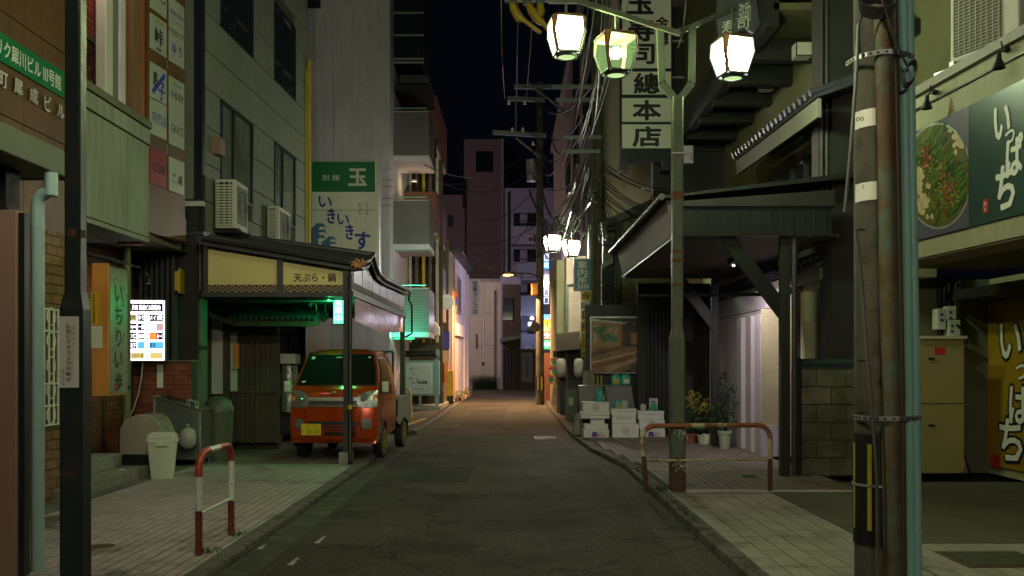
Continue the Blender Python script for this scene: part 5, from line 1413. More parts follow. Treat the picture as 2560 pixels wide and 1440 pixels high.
# wheels
def wheel(x, y, s_):
    w_ = part('wheel', MB().ring([[TT @ Vector((x + dx, y + r * math.cos(a), .275 + r * math.sin(a))) for a in [2 * math.pi * k / 28 for k in range(28)]] for dx, r in ((-.075, .215), (-.075, .255), (-.055, .275), (.055, .275), (.075, .255), (.075, .215))], tyre), tr, smooth=40)
    o = x + s_ * .062
    mb = MB(); mb.ring([[TT @ Vector((o + dx * s_, y + r * math.cos(a), .275 + r * math.sin(a))) for a in [2 * math.pi * k / 28 for k in range(28)]] for dx, r in ((0, .20), (.018, .212), (.018, .192), (-.02, .18))], rimy, caps=False)
    for k in range(8):
        a = 2 * math.pi * k / 8
        for da in (-.13, .13):
            mb.tube([TT @ Vector((o + s_ * .008, y + .03 * math.cos(a), .275 + .03 * math.sin(a))), TT @ Vector((o + s_ * .004, y + .19 * math.cos(a + da), .275 + .19 * math.sin(a + da)))], .012, 5, rimy)
    mb.tube([TT @ Vector((o - s_ * .0, y, .275)), TT @ Vector((o + s_ * .02, y, .275))], .035, 12, rimy)
    part('rim', mb, w_, smooth=40)
    part('hub_disc', MB().tube([TT @ Vector((o - s_ * .03, y, .275)), TT @ Vector((o - s_ * .02, y, .275))], .15, 20, black_p), w_)
for s_ in (-1, 1):
    wheel(s_ * .655, .68, s_); wheel(s_ * .655, 2.58, s_)
part('mudflap', MB().box(.56, .74, 2.95, 2.96, .18, .55, black_p, TT), tr)

# ================================================================ RIGHT: UTILITY POLE WITH PIPES
up_ = thing('utility_pole', 'thick concrete utility pole strapped with rusty and teal conduits in the right foreground', 'utility pole', (2.40, 6.1, .1))
conc_p = M('pole_concrete', (.095, .088, .066), .85, var=.2, scale=5, bump=.3, dirt=(.045, .04, .03), dirt_amt=.4, dirt_scale=3, streak=.35)
part('shaft', MB().ring([[(cx + r * math.cos(a), 6.12 + r * math.sin(a), z) for a in [2 * math.pi * k / 28 for k in range(28)]] for cx, r, z in ((2.445, .158, .08), (2.425, .148, 6.5), (2.42, .14, 9))], conc_p), up_, smooth=50)
def cnd(name, x0, x1, y, r, mat, n_=14):
    part(name, MB().tube([(x0, y, .08), (x0 * .75 + x1 * .25, y, 1.6), (x1, y, 4.2), (x1 - .01, y, 7)], r, n_, mat), up_, smooth=60)
cnd('conduit', 2.457, 2.385, 5.925, .060, rust_pipe)
cnd('conduit', 2.525, 2.455, 5.925, .022, brown_pipe)
cnd('conduit', 2.575, 2.525, 5.95, .034, teal)
cnd('conduit', 2.635, 2.575, 5.99, .036, teal)
def strap(z, dx=0.):
    pts = []
    hull = [(2.245 + dx, 6.10), (2.26 + dx, 5.99), (2.31 + dx, 5.91), (2.385 + dx, 5.862), (2.45 + dx, 5.858), (2.54 + dx, 5.89), (2.60 + dx, 5.93), (2.645 + dx, 5.97), (2.66 + dx, 6.02)]
    mb = MB()
    mb.ring([[Vector((x, y, z + .001 * i)) for i, (x, y) in enumerate(hull)], [Vector((x, y, z + .03 + .001 * i)) for i, (x, y) in enumerate(hull)]], alu, closed=False)
    for (a, b) in zip(hull, hull[1:]):
        a, b = Vector((*a, 0)), Vector((*b, 0)); k = max(1, int((b - a).length / .035)); u_ = (b - a).normalized(); nn_ = u_.cross(UZ)
        for i in range(k):
            c_ = a + (b - a) * (i + .5) / k + UZ * (z + .017)
            mb.obox(c_ + nn_ * .001, u_, UZ, nn_, .016, .012, .003, black_p)
    part('perforated_strap', mb, up_)
strap(3.66, -.03); strap(1.32, .015)
wrap = MB(); wrap.ring([[(2.442 + r * math.cos(a), 6.12 + r * math.sin(a), z) for a in [2 * math.pi * k / 28 for k in range(28)]] for r, z in ((.166, .50), (.166, 1.23))], black_p)
wp = part('pole_guard', wrap, up_, 'black and yellow pole guard', smooth=50)
for a_ in (-2.3, -3.1):
    m2 = MB(); m2.ring([[(2.442 + .1685 * math.cos(a_ + t), 6.12 + .1685 * math.sin(a_ + t), z) for t in (-.085, -.04, 0, .04, .085)] for z in (.60, 1.165)], M('reflective_yellow', (.40, .34, .02), .35, var=.05, bump=0) if a_ == -2.3 else MATS['reflective_yellow'], closed=False); part('yellow_strip', m2, wp)
part('guard_band', MB().ring([[(2.442 + .170 * math.cos(a), 6.12 + .180 * math.sin(a), z) for a in [2 * math.pi * k / 28 for k in range(28)]] for z in (.885, .900)], alu), wp)
def plate_on_pole(px0_, px1_, py0_, py1_, txt, tpx, tpy, w_, h_):
    z0, z1 = Z_(py1_, 5.97), Z_(py0_, 5.97)
    m2 = MB(); m2.ring([[(2.430 + .153 * math.cos(a), 6.12 + .158 * math.sin(a), z) for a in [R(d_) for d_ in range(-175, -84, 10)]] for z in (z0, z1)], sign_w, closed=False); p_ = part('number_label', m2, up_)
    text(p_, txt, at(tpx, tpy, 5.955), Vector((.92, -.38, 0)), UZ, w_, h_, ink, .0)
plate_on_pole(0, 0, 268, 312, '00', 2150, 298, .05, .030)
plate_on_pole(0, 0, 452, 498, '2', 2158, 467, .014, .022)
mb = MB(); mb.tube([at(2146, 60, 5.94), at(2142, 170, 5.92), at(2128, 360, 5.9), at(2112, 530, 5.9)], .011, 8, cable_g); part('slanted_tube', mb, up_)
mb = MB(); mb.tube([at(2140, 575, 5.93), at(2158, 740, 5.93), at(2166, 860, 5.91), at(2180, 1010, 5.90), at(2192, 1200, 5.89), at(2195, 1500, 5.89)], .010, 8, cable_g); part('slanted_tube', mb, up_)
mb = MB()
for k in range(5):
    c_ = at(2190, 25, 5.84); mb.tube([c_ + Vector((.10 * math.cos(a) * (1 + .05 * k), -.01 * k, .05 * math.sin(a) + .012 * k)) for a in [2 * math.pi * i / 12 for i in range(13)]], .010, 5, cable_m)
for k in range(6):
    c_ = at(2272, 190, 5.84); mb.tube([c_ + Vector((.035 * math.cos(a) + .02 * math.sin(a), -.006 * k, .075 * math.sin(a) + .004 * k)) for a in [2 * math.pi * i / 12 for i in range(13)]], .006, 5, cable_m)
mb.tube([at(2205, 0, 5.8), at(2225, 60, 5.8), at(2250, 130, 5.82), at(2268, 165, 5.84)], .008, 5, cable_m)
mb.tube([at(2160, 20, 5.85), at(2146, 70, 5.9), at(2150, 130, 5.93)], .007, 5, cable_m)
part('cable_coil', mb, up_)
mb = MB()
for py in (575, 902, 1032, 1055): mb.obox(at(2152, py, 5.955), UX, UZ, -UY, .05, .012, .01, steel_dk)
part('strap_mark', mb, up_)

# ================================================================ RIGHT: NOODLE SHOP WITH CREAM FASCIA
SO = Vector((4.75, 10.93, 0)); su = Vector((.077, -1, 0)).normalized(); sn = su.cross(UZ)   # towards the camera; sn faces the street
if sn.x > 0: sn = -sn
ns = thing('noodle_shop', 'shop with cream fascia and dark signboard showing a bowl photo at the right edge', 'building', (6, 10, 0))
def sp_(t, z, d_=0): return SO + su * t + UZ * z + sn * d_
cr_f = M('fascia_cream', (.33, .32, .20), .7, var=.12, scale=1, bump=.15, streak=.25)
mb = MB(); mb.obox(sp_(1.9, 3.85, -.5), su, UZ, sn, 5.4, 1.92, .5, cr_f); part('fascia', mb, ns)
mb = MB(); mb.obox(sp_(1.9, 4.86, -.5), su, UZ, sn, 5.46, .10, .56, fascia_bg); part('coping', mb, ns)
mb = MB(); mb.obox(sp_(1.9, 3.0, 0), su, UZ, sn, 5.42, .18, .03, cr_f); part('fascia_rail', mb, ns)
mb = MB(); mb.obox(sp_(1.9, 4.66, 0), su, UZ, sn, 5.42, .02, .03, frame_dk); part('cable_track', mb, ns)
sgn = MB(); sgn.obox(sp_(1.65, 3.76, 0), su, UZ, sn, 4.2, 1.28, .03, M('signboard_dark', (.025, .065, .06), .35, var=.5, scale=.5, bump=0)); sgp = part('signboard', sgn, ns)
# ordinary left part: photo of a steel pot piled with leeks
ph = MB(); PW = 1.62
ph.obox(sp_(1.24 - PW / 2, 3.76, .031), su, UZ, sn, PW, 1.28, .002, M('photo_ground', (.10, .09, .14), .4, var=.3, scale=1.5, bump=0))
pot = M('photo_pot', (.17, .17, .26), .35, var=.25, scale=4, bump=0); broth = M('photo_broth', (.13, .11, .03), .4, var=.4, scale=9, bump=0)
leek = [M('photo_leek%d' % i, c_, .4, var=.3, scale=20, bump=0) for i, c_ in enumerate(((.035, .12, .01), (.08, .20, .015), (.015, .05, .008)))]
mush = M('photo_meat', (.50, .38, .22), .5, var=.3, scale=14, bump=0); chil = M('photo_chilli', (.26, .03, .02), .5, var=.3, bump=0); seed = M('photo_sesame', (.42, .30, .06), .5, var=.3, bump=0)
def pp(px, py, d_):                                # on the photo print, from its picture position
    r = (px - HX) / F; t = (SO.x - r * SO.y) / (r * su.y - su.x)
    c_ = SO + su * t; return sp_(t, Z_(py, c_.y), d_)
cxp, cyp, rx, ry = 2352, 440, 82, 128
def ell(k, dx=0, dy=0, a0=0, a1=360, n_=36): return [(cxp + dx + rx * k * math.cos(R(a)), cyp + dy + ry * k * math.sin(R(a))) for a in [a0 + (a1 - a0) * i / n_ for i in range(n_ + (0 if a1 - a0 == 360 else 1))]]
clip = lambda p_: (min(2429, p_[0]), p_[1])
ph.poly([pp(*clip(p_), .034) for p_ in ell(1.04)], alu); ph.poly([pp(*clip(p_), .0345) for p_ in ell(1.0)], broth)
ph.poly([pp(*clip(p_), .0342) for p_ in (ell(1.04, 0, 0, 0, 180, 18)[::1] + [(2275, 520), (2300, 600), (2350, 590), (2400, 560)][::1])], pot) if False else None
random.seed(9)
for i in range(430):
    a = random.uniform(0, 6.28); q_ = math.sqrt(random.random()) * .95
    x, y = cxp + 8 + rx * q_ * math.cos(a), cyp - 8 + ry * q_ * math.sin(a)
    if x > 2424 or (x < 2330 and y > 440) or (x > 2385 and y < 400): continue
    L_ = random.uniform(14, 34); an = R(random.gauss(-52, 12)); w_ = random.uniform(1.6, 3.2)
    dx, dy = L_ / 2 * math.cos(an), L_ / 2 * math.sin(an); nx, ny = -math.sin(an) * w_ / 2, math.cos(an) * w_ / 2
    d_ = .036 + i * .000012
    ph.poly([pp(*clip((x - dx + nx, y - dy + ny)), d_), pp(*clip((x + dx + nx, y + dy + ny)), d_), pp(*clip((x + dx - nx, y + dy - ny)), d_), pp(*clip((x - dx - nx, y - dy - ny)), d_)], random.choice(leek))
def blobs(n_, bx, by, sx, sy, r0, r1, mt, d0):
    for i in range(n_):
        x, y = random.gauss(bx, sx), random.gauss(by, sy); r = random.uniform(r0, r1)
        if x > 2426 or ((x - cxp) / rx) ** 2 + ((y - cyp) / ry) ** 2 > .98: continue
        k0 = random.uniform(.5, 1)
        ph.poly([pp(*clip((x + r * math.cos(a) * k0, y + r * math.sin(a) * (1 + .3 * math.sin(3 * a)))), d0 + i * .00002) for a in [i2 * .9 for i2 in range(7)]], mt)
blobs(60, 2292, 470, 13, 26, 5, 12, mush, .043); blobs(24, 2318, 515, 12, 14, 5, 10, mush, .0445); blobs(22, 2408, 350, 9, 18, 4, 9, mush, .043)
blobs(60, 2375, 470, 14, 30, 2, 4, chil, .045); blobs(30, 2325, 390, 8, 14, 2, 5, chil, .045); blobs(150, 2372, 480, 22, 30, 1, 2, seed, .046); blobs(60, 2330, 410, 18, 26, 1, 2, seed, .046)
part('bowl_photo', ph, sgp, 'photo print of a pot of leeks and meat')
ru = -su                                          # reading direction on this wall runs away from the camera... mirrored below
rd_ = su
def lt(s_, px, py, w_, h_, mt=ink_white, bold=.04, par=sgp, d_=.034): text(par, s_, pp(px, py, d_), rd_, UZ, w_, h_, mt, bold, n=sn)
lt('い', 2514, 305, .26, .33); lt('っ', 2534, 330 + 12, .15, .14); lt('ぱ', 2545, 388, .26, .40); lt('ち', 2522, 468, .30, .44)
m2 = MB(); m2.obox(pp(2472, 515, .031), su, UZ, sn, .085, .14, .003, red_sg); rs = part('red_seal', m2, sgp)
lt('六', 2472, 510, .06, .05, ink_white, .03, rs, .036); lt('味', 2472, 524, .03, .035, ink_white, .01, rs, .036)
# spot lamps over the sign
def arm_lamp(px, py, k, lab):
    r = (px + 30 - HX) / F; t = (SO.x - r * SO.y) / (r * su.y - su.x); b_ = sp_(t, 0, .02); b_.z = Z_(py - 30 * k, b_.y)
    h_ = at(px, py, b_.y - .12 * k)
    t_ = thing('sign_spotlight', lab, 'spotlight', b_)
    part('bracket', MB().tube([b_, b_ + sn * .06 + UZ * .01], .03, 8, black_p), t_)
    part('arm', MB().tube([b_ + sn * .05, b_ + sn * .08 + UZ * .08, h_ + UZ * .13 + UX * .04, h_ + UZ * .10], .008, 6, black_p), t_)
    part('shade', MB().lathe(h_, [(.0, .10), (.024, .10), (.026, .05), (.062, -.045), (.058, -.045), (.0, .02)], 16, black_p), t_, smooth=40)
arm_lamp(2317, 262, 1, 'small black bell spotlight over the bowl photo nearer the utility pole'); arm_lamp(2497, 160, 1.15, 'larger black bell spotlight over the white brush letters')
# storey below: overhang, walls
dk_w = M('dark_olive', (.13, .12, .06), .9, var=.2, bump=.2)  # one dark olive for overhang, soffit, rear and upper walls
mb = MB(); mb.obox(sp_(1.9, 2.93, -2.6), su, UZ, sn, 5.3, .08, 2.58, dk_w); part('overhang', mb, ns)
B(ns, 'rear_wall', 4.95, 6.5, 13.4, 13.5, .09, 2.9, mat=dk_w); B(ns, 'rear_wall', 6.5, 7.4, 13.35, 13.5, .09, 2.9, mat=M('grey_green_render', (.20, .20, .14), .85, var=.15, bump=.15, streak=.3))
B(ns, 'side_wall', 6.92, 7.1, 6, 13.35, .09, 2.9, mat=cr_f)
ywb = thing('yellow_wall_banner', 'mustard wall panel with large white brush letters outlined in black', 'signboard', (6.9, 12.5, .2))
B(ywb, 'board', 6.88, 6.918, 9.0, 13.3, .22, 2.55, mat=M('mustard', (.34, .20, .012), .5, var=.1, bump=0))
def yl(s_, px, py, w_, h_):
    y = Y_(px, 6.87); c_ = Vector((6.875, y, Z_(py, y)))
    mb = MB(); text(None, s_, c_, -UY, UZ, w_, h_, ink, .10, n=-UX, mb=mb); part('letter_outline', mb, ywb)
    mb = MB(); text(None, s_, c_ - UX * .004, -UY, UZ, w_ * .88, h_ * .88, ink_white, .035, n=-UX, mb=mb); part('letter', mb, ywb)
yl('い', 2526, 852, .62, .56); yl('っ', 2553, 930, .3, .25); yl('ば', 2549, 1010, .58, .62); yl('ち', 2527, 1100, .66, .66)
B(ywb, 'red_seal', 6.872, 6.879, Y_(2500, 6.88), Y_(2478, 6.88), Z_(1172, 13), Z_(1138, 13), mat=red_sg)
cb_ = thing('storage_cabinet', 'tall olive beige storage cabinet with red sticker standing under the shop overhang', 'cabinet', (6, 13.1, .1))
xa, xb = X_(2262, 13.15), X_(2374, 13.15)
B(cb_, 'body', xa, xb, 12.72, 13.2, .16, 2.02, mat=M('cabinet_olive', (.30, .26, .10), .5, var=.06, bump=.02), bevel=.01)
B(cb_, 'top_lip', xa - .01, xb + .02, 12.68, 13.2, 2.02, 2.06, mat=cream); B(cb_, 'seam', xa, xb, 12.715, 12.72, 1.12, 1.13, mat=black_w)
B(cb_, 'sticker', X_(2338, 12.7), X_(2364, 12.7), 12.712, 12.718, Z_(886, 12.7), Z_(868, 12.7), mat=red_sg); B(cb_, 'handle', X_(2322, 12.7), X_(2337, 12.7), 12.70, 12.718, Z_(899, 12.7), Z_(894, 12.7), mat=steel_dk); B(cb_, 'handle', X_(2322, 12.7), X_(2337, 12.7), 12.70, 12.718, Z_(1066, 12.7), Z_(1061, 12.7), mat=steel_dk)
for x in (xa + .05, xb - .05): B(cb_, 'foot', x - .02, x + .02, 12.8, 12.9, .09, .16, mat=black_p)
em_ = thing('electricity_meters', 'cream electricity meters with grey conduits on the wall above the storage cabinet', 'meter box', at(2375, 800, 13.3))
for (a, b, c_, d_) in ((2340, 2362, 772, 824), (2362, 2388, 766, 800), (2366, 2398, 800, 846)):
    mbx = part('meter', MB().box(X_(a, 13.2), X_(b, 13.2), 13.15, 13.33, Z_(d_, 13.2), Z_(c_, 13.2), cream_pl), em_, bevel=.012)
    for k in range(2): part('dial', MB().box(X_(a + 7, 13.2), X_(a + 14, 13.2), 13.145, 13.15, Z_(c_ + 18 + 14 * k, 13.2), Z_(c_ + 12 + 14 * k, 13.2), ink_blue), mbx)
mb = MB()
for px, top in ((2360, 708), (2372, 700), (2388, 712), (2396, 720)): mb.tube([at(px, 830, 13.3), at(px, top, 13.3), at(px + 10, top - 8, 13.3)], .016, 6, alu)
mb.tube([at(2352, 1180, 13.3), at(2352, 850, 13.32), at(2350, 720, 13.32), at(2380, 690, 13.3)], .05, 8, steel_dk); mb.tube([at(2392, 812, 13.1), at(2405, 825, 13.1), at(2412, 838, 13.1)], .02, 6, black_p)
part('conduit', mb, em_)
tl_ = thing('folded_frame', 'folded dark frame leaning between the storage cabinet and the yellow banner', 'frame', (6.4, 13.1, .1))
for k in range(3): part('bar', MB().tube([(6.42 + .05 * k, 13.1, .12), (6.36 + .03 * k, 13.3, 1.0 - .15 * k)], .018, 6, (black_p, alu, steel_dk)[k]), tl_)
B(ns, 'dark_awning', 6.3, 6.9, 11.2, 13.3, 2.58, 2.72, mat=black_w)
# set-back upper storey and rooftop unit
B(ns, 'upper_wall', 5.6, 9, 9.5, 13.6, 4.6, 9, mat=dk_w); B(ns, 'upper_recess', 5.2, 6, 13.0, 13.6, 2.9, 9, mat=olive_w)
B(ns, 'upper_slats', 4.9, 6.0, 12.6, 12.9, 6.2, 6.4, mat=steel_dk)
u2 = thing('rooftop_air_conditioner', 'large cream air conditioner standing on the fascia ledge above the shop sign', 'air conditioner', (5.1, 9.6, 5.0))
ay = 9.75; ax0, ax1 = X_(2352, ay), X_(2435, ay)
T2 = Matrix.Translation((5.02, 9.80, 5.0)) @ Matrix.Rotation(R(-66), 4, 'Z')
def u2b(name, *a, mat, bevel=0, par=u2): return part(name, MB().box(*a, mat, T2), par, bevel=bevel)
u2b('case', -.42, .42, 0, .34, 0, .92, mat=cream_pl, bevel=.02)
u2b('grille_panel', -.36, .22, -.012, -.001, .05, .86, mat=M('grille_shadow', (.10, .10, .06), .6, var=.1, bump=0))
for i in range(22): u2b('grille_wire', -.36, .22, -.02, -.014, .06 + i * .036, .065 + i * .036, mat=cream_pl)
for i in range(9): u2b('grille_rib', -.36 + i * .07, -.355 + i * .07, -.024, -.018, .05, .86, mat=cream_pl)
u2b('side_cover', .421, .44, .08, .30, .12, .8, mat=cream_pl, bevel=.01)
u2b('badge', .30, .36, -.008, .0, .74, .80, mat=ink_blue)
for x in (-.36, .36): u2b('foot', x - .03, x + .03, -.05, .38, -.06, -.001, mat=alu)
T2b = T2.copy()
u2b('stand_rail', -.6, .6, -.04, .0, -.10, -.061, mat=alu)

# ================================================================ RIGHT: JAPANESE RESTAURANT
jr = thing('japanese_restaurant', 'dark timber Japanese restaurant with tiled eaves and cream wall panels on the right', 'building', (5.5, 17, 0))
B(jr, 'street_wall', 4.95, 5.6, 13.6, 24, 2.6, 9.5, mat=olive_w)
B(jr, 'corner_column', X_(2080, 13.2), X_(2140, 13.2), 13.2, 13.7, .1, 10, mat=M('column_dark', (.022, .023, .02), .6, var=.2, bump=.05))
B(jr, 'column', X_(2046, 13.4), X_(2078, 13.4), 13.4, 13.7, 3.95, 10, mat=M('mauve_brown_column', (.09, .07, .075), .5, var=.2, bump=.05))
for px in (2056, 2069): part('corner_pipe', MB().tube([(X_(px, 13.3), 13.33, 3.95), (X_(px, 13.3), 13.33, 10)], .028, 8, frame_dk), jr, smooth=60)
# balcony soffits and beams of the upper storey
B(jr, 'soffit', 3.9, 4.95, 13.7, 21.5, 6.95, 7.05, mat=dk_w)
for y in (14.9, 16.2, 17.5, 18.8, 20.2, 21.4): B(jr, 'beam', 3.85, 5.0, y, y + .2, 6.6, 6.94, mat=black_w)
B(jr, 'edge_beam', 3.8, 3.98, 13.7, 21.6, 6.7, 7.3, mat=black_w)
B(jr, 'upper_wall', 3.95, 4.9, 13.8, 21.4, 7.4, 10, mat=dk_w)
B(jr, 'far_beam', 3.3, 5.0, 21.5, 21.9, 4.2, 10, mat=black_w)
for (px, py, s_, y, lab) in ((2005, 128, 40, 14.4, 'nearest white paper cube lamp under the dark upper beams'), (1915, 212, 34, 17, 'middle white paper cube lamp under the dark upper beams'), (1840, 286, 30, 19.2, 'farthest white paper cube lamp under the dark upper beams')):
    c_ = at(px, py, y); q_ = .125
    cl_ = thing('cube_lamp', lab, 'wall lamp', c_, 'cube lamps along the upper wall')
    part('shade', MB().box(c_.x - q_, c_.x + q_, c_.y - q_, c_.y + q_, c_.z - q_ * .85, c_.z + q_ * .85, cream_pl), cl_)
    mb = MB()
    for a in (-1, 1):
        for b in (-1, 1): mb.box(c_.x + a * q_ - .008, c_.x + a * q_ + .008, c_.y + b * q_ - .008, c_.y + b * q_ + .008, c_.z - q_ * .87, c_.z + q_ * .87, black_w)
        mb.box(c_.x - q_, c_.x + q_, c_.y - q_ - .008, c_.y - q_ + .004, c_.z + a * q_ * .85 - .008, c_.z + a * q_ * .85 + .008, black_w)
    mb.box(c_.x + q_, 4.96, c_.y - .03, c_.y + .03, c_.z - .03, c_.z + .03, black_w)
    part('frame', mb, cl_)
# pent roof with tiles
pt_ = MB(); pt_.hexa([(4.2, 12.75, 5.36), (4.95, 12.75, 5.62), (4.95, 17.4, 5.62), (4.2, 17.4, 5.50)], [(4.2, 12.75, 5.41), (4.95, 12.75, 5.72), (4.95, 17.4, 5.72), (4.2, 17.4, 5.55)], kawara)
pro = part('pent_roof', pt_, jr)
for i in range(20):
    y = 12.8 + i * .235; z = 5.42 + (y - 12.8) * .028
    part('roof_tile', MB().tube([(4.14, y, z + .02), (4.9, y, z + .28)], .055, 8, kawara), pro)
part('pent_fascia', MB().hexa([(4.22, 12.7, 5.08), (4.27, 12.7, 5.08), (4.27, 17.35, 5.22), (4.22, 17.35, 5.22)], [(4.22, 12.7, 5.34), (4.27, 12.7, 5.34), (4.27, 17.35, 5.48), (4.22, 17.35, 5.48)], fascia_bg), jr)
wn = B(jr, 'window', 4.90, 4.94, 13.9, 17.8, 3.95, 5.1, mat=glass_dk)
for y in (14.6, 15.3, 16.0, 16.1, 17.0): B(wn, 'mullion', 4.86, 4.90, y, y + .05, 3.95, 5.1, mat=frame_dk)
# deep entrance canopy
cn = MB(); cn.box(2.32, 4.45, 12.8, 12.9, 3.45, 3.86, steel_dk); cf = part('canopy_fascia', cn, jr)
for i in range(14): B(cf, 'fascia_rib', 2.4 + i * .15, 2.42 + i * .15, 12.785, 12.8, 3.46, 3.80, mat=steel_dk)
B(cf, 'fascia_cap', 2.28, 4.5, 12.76, 12.95, 3.862, 3.93, mat=black_w)
part('canopy_fascia_top', MB().hexa([(2.32, 12.82, 3.93), (4.5, 12.82, 3.93), (4.5, 12.9, 3.93), (2.32, 12.9, 3.93)], [(2.32, 12.82, 3.94), (4.5, 12.82, 4.10), (4.5, 12.9, 4.10), (2.32, 12.9, 3.94)], black_w), jr)
B(jr, 'canopy_ceiling', 2.35, 4.6, 12.92, 19.4, 3.46, 3.50, mat=M('canopy_board', (.10, .085, .07), .7, var=.2, bump=.1))
rib = MB(); rib.prism([(2.33, 12.95, 3.46), (2.33, 19.4, 3.46), (2.1, 19.5, 3.50), (2.33, 12.95, 3.86)], (.02, 0, 0), fascia_bg)
sl_ = MB(); sl_.hexa([(2.30, 13.0, 3.48), (2.36, 13.0, 3.48), (2.36, 19.0, 3.48), (2.30, 19.0, 3.48)], [(2.18, 13.0, 3.98), (2.24, 13.0, 3.98), (2.24, 19.0, 3.98), (2.18, 19.0, 3.98)], M('ribbed_metal', (.13, .10, .105), .6, metal=.0, var=.1, bump=0)); sfp = part('side_fascia', sl_, jr)
cells = []
y = 13.05
while y < 18.95:
    cells.append((Vector((2.235, y, 3.72)), UY, Vector((-.235, 0, .97)).normalized(), Vector((-.97, 0, -.235)).normalized(), .035, .46, .02)); y += .09
pieces(sfp, 'rib', cells, MATS['ribbed_metal'], 80)
part('side_gutter', MB().tube([(2.1, 12.9, 4.02), (2.08, 19.4, 4.02)], .05, 8, frame_dk), jr, smooth=60); part('side_trim', MB().tube([(2.3, 12.95, 3.46), (2.3, 19.1, 3.46)], .022, 6, frame_dk), jr)
mb = MB(); mb.hexa([(2.12, 12.9, 4.0), (4.9, 12.9, 4.3), (4.9, 19.4, 4.3), (2.12, 19.4, 4.0)], [(2.12, 12.9, 4.03), (4.9, 12.9, 4.38), (4.9, 19.4, 4.38), (2.12, 19.4, 4.03)], steel_dk); part('canopy_roof', mb, jr)
for (y, px) in ((12.95, 1961), (17.5, 1787)):
    x = X_(px, y)
    part('canopy_post', MB().box(x - .065, x + .065, y - .065, y + .065, .1, 3.46, black_w), jr, bevel=.006)
    part('brace', MB().prism([(x - .95, y - .05, 3.46), (x - .70, y - .05, 3.46), (x - .06, y - .05, 2.62), (x - .06, y - .05, 2.30)], (0, .1, 0), steel_dk), jr)
part('post_downpipe', MB().tube([(X_(1985, 12.9), 12.88, 3.46), (X_(1985, 12.9), 12.88, .12)], .04, 10, frame_dk), jr, smooth=60)
part('tie_beam', MB().tube([(2.35, 17.4, 2.95), (3.85, 13.0, 2.66)], .03, 6, black_w), jr)
part('ceiling_spot', MB().tube([at(1822, 648, 15), at(1832, 660, 14.95)], .05, 10, black_p), jr); part('spot_lens', MB().lathe(at(1834, 664, 14.93), [(.0, -.02), (.028, 0), (.0, .02)], 8, EM('spot_white', (1, .92, .98), 6)), jr)
d = bpy.data.lights.new('ceiling_spot', 'SPOT'); d.energy = 150; d.color = (1, .88, .93); d.shadow_soft_size = .04; d.spot_size = R(120); d.spot_blend = .8
o = bpy.data.objects.new('ceiling_spot', d); COL.objects.link(o); o.location = at(1838, 668, 14.9); o.rotation_euler = Vector((.30, .5, -.8)).to_track_quat('-Z', 'Y').to_euler()
# tiled eave under canopy and fascia behind
B(jr, 'eave_board', 4.55, 4.62, 13.6, 22, 2.92, 3.10, mat=fascia_bg)
mb = MB(); mb.hexa([(4.5, 13.6, 3.12), (4.95, 13.6, 3.3), (4.95, 22, 3.3), (4.5, 22, 3.12)], [(4.5, 13.6, 3.16), (4.95, 13.6, 3.4), (4.95, 22, 3.4), (4.5, 22, 3.16)], kawara); ero = part('eave', mb, jr)
for i in range(34):
    y = 13.7 + i * .245
    m2 = MB(); m2.tube([(4.44, y, 3.20), (4.92, y, 3.42)], .055, 10, kawara); part('roof_tile', m2, ero)
# cream walls with pilasters
lil = M('lilac_lit_cream', (.50, .46, .46), .75, var=.06, scale=1, bump=.15, bs=30)  # cream with the lilac light on these faces put into its colour
B(jr, 'plinth_wall', 4.30, 5.1, 15.62, 19.5, .1, .62, mat=grey_w)
B(jr, 'cream_wall', 4.32, 5.1, 15.64, 19.6, .62, 2.60, mat=lil)
for y in (15.62, 16.25, 16.95): B(jr, 'pilaster', 4.22, 4.33, y, y + .38, .1, 2.52, mat=lil, bevel=.01)
B(jr, 'front_wall', 4.23, 5.3, 15.58, 15.66, .62, 2.6, mat=M('warm_cream', (.52, .46, .28), .8, var=.1, scale=1, bump=.35, bs=35)); B(jr, 'front_plinth', 4.225, 4.92, 15.56, 15.66, .1, .62, mat=grey_w)
B(jr, 'wall_header', 4.34, 4.9, 15.7, 20, 2.62, 2.95, mat=lil)
B(jr, 'door', X_(1994, 15.3), X_(2022, 15.3), 15.3, 15.4, .1, 2.5, mat=wood_dk)
B(jr, 'bright_pier', X_(2012, 14.2), X_(2082, 14.2), 14.2, 14.4, .1, Z_(728, 14.2), mat=M('pale_green_render', (.72, .78, .48), .8, var=.08, bump=.3, bs=40))
B(jr, 'header', X_(1985, 14.6), X_(2010, 14.6), 14.6, 14.7, 2.0, 2.85, mat=redbrown)
B(jr, 'dark_recess', 3.55, 4.4, 20.2, 20.3, .1, 3.4, mat=black_w); B(jr, 'grey_pier', X_(1776, 19.6), X_(1784, 19.6) + .05, 19.6, 19.7, .1, 2.8, mat=cream)
for i in range(7): B(jr, 'dark_slat', 3.0 + i * .085, 3.05 + i * .085, 20.4, 20.45, .1, 3.45, mat=steel_dk)
B(jr, 'back_screen', 2.8, 4.4, 20.5, 20.55, .1, 3.45, mat=black_w)
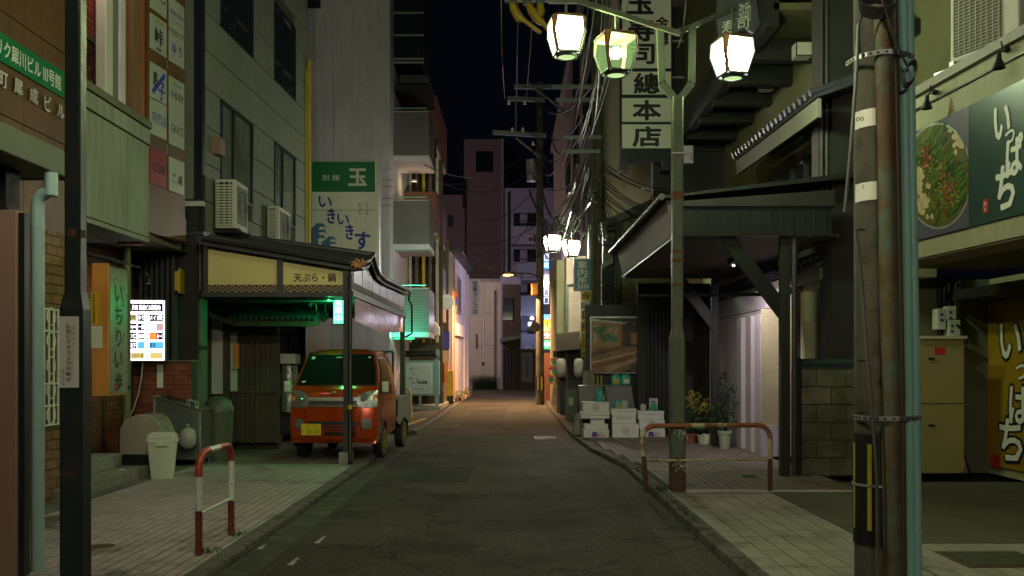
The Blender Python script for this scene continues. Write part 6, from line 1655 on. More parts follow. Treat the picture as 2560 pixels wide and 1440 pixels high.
# stone wall with tile coping
sw_ = thing('stone_wall', 'low mossy stone wall capped with dark roof tiles beside the timber post', 'wall', (4.5, 13, .1))
sx0 = X_(2002, 13.0)
core = B(sw_, 'core', sx0 + .02, 5.4, 13.02, 13.28, .09, 1.60, mat=mortar)
stone_m = M('mossy_stone', (.15, .14, .09), .95, var=.4, scale=3, bump=.8, bs=25, island=.22, dirt=(.07, .07, .04), dirt_amt=.4)
cells = grid((sx0, 13.02, .1), UX, UZ, -UY, 1.4, 1.5, .42, .25, j=.012, d=.05, off=.5, jit=.006) + grid((sx0 + .02, 13.28, .1), -UY, UZ, -UX, .26, 1.5, .26, .25, j=.012, d=.03, jit=.004)
pieces(core, 'stone', cells, stone_m, 60)
for i in range(7): part('coping_tile', MB().tube([(sx0 + .0 + i * .2, 13.12, 1.66), (sx0 + .22 + i * .2, 13.12, 1.68)], [.085, .075], 12, M('coping_glaze', (.03, .05, .05), .35, var=.2, bump=.1) if i == 0 else MATS['coping_glaze']), sw_, smooth=50)
B(sw_, 'coping_bed', sx0 - .03, 5.4, 12.98, 13.3, 1.60, 1.64, mat=MATS['coping_glaze'])
part('end_tile', MB().tube([(sx0 - .04, 13.12, 1.66), (sx0 + .02, 13.12, 1.66)], .11, 14, MATS['coping_glaze']), sw_)
B(sw_, 'timber_edge', sx0 - .06, sx0 - .002, 13.0, 13.25, .1, 1.58, mat=wood_dk)

# ================================================================ RIGHT: PHOTO BOARD, FOAM BOXES, POTS
BY = 20.7
pbd = thing('photo_board', 'framed photo poster of a restaurant counter on the dark wall behind the foam boxes', 'poster', at(1560, 862, BY))
px0, px1, py0, py1 = 1475, 1650, 791, 934
fr = MB(); fr.box(X_(px0, BY), X_(px1, BY), BY, BY + .12, Z_(py1, BY), Z_(py0, BY), alu); part('frame', fr, pbd, bevel=.01)
PM = {}
def pc(n_, c_, v_=.3, s_=3):
    if n_ not in PM: PM[n_] = M('print_' + n_, c_, .35, var=v_, scale=s_, bump=0)
    return PM[n_]
pr2 = MB(); K = [0]
def pp2(pts, mt):
    K[0] += 1
    pr2.poly([at(x, y, BY - .004 - K[0] * .0005) for x, y in pts], mt)
nb, wd, wd2, dkp, cre, grn, org = pc('night', (.015, .015, .025)), pc('counter', (.26, .14, .06)), pc('counter_dark', (.10, .05, .025)), pc('shade', (.03, .022, .018)), pc('pale', (.45, .42, .36)), pc('pine', (.06, .20, .10), .4, 8), pc('ochre', (.34, .16, .04), .4, 5)
pp2([(1478, 795), (1647, 795), (1647, 931), (1478, 931)], dkp)
pp2([(1478, 800), (1556, 812), (1556, 868), (1478, 880)], org)
pp2([(1478, 803), (1480, 797), (1565, 806), (1562, 811)], pc('lampbeam', (.5, .5, .5)))
pp2([(1478, 812), (1546, 817), (1547, 862), (1478, 868)], pc('screen', (.42, .24, .10), .5, 6))
random.seed(21)
for i in range(70):
    cx_, cy_ = (random.gauss(1502, 11), random.gauss(825, 6)) if i % 2 else (random.gauss(1524, 10), random.gauss(846, 4))
    cx_ = min(1542, max(1482, cx_)); r = random.uniform(2, 6)
    pp2([(cx_ + r * 1.6 * math.cos(a), cy_ + r * .5 * math.sin(a) + random.uniform(-1, 1)) for a in (0, 1.1, 2.2, 3.3, 4.4, 5.5)], grn)
pp2([(1484, 836), (1488, 830), (1494, 846), (1488, 858), (1482, 850)], cre)
pp2([(1556, 826), (1580, 828), (1580, 856), (1556, 862)], wd2); pp2([(1577, 832), (1612, 834), (1612, 858), (1577, 862)], org)
pp2([(1478, 872), (1560, 866), (1640, 868), (1647, 872), (1647, 886), (1560, 930), (1478, 931)], wd)
pp2([(1478, 880), (1552, 868), (1560, 870), (1478, 892)], wd2); pp2([(1508, 885), (1560, 873), (1580, 878), (1520, 892)], org)
pp2([(1478, 914), (1640, 876), (1645, 880), (1478, 922)], pc('redrail', (.3, .08, .04)))
pp2([(1478, 904), (1600, 876), (1612, 877), (1478, 910)], pc('glow', (.5, .36, .22)))
pp2([(1508, 918), (1560, 904), (1640, 880), (1647, 884), (1580, 908), (1520, 929)], pc('glow2', (.42, .30, .18)))
for x in (1575, 1603, 1628): pp2([(x, 912 - (x - 1575) * .22), (x + 18, 905 - (x - 1575) * .22), (x + 18, 928), (x, 930)], wd2)
for i in range(6): 
    x = 1551 + i * 17; y = 799 + i * 3; pp2([(x - 2, y + 5), (x, y), (x + 2, y + 5)], cre)
for i in range(28):
    x, y = random.uniform(1490, 1630), random.uniform(874, 905); pp2([(x, y), (x + random.uniform(4, 12), y - 1), (x + 6, y + random.uniform(1, 3))], random.choice((wd2, cre, org, PM['redrail'])))
part('photo_print', pr2, pbd)
lw_ = thing('lower_dark_wall', 'dark panelled wall below and beside the restaurant photo poster', 'wall', (2.6, 21, 0))
B(lw_, 'panel', 1.66, 3.5, 20.86, 20.95, .1, 3.0, mat=steel_dk)
for x in (2.5, 3.34): B(lw_, 'batten', x, x + .15, 20.82, 20.86, .1, 2.8, mat=black_w)
for i in range(3): B(lw_, 'yellow_stripe', 1.84 + i * .085, 1.87 + i * .085, 20.83, 20.855, 1.14, 1.40, mat=yel)
B(lw_, 'concrete_jamb', 1.60, 1.84, 20.7, 20.8, .1, 1.5, mat=concrete)
# crate rack: dark glazed showcase behind the boxes
rk = thing('glazed_case', 'old dark glazed display case standing behind the white foam boxes', 'display case', (2, 20.5, .1))
mb = MB()
a4 = [(1.55, 20.2, .1), (2.78, 20.2, .1), (2.78, 20.65, .1), (1.55, 20.65, .1)]; t4 = [(1.50, 20.35, 1.17), (2.62, 20.35, 1.17), (2.62, 20.65, 1.17), (1.50, 20.65, 1.17)]
mb.hexa(a4, t4, M('case_grey', (.06, .065, .06), .3, var=.3, scale=4, bump=.1)); part('case', mb, rk)
mb = MB()
for p_, q2 in zip(a4, t4): mb.tube([p_, q2], .016, 4, alu)
for p_, q2 in zip(t4, t4[1:] + t4[:1]): mb.tube([p_, q2], .016, 4, alu)
mb.tube([(2.12, 20.17, .1), (2.03, 20.33, 1.17)], .02, 4, steel_dk); part('frame', mb, rk)

def fbox(label, px0, px1, py0, py1, y, d=.36, lid=.22, rot=0, z0=None, deco=None, group='white foam fish boxes stacked by the right kerb'):
    x0, x1 = X_(px0, y), X_(px1, y); z1 = Z_(py0, y); zb = Z_(py1, y) if z0 is None else z0
    t = thing('foam_box', label, 'foam box', ((x0 + x1) / 2, y + d / 2, zb), group)
    cx_ = (x0 + x1) / 2; T = Matrix.Translation((cx_, y, 0)) @ Matrix.Rotation(R(rot), 4, 'Z'); w_ = (x1 - x0) / 2
    h = z1 - zb; lh = h * lid
    part('box', MB().box(-w_ * .975, w_ * .975, .008, d - .01, zb + .001, z1 - lh - .002, foam, T), t, bevel=.012)
    if lid: part('lid', MB().box(-w_, w_, 0, d, z1 - lh, z1, foam, T), t, bevel=.012)
    u_ = T.to_3x3() @ UX; n_ = T.to_3x3() @ -UY
    fz = lambda a, z: Vector((cx_, y, 0)) + u_ * a + UZ * z + n_ * .004
    if deco == 'ring1' or deco == 'ring2':
        c_ = fz(0, zb + (h - lh * .5) * .5); mb = MB()
        mb.ring([[c_ + u_ * (r * math.cos(a)) + UZ * (r * math.sin(a)) for a in [2 * math.pi * k / 24 for k in range(24)]] for r in (.062, .072)], ink_red, caps=False)
        part('red_ring', mb, t); text(t, '山' if deco == 'ring1' else 'ス', c_, u_, UZ, .065, .06, ink_red, .02)
    if deco == 'brand':
        zc = zb + (h - lh) * .42
        text(t, 'ふるさと', fz(w_ * .28, zc + .02), u_, UZ, .16, .035, ink_red, .03); text(t, '味だより', fz(w_ * .38, zc - .025), u_, UZ, .16, .035, ink_red, .03)
        mb = MB(); mb.prism([fz(-w_ * .35, zc - .05), fz(w_ * .10, zc - .05), fz(w_ * .02, zc + .05), fz(-w_ * .30, zc + .05)], n_ * .002, ink_blue); part('blue_panel', mb, t)
        mb = MB(); mb.prism([fz(-w_ * .2, zc - .03), fz(-w_ * .02, zc - .03), fz(-w_ * .06, zc + .015), fz(-w_ * .16, zc + .02)], n_ * .004, ink_red); part('red_motif', mb, t)
        text(t, 'c', fz(-w_ * .55, zc), u_, UZ, .025, .045, ink_blue, .02)
    if deco == 'notch':
        for a in (-.4, .0, .4): part('handle_notch', MB().box(w_ * a - .05, w_ * a + .05, .004, .009, z1 - lh - .07, z1 - lh - .02, cream_pl, T), t)
    return t
fy = 19.4; gz = .10
fbox('lowest foam box of the left stack, printed with red and blue lettering', 1458, 1524, 1073, 1105, fy, z0=gz, deco='brand', lid=.0, rot=3)
fbox('plain lid-like foam box second from bottom in the left stack', 1461, 1521, 1060, 1073, fy + .03, lid=.0, rot=1)
fbox('small foam box with blue sticker in the middle of the left stack', 1476, 1512, 1047, 1060, fy + .06, lid=.3, rot=-2)
fbox('wide flat foam box second from top in the left stack', 1451, 1525, 1031, 1047, fy, lid=.5, rot=1)
fbox('top foam box of the left stack with a red ringed mountain mark', 1456, 1524, 1005, 1031, fy + .02, deco='ring1', lid=.12)
fbox('large bottom foam box of the middle stack with a red ringed letter', 1530, 1598, 1059, 1101, fy - .02, z0=gz, deco='ring2', lid=.0, rot=-3)
fbox('notched foam box second in the middle stack', 1530, 1591, 1036, 1059, fy, deco='notch', lid=.2, rot=-2)
fbox('thin foam box on top of the middle stack', 1527, 1592, 1022, 1036, fy + .02, lid=.5)
fbox('bottom foam box of the right stack printed with red and blue lettering', 1600, 1664, 1073, 1096, fy + .15, z0=gz, deco='brand', lid=.0)
fbox('foam box second in the right stack showing part of a red ring', 1597, 1663, 1049, 1073, fy + .15, deco='ring2', lid=.0, rot=-1)
fbox('taller foam box on top of the right stack', 1594, 1661, 1028, 1049, fy + .17, lid=.35, rot=1)
def jug(label, px, pyb, y, h, mat, tilt=0., lab=sign_w, cap=True):
    p = at(px, pyb, y); t = thing('detergent_jug', label, 'jug', p, 'jugs on and above the foam boxes')
    T = Matrix.Translation(p) @ Matrix.Rotation(R(tilt), 4, 'Z'); w_ = h * .40; d = h * .26
    def rg(z, wx, wy, dx=0): return [T @ Vector((dx + wx * math.copysign(abs(math.cos(a)) ** .6, math.cos(a)), wy * math.copysign(abs(math.sin(a)) ** .6, math.sin(a)), z)) for a in [2 * math.pi * k / 16 for k in range(16)]]
    part('jug_body', MB().ring([rg(0, w_ * .93, d * .9), rg(h * .05, w_, d), rg(h * .55, w_, d), rg(h * .72, w_ * .85, d * .85, -w_ * .08), rg(h * .88, w_ * .45, d * .6, -w_ * .3), rg(h * .93, w_ * .25, d * .4, -w_ * .35)], mat), t, smooth=50)
    if cap: part('cap', MB().tube([T @ Vector((-w_ * .35, 0, h * .93)), T @ Vector((-w_ * .35, 0, h))], h * .065, 10, red_sg), t)
    part('handle', MB().tube([T @ Vector((-w_ * .05, 0, h * .90)), T @ Vector((w_ * .55, 0, h * .86)), T @ Vector((w_ * .92, 0, h * .70)), T @ Vector((w_ * .95, 0, h * .5))], h * .05, 8, mat), t, smooth=50)
    if lab: part('label', MB().box(-w_ * .6, w_ * .6, -d - .003, -d + .002, h * .12, h * .48, lab, T), t)
lab_o = M('label_orange', (.6, .35, .05), .5, var=.3, bump=0)
jug('teal jug with orange label on the display case, left of the pair', 1540, 963, 20.45, .27, jugm, 0, lab_o); jug('teal jug with white label on the display case, right of the pair', 1564, 962, 20.45, .275, jugm, 8, sign_w)
jug('teal jug seen side on atop the left foam stack', 1501, 1004, 19.62, .30, jugm, 70, sign_w, False)
jug('teal jug with red cap on the middle foam stack', 1545, 1021, 19.6, .19, jugm, 20, lab_o); jug('clear empty jug on the middle foam stack', 1562, 1021, 19.66, .19, clearp, -10, None, False); jug('small teal jug on the right foam stack', 1635, 1027, 19.7, .17, jugm, 40, None)
jug('clear crumpled container on the right foam stack', 1608, 1027, 19.75, .16, clearp, 0, None)
ct = thing('carton', 'small white carton standing on the right foam stack behind the teal jug', 'carton', at(1632, 1020, 19.9)); c_ = at(1632, 1027, 19.92)
part('box', MB().box(c_.x - .08, c_.x + .10, 19.87, 20.02, c_.z, c_.z + .27, cream_pl), ct, bevel=.006); part('print', MB().box(c_.x - .05, c_.x + .05, 19.866, 19.869, c_.z + .18, c_.z + .21, ink_blue), ct)
bg2_ = thing('plastic_sack', 'pale grey plastic sack on the kerb left of the foam boxes', 'sack', (1.38, 20, .1))
mb = MB(); mb.ring([[(1.47 + (.10 + .03 * math.sin(i)) * math.cos(a) * (1 + .2 * math.sin(4 * a + i)), 20.3 + .1 * math.sin(a), .1 + i * .09) for a in [2 * math.pi * k / 12 for k in range(12)]] for i in range(6)], MATS['bag_film']); part('sack', mb, bg2_, smooth=60)
# plants and pots
def pot(label, px, pyb, y, r, h, mat, leaf, lh, n_=60, flowers=0, kind='potted_plant', spread=1.):
    p = at(px, pyb, y); p.z = .1
    t = thing(kind, label, 'potted plant', p)
    part('pot', MB().lathe(p, [(r * .7, 0), (r * .95, h * .85), (r * 1.05, h * .85), (r * 1.05, h), (r * .85, h), (r * .8, h * .9), (0, h * .88)], 14, mat), t, smooth=35)
    mb = MB(); stem = MB()
    for i in range(n_):
        a = random.uniform(0, 6.28); q_ = random.random() ** .6; hh = h + lh * random.uniform(.15, 1)
        c_ = p + Vector((r * 1.5 * spread * q_ * math.cos(a), r * 1.2 * q_ * math.sin(a), hh)); s_ = random.uniform(.03, .06)
        d_ = Vector((random.uniform(-1, 1), random.uniform(-1, 1), random.uniform(-.3, .8))).normalized(); e = d_.orthogonal().normalized()
        mb.poly([c_ - d_ * s_, c_ + e * s_ * .45, c_ + d_ * s_, c_ - e * s_ * .45], leaf)
        if i % 5 == 0: stem.tube([p + UZ * h * .8, p.lerp(c_, .5) + UZ * .1, c_], .004, 4, leafd)
    part('foliage', mb, t, kind='stuff'); part('stem', stem, t)
    if flowers:
        m2 = MB()
        for i in range(flowers):
            a = random.uniform(0, 6.28); c_ = p + Vector((r * 1.3 * random.random() * math.cos(a), -r * random.random(), h + lh * random.uniform(.7, 1.15)))
            for k in range(5): m2.poly([c_, c_ + Vector((.022 * math.cos(k * 1.26), -.01, .022 * math.sin(k * 1.26))), c_ + Vector((.028 * math.cos(k * 1.26 + .5), -.014, .028 * math.sin(k * 1.26 + .5)))], flowery)
        part('blossom', m2, t, kind='stuff')
random.seed(14)
pot('brown bowl of yellow flowering stems beside the right lamp post', 1725, 1100, 18.3, .17, .17, terrac, leafm, .75, 110, 60)
pot('cream pot with leafy stems and yellow flowers next to the timber post', 1757, 1108, 18.0, .11, .17, cream_pl, leafm, .62, 70, 26)
pot('small white pot with dark leaves by the timber post', 1768, 1108, 17.9, .09, .2, sign_w, leafd, .4, 50)
pot('tall pale green pot with dark glossy shrub right of the timber post', 1812, 1120, 17.0, .13, .33, M('celadon', (.36, .42, .28), .5, var=.1), leafd, .85, 150, 0, spread=1.2)
pot('grey pot with tall thin sprig against the cream wall', 1800, 1120, 17.9, .10, .25, frame_dk, leafd, 1.2, 60)
pot('small pot plant with bright leaves at the kerb edge by the display case', 1446, 1060, 20.9, .08, .06, terrac, leafm, .3, 50)

# ================================================================ RIGHT: SIGNS AND BUILDINGS DOWN THE STREET
VY = 21.0
vs = thing('vertical_sushi_sign', 'tall dark framed upright sign of white panels with bold black brush characters', 'sign', (3.2, VY, 6.2))
B(vs, 'frame', X_(1553, VY), X_(1681, VY), VY, VY + .34, Z_(402, VY), Z_(-60, VY), mat=navy_st)
for a, b in ((1548, 1572), (1656, 1681)): B(vs, 'frame_leg', X_(a, VY), X_(b, VY), VY, VY + .34, Z_(426, VY), Z_(402, VY), mat=navy_st)
B(vs, 'skirt', X_(1553, VY), X_(1681, VY), VY - .03, VY, Z_(400, VY), Z_(374, VY), mat=steel_dk)
V = lambda px, py: at(px, py, VY - .03)
for (y0, y1, s_, cx_, w_, h_) in ((312, 371, '店', 1617, .66, .46), (246, 305, '本', 1617, .66, .46), (180, 237, '總', 1617, .60, .47)):
    p_ = part('sign_panel', MB().box(X_(1555, VY), X_(1677, VY), VY - .03, VY - .002, Z_(y1, VY), Z_(y0, VY), sign_w), vs); text(p_, s_, V(cx_, (y0 + y1) / 2), UX, UZ, w_, h_, ink, .055)
p_ = part('sign_panel', MB().box(X_(1555, VY), X_(1677, VY), VY - .03, VY - .002, Z_(171, VY), Z_(-60, VY), sign_w), vs, 'long top panel')
text(p_, '司', V(1606, 135), UX, UZ, .56, .46, ink, .055); text(p_, '寿', V(1603, 75), UX, UZ, .62, .52, ink, .055); text(p_, '玉', V(1600, 8), UX, UZ, .62, .5, ink, .055)
text(p_, '金', V(1655, 57), UX, UZ, .31, .27, ink, .05); text(p_, '澤', V(1659, 98), UX, UZ, .22, .31, ink, .05)
B(vs, 'wall_bracket', X_(1681, VY), 4.0, VY + .1, VY + .2, Z_(100, VY), Z_(96, VY), mat=alu); B(vs, 'wall_bracket', X_(1681, VY), 4.0, VY + .1, VY + .2, Z_(192, VY), Z_(188, VY), mat=alu)
# hanging dark sign at the top
hs_ = thing('hanging_sign', 'dark hanging sign with pale characters above the right-hand lantern', 'sign', at(1840, 30, 14))
p_ = part('board', MB().prism([at(px, py, 14) for px, py in ((1800, -60), (1880, -60), (1900, 60), (1885, 82), (1868, 70), (1800, 95), (1790, 40))], (0, .1, 0), M('sign_slate', (.06, .06, .07), .5, var=.3, bump=.1)), hs_)
text(p_, '寿司', at(1838, 62, 13.985), (UX + UZ * .25), UZ, .42, .2, cream_pl, .0); text(p_, '弥助', at(1862, 30, 13.985), (UX + UZ * .25), UZ, .18, .3, cream_pl, .0)

gh = thing('corrugated_house', 'olive corrugated metal house wall with dark sloping roof edge behind the photo poster', 'house', (2.8, 22.5, 0))
CYH = 22.6
part('wall', MB().prism([at(px, py, CYH) for px, py in ((1508, 1000), (1700, 1000), (1700, 480), (1676, 486), (1508, 562))], (0, .3, 0), olive_c), gh)
cells = []
for i in range(62):
    px = 1512 + i * 3.1; top = 560 - (px - 1508) * .45
    x = X_(px, CYH); z1, z0 = Z_(top, CYH), 3.0
    if z1 > z0: cells.append((Vector((x, CYH - .01, (z0 + z1) / 2)), UX, UZ, -UY, .014, z1 - z0, .02))
pieces(gh, 'corrugation', cells, olive_c, 62)
part('roof_edge', MB().prism([at(px, py, CYH - .25) for px, py in ((1505, 553), (1680, 474), (1680, 500), (1505, 573))], (0, .6, 0), steel_dk), gh)
part('blue_cladding', MB().prism([at(px, py, CYH - .3) for px, py in ((1504, 662), (1532, 640), (1532, 800), (1504, 800))], (0, .1, 0), navy_st), gh)
mb = MB()
for k in range(16): mb.tube([at(1504, 676 + k * 8, CYH - .31), at(1532, 660 + k * 8, CYH - .31)], .03, 6, MATS['steel_dk'] if 'steel_dk' in MATS else steel_dk)
part('cladding_ridge', mb, gh)
mb = MB()
for px in (1538, 1544, 1550): mb.tube([at(px, 1000, CYH - .1), at(px, 640, CYH - .1), at(px - 14, 600, CYH - .2), at(px - 20, 585, CYH - .2)], .04, 8, black_p)
for px in (1558, 1568, 1578): mb.tube([at(px, 1000, CYH - .08), at(px, 650, CYH - .08)], .03, 8, olive_c)
for k in range(4): mb.tube([at(1552, 660 + k * 30, CYH - .12), at(1584, 660 + k * 30, CYH - .12)], .01, 4, steel_dk)
part('wall_conduit', mb, gh)
mb = MB(); random.seed(6)
for k in range(10):
    c_ = at(1525 + random.uniform(-6, 10), 585 + random.uniform(-12, 12), CYH - .3); r = random.uniform(.12, .28)
    mb.tube([c_ + Vector((r * math.cos(a), -.02 * k, r * 1.2 * math.sin(a))) for a in [i * .6 for i in range(9)]], .018, 5, cable_m)
part('cable_tangle', mb, gh)
part('small_roof', MB().hexa([at(1562, 780, 21.8), at(1690, 740, 21.8), at(1690, 740, 22.5), at(1562, 780, 22.5)], [at(1562, 772, 21.8), at(1690, 730, 21.8), at(1690, 730, 22.5), at(1562, 772, 22.5)], steel_dk), gh)

# broad beige wall and brown street building
bw_ = thing('beige_block', 'tall beige windowless building behind the upright sushi sign', 'building', (4, 25, 0))
B(bw_, 'wall', X_(1512, 24.6), 7.5, 24.6, 30, 0, 15, mat=beige_bl)
bbk = thing('brown_street_building', 'tall brown building lining the right side of the street behind the wires', 'building', (3, 35, 0))
part('wall', MB().prism([(2.25, 25.2, 0), (6, 25.2, 0), (6, 52, 0), (2.35, 52, 0)], (0, 0, 13.5), brown_w), bbk)
for k, (y0, y1, z0, z1) in enumerate(((26, 29, 8.4, 10), (31, 34, 8.4, 10), (36, 39, 8.4, 10), (26, 29, 5.6, 7.2), (31, 34, 5.6, 7.2), (36, 39, 5.6, 7.2), (26, 29, 11, 12.6), (31, 34, 11, 12.6))):
    x = 2.25 + .1 * (y0 - 25.2) / 26.8
    w_ = B(bbk, 'window', x - .03, x + .1, y0, y1, z0, z1, mat=glass_dk); B(w_, 'sill', x - .08, x - .031, y0 - .1, y1 + .1, z0 - .08, z0, mat=steel_dk); B(w_, 'mullion', x - .06, x - .031, (y0 + y1) / 2 - .04, (y0 + y1) / 2 + .04, z0, z1, mat=steel_dk)
part('parapet', MB().box(2.18, 2.6, 25.1, 52, 13.5, 13.8, brown_w), bbk)
hs2 = thing('siding_house', 'narrow pinkish beige house with board siding and dark ground floor awning', 'house', (2, 28, 0))
sdm = M('pink_siding', (.42, .32, .24), .7, var=.1, scale=2, bump=.1)
B(hs2, 'wall', X_(1416, 28), X_(1480, 28), 28.02, 30, 0, Z_(640, 28), mat=sdm)
cells = [(Vector((X_(1446, 28), 28.0, Z_(870, 28) + i * .085)), UX, UZ, -UY, X_(1478, 28) - X_(1416, 28), .077, .03) for i in range(21)]
pieces(hs2, 'siding_board', cells, sdm, 40)
B(hs2, 'side_wall', X_(1392, 29), X_(1418, 29), 29, 34, 0, Z_(650, 29), mat=olive_w)
part('green_downpipe', MB().tube([at(1417, 840, 27.9), at(1417, 712, 27.9), at(1440, 710, 27.9)], .05, 8, post_far), hs2)
part('downpipe', MB().tube([at(1392, 1010, 30), at(1392, 740, 30), at(1400, 690, 30), at(1435, 650, 30)], .06, 8, brown_w), hs2)
part('awning', MB().prism([at(px, py, 27.2) for px, py in ((1394, 834), (1450, 828), (1450, 872), (1394, 878))], (0, .9, 0), wood_dk), hs2)
B(hs2, 'ground_floor', 1.45, 2.3, 27.9, 28.0, .1, 2.3, mat=black_w); B(hs2, 'door_post', X_(1414, 27.6), X_(1420, 27.6), 27.6, 27.7, .1, 2.2, mat=wood_dk)
B(hs2, 'sign_box', X_(1382, 28.5), X_(1402, 28.5), 28.3, 28.5, Z_(893, 28.5), Z_(878, 28.5), mat=steel_dk)
for (px, lab) in ((1403, 'white paper lantern hanging by the dark entrance nearer the neon signs'), (1447, 'white paper lantern partly hidden behind the yellow sign post')):
    c_ = at(px, 920, 26.6); t = thing('paper_lantern', lab, 'lantern', c_)
    part('body', MB().lathe(c_, [(.07, -.28), (.12, -.24), (.145, -.12), (.145, .12), (.12, .24), (.07, .28)], 16, M('lantern_paper', (.62, .58, .48), .7, var=.05, bump=.2, bs=30) if px == 1403 else MATS['lantern_paper']), t, smooth=50)
    for s_ in (-1, 1): part('cap', MB().lathe(c_ + UZ * (s_ * .29), [(.075, -.02), (.075, .02)], 12, black_p), t)
    part('cord', MB().tube([c_ + UZ * .3, c_ + UZ * .55], .008, 4, black_p), t)
rb2 = thing('red_banner_rack', 'bright red and green paper decorations hanging at the far bar entrance', 'decoration', at(1385, 915, 30))
random.seed(12)
for k in range(9):
    c_ = at(1385 + random.uniform(-9, 5), 900 + k * 7, 30)
    part('paper_strip', MB().obox(c_, Vector((1, .1, .3 * random.uniform(-1, 1))).normalized(), UZ, -UY, .16, .13, .02, (red_sg, ink_green, wood_or)[k % 3]), rb2)
asg = thing('kerb_signboard', 'small grey green upright signboard on the pavement by the dark doorway', 'signboard', at(1428, 1040, 26)); c_ = at(1428, 1006, 25.5)
part('board', MB().box(c_.x - .17, c_.x + .17, 25.4, 25.5, .1, .95, M('board_greygreen', (.22, .26, .20), .6, var=.1)), asg, bevel=.01); part('sheet', MB().box(c_.x - .07, c_.x + .05, 25.39, 25.398, .5, .72, sign_w), asg)
bcl = thing('leaning_boards', 'pale timber boards leaning by the far bar entrance', 'boards', at(1388, 1020, 31))
for k in range(3): part('board', MB().tube([at(1380 + k * 5, 1012, 30.5), at(1390 + k * 3, 935, 30.8)], .03, 4, cream), bcl)
B(bbk, 'door', X_(1358, 38), X_(1382, 38), 38, 38.2, 0, Z_(882, 38), mat=redbrown)

# blue guide sign, yellow signs
gs = thing('guide_sign', 'blue upright guide sign with white characters and chevrons beside the concrete pole', 'sign', at(1457, 687, 24.6))
p_ = part('board', MB().box(X_(1434, 24.6), X_(1480, 24.6), 24.6, 24.7, Z_(728, 24.6), Z_(646, 24.6), ink_white), gs)
part('blue_face', MB().box(X_(1436, 24.6), X_(1479, 24.6), 24.59, 24.598, Z_(726, 24.6), Z_(648, 24.6), blue_sg), gs)
for s_, py in (('案', 662), ('内', 682), ('所', 702)): text(p_, s_, at(1456, py, 24.585), UX, UZ, .25, .21, ink_white, .02)
mb = MB()
for k in range(4):
    a = 1443 + k * 7.5
    mb.prism([at(x, y, 24.585) for x, y in ((a, 712), (a + 3.5, 712), (a + 8, 717), (a + 3.5, 722), (a, 722), (a + 4.5, 717))], (0, -.004, 0), ink_white)
part('chevron', mb, gs)
ys_ = thing('yellow_sign_stack', 'stack of yellow shop signs with a blue band below the guide sign', 'sign', at(1465, 810, 24))
for (a, b, mt, s_, tm) in ((727, 752, yel, '俺', ink), (754, 773, blue_sg, '片町', ink_white), (775, 800, yel, '口', ink), (802, 830, yel, '中', ink), (832, 862, yel, '入', ink), (864, 893, yel, '人', ink)):
    p_ = part('sign_cell', MB().box(X_(1453, 24), X_(1482, 24), 24, 24.1, Z_(b, 24), Z_(a, 24), mt), ys_); text(p_, s_, at(1466, (a + b) / 2, 23.99), UX, UZ, .2, .2, tm, .02)
# neon signs
def neon(name, lab, y, rows, x0, x1, cat='neon sign'):
    t = thing(name, lab, cat, at((x0 + x1) / 2, rows[-1][1], y))
    B(t, 'case', X_(x0, y) - .02, X_(x1, y) + .02, y + .02, y + .2, Z_(rows[-1][1], y) - .05, Z_(rows[0][0], y) + .05, mat=black_p)
    for (a, b, c_, tx, tc2) in rows:
        p_ = part('lit_cell', MB().box(X_(x0, y), X_(x1, y), y, y + .018, Z_(b, y), Z_(a, y), c_), t)
        if tx: text(p_, tx, at((x0 + x1) / 2, (a + b) / 2, y - .004), UX, UZ, (X_(x1, y) - X_(x0, y)) * .8, (Z_(a, y) - Z_(b, y)) * .8, tc2, .05)
nw, nbl, nr, ny, ng, nsk = EM('neon_white', (.80, .86, 1), 1.1), EM('neon_blue', (.01, .25, .95), 1.8), EM('neon_red', (1, .03, .02), 2.), EM('neon_yellow', (1, .42, .02), 1.5), EM('neon_green', (.02, .8, .2), 1.6), EM('neon_sky', (.12, .5, 1), 1.6)
ndk = EM('neon_ink', (.02, .02, .12), .2)  # dark lettering on the lit cells
neon('neon_sign', 'tall thin lit sign of white, blue and red cells high over the street end', 42, [(634, 652, nw, '火', ndk), (653, 671, nbl, 'いせ', nw), (686, 702, nr, '串', nw), (704, 720, nw, '酒', ndk), (722, 740, nw, '居', ndk), (742, 760, nw, '屋', ndk)], 1360, 1372)
neon('neon_sign', 'wider lit sign with sky blue top, yellow and red middle and green foot', 40, [(786, 798, nsk, None, None), (799, 828, ny, '人', nr), (829, 847, nr, '生', nw), (850, 872, ng, '中', nw)], 1358, 1378)
for (px, py, y, c_, e_) in ((1366, 820, 39.7, (1, .5, .3), 60), (1366, 700, 41.6, (.72, .68, 1), 280), (1368, 862, 39.6, (.1, 1, .3), 15)):
    d = bpy.data.lights.new('neon_glow', 'POINT'); d.shadow_soft_size = .02; d.energy = e_ * 1.; d.color = c_
    o = bpy.data.objects.new('neon_glow', d); COL.objects.link(o); o.location = at(px, py, y); o.rotation_euler = (R(-90), 0, 0); o.rotation_euler = (R(90), 0, R(35))
B(bbk, 'green_awning', X_(1380, 39), X_(1396, 39), 39, 39.3, Z_(866, 39), Z_(830, 39), mat=EM('green_lit_sheet', (.06, .5, .16), .35))

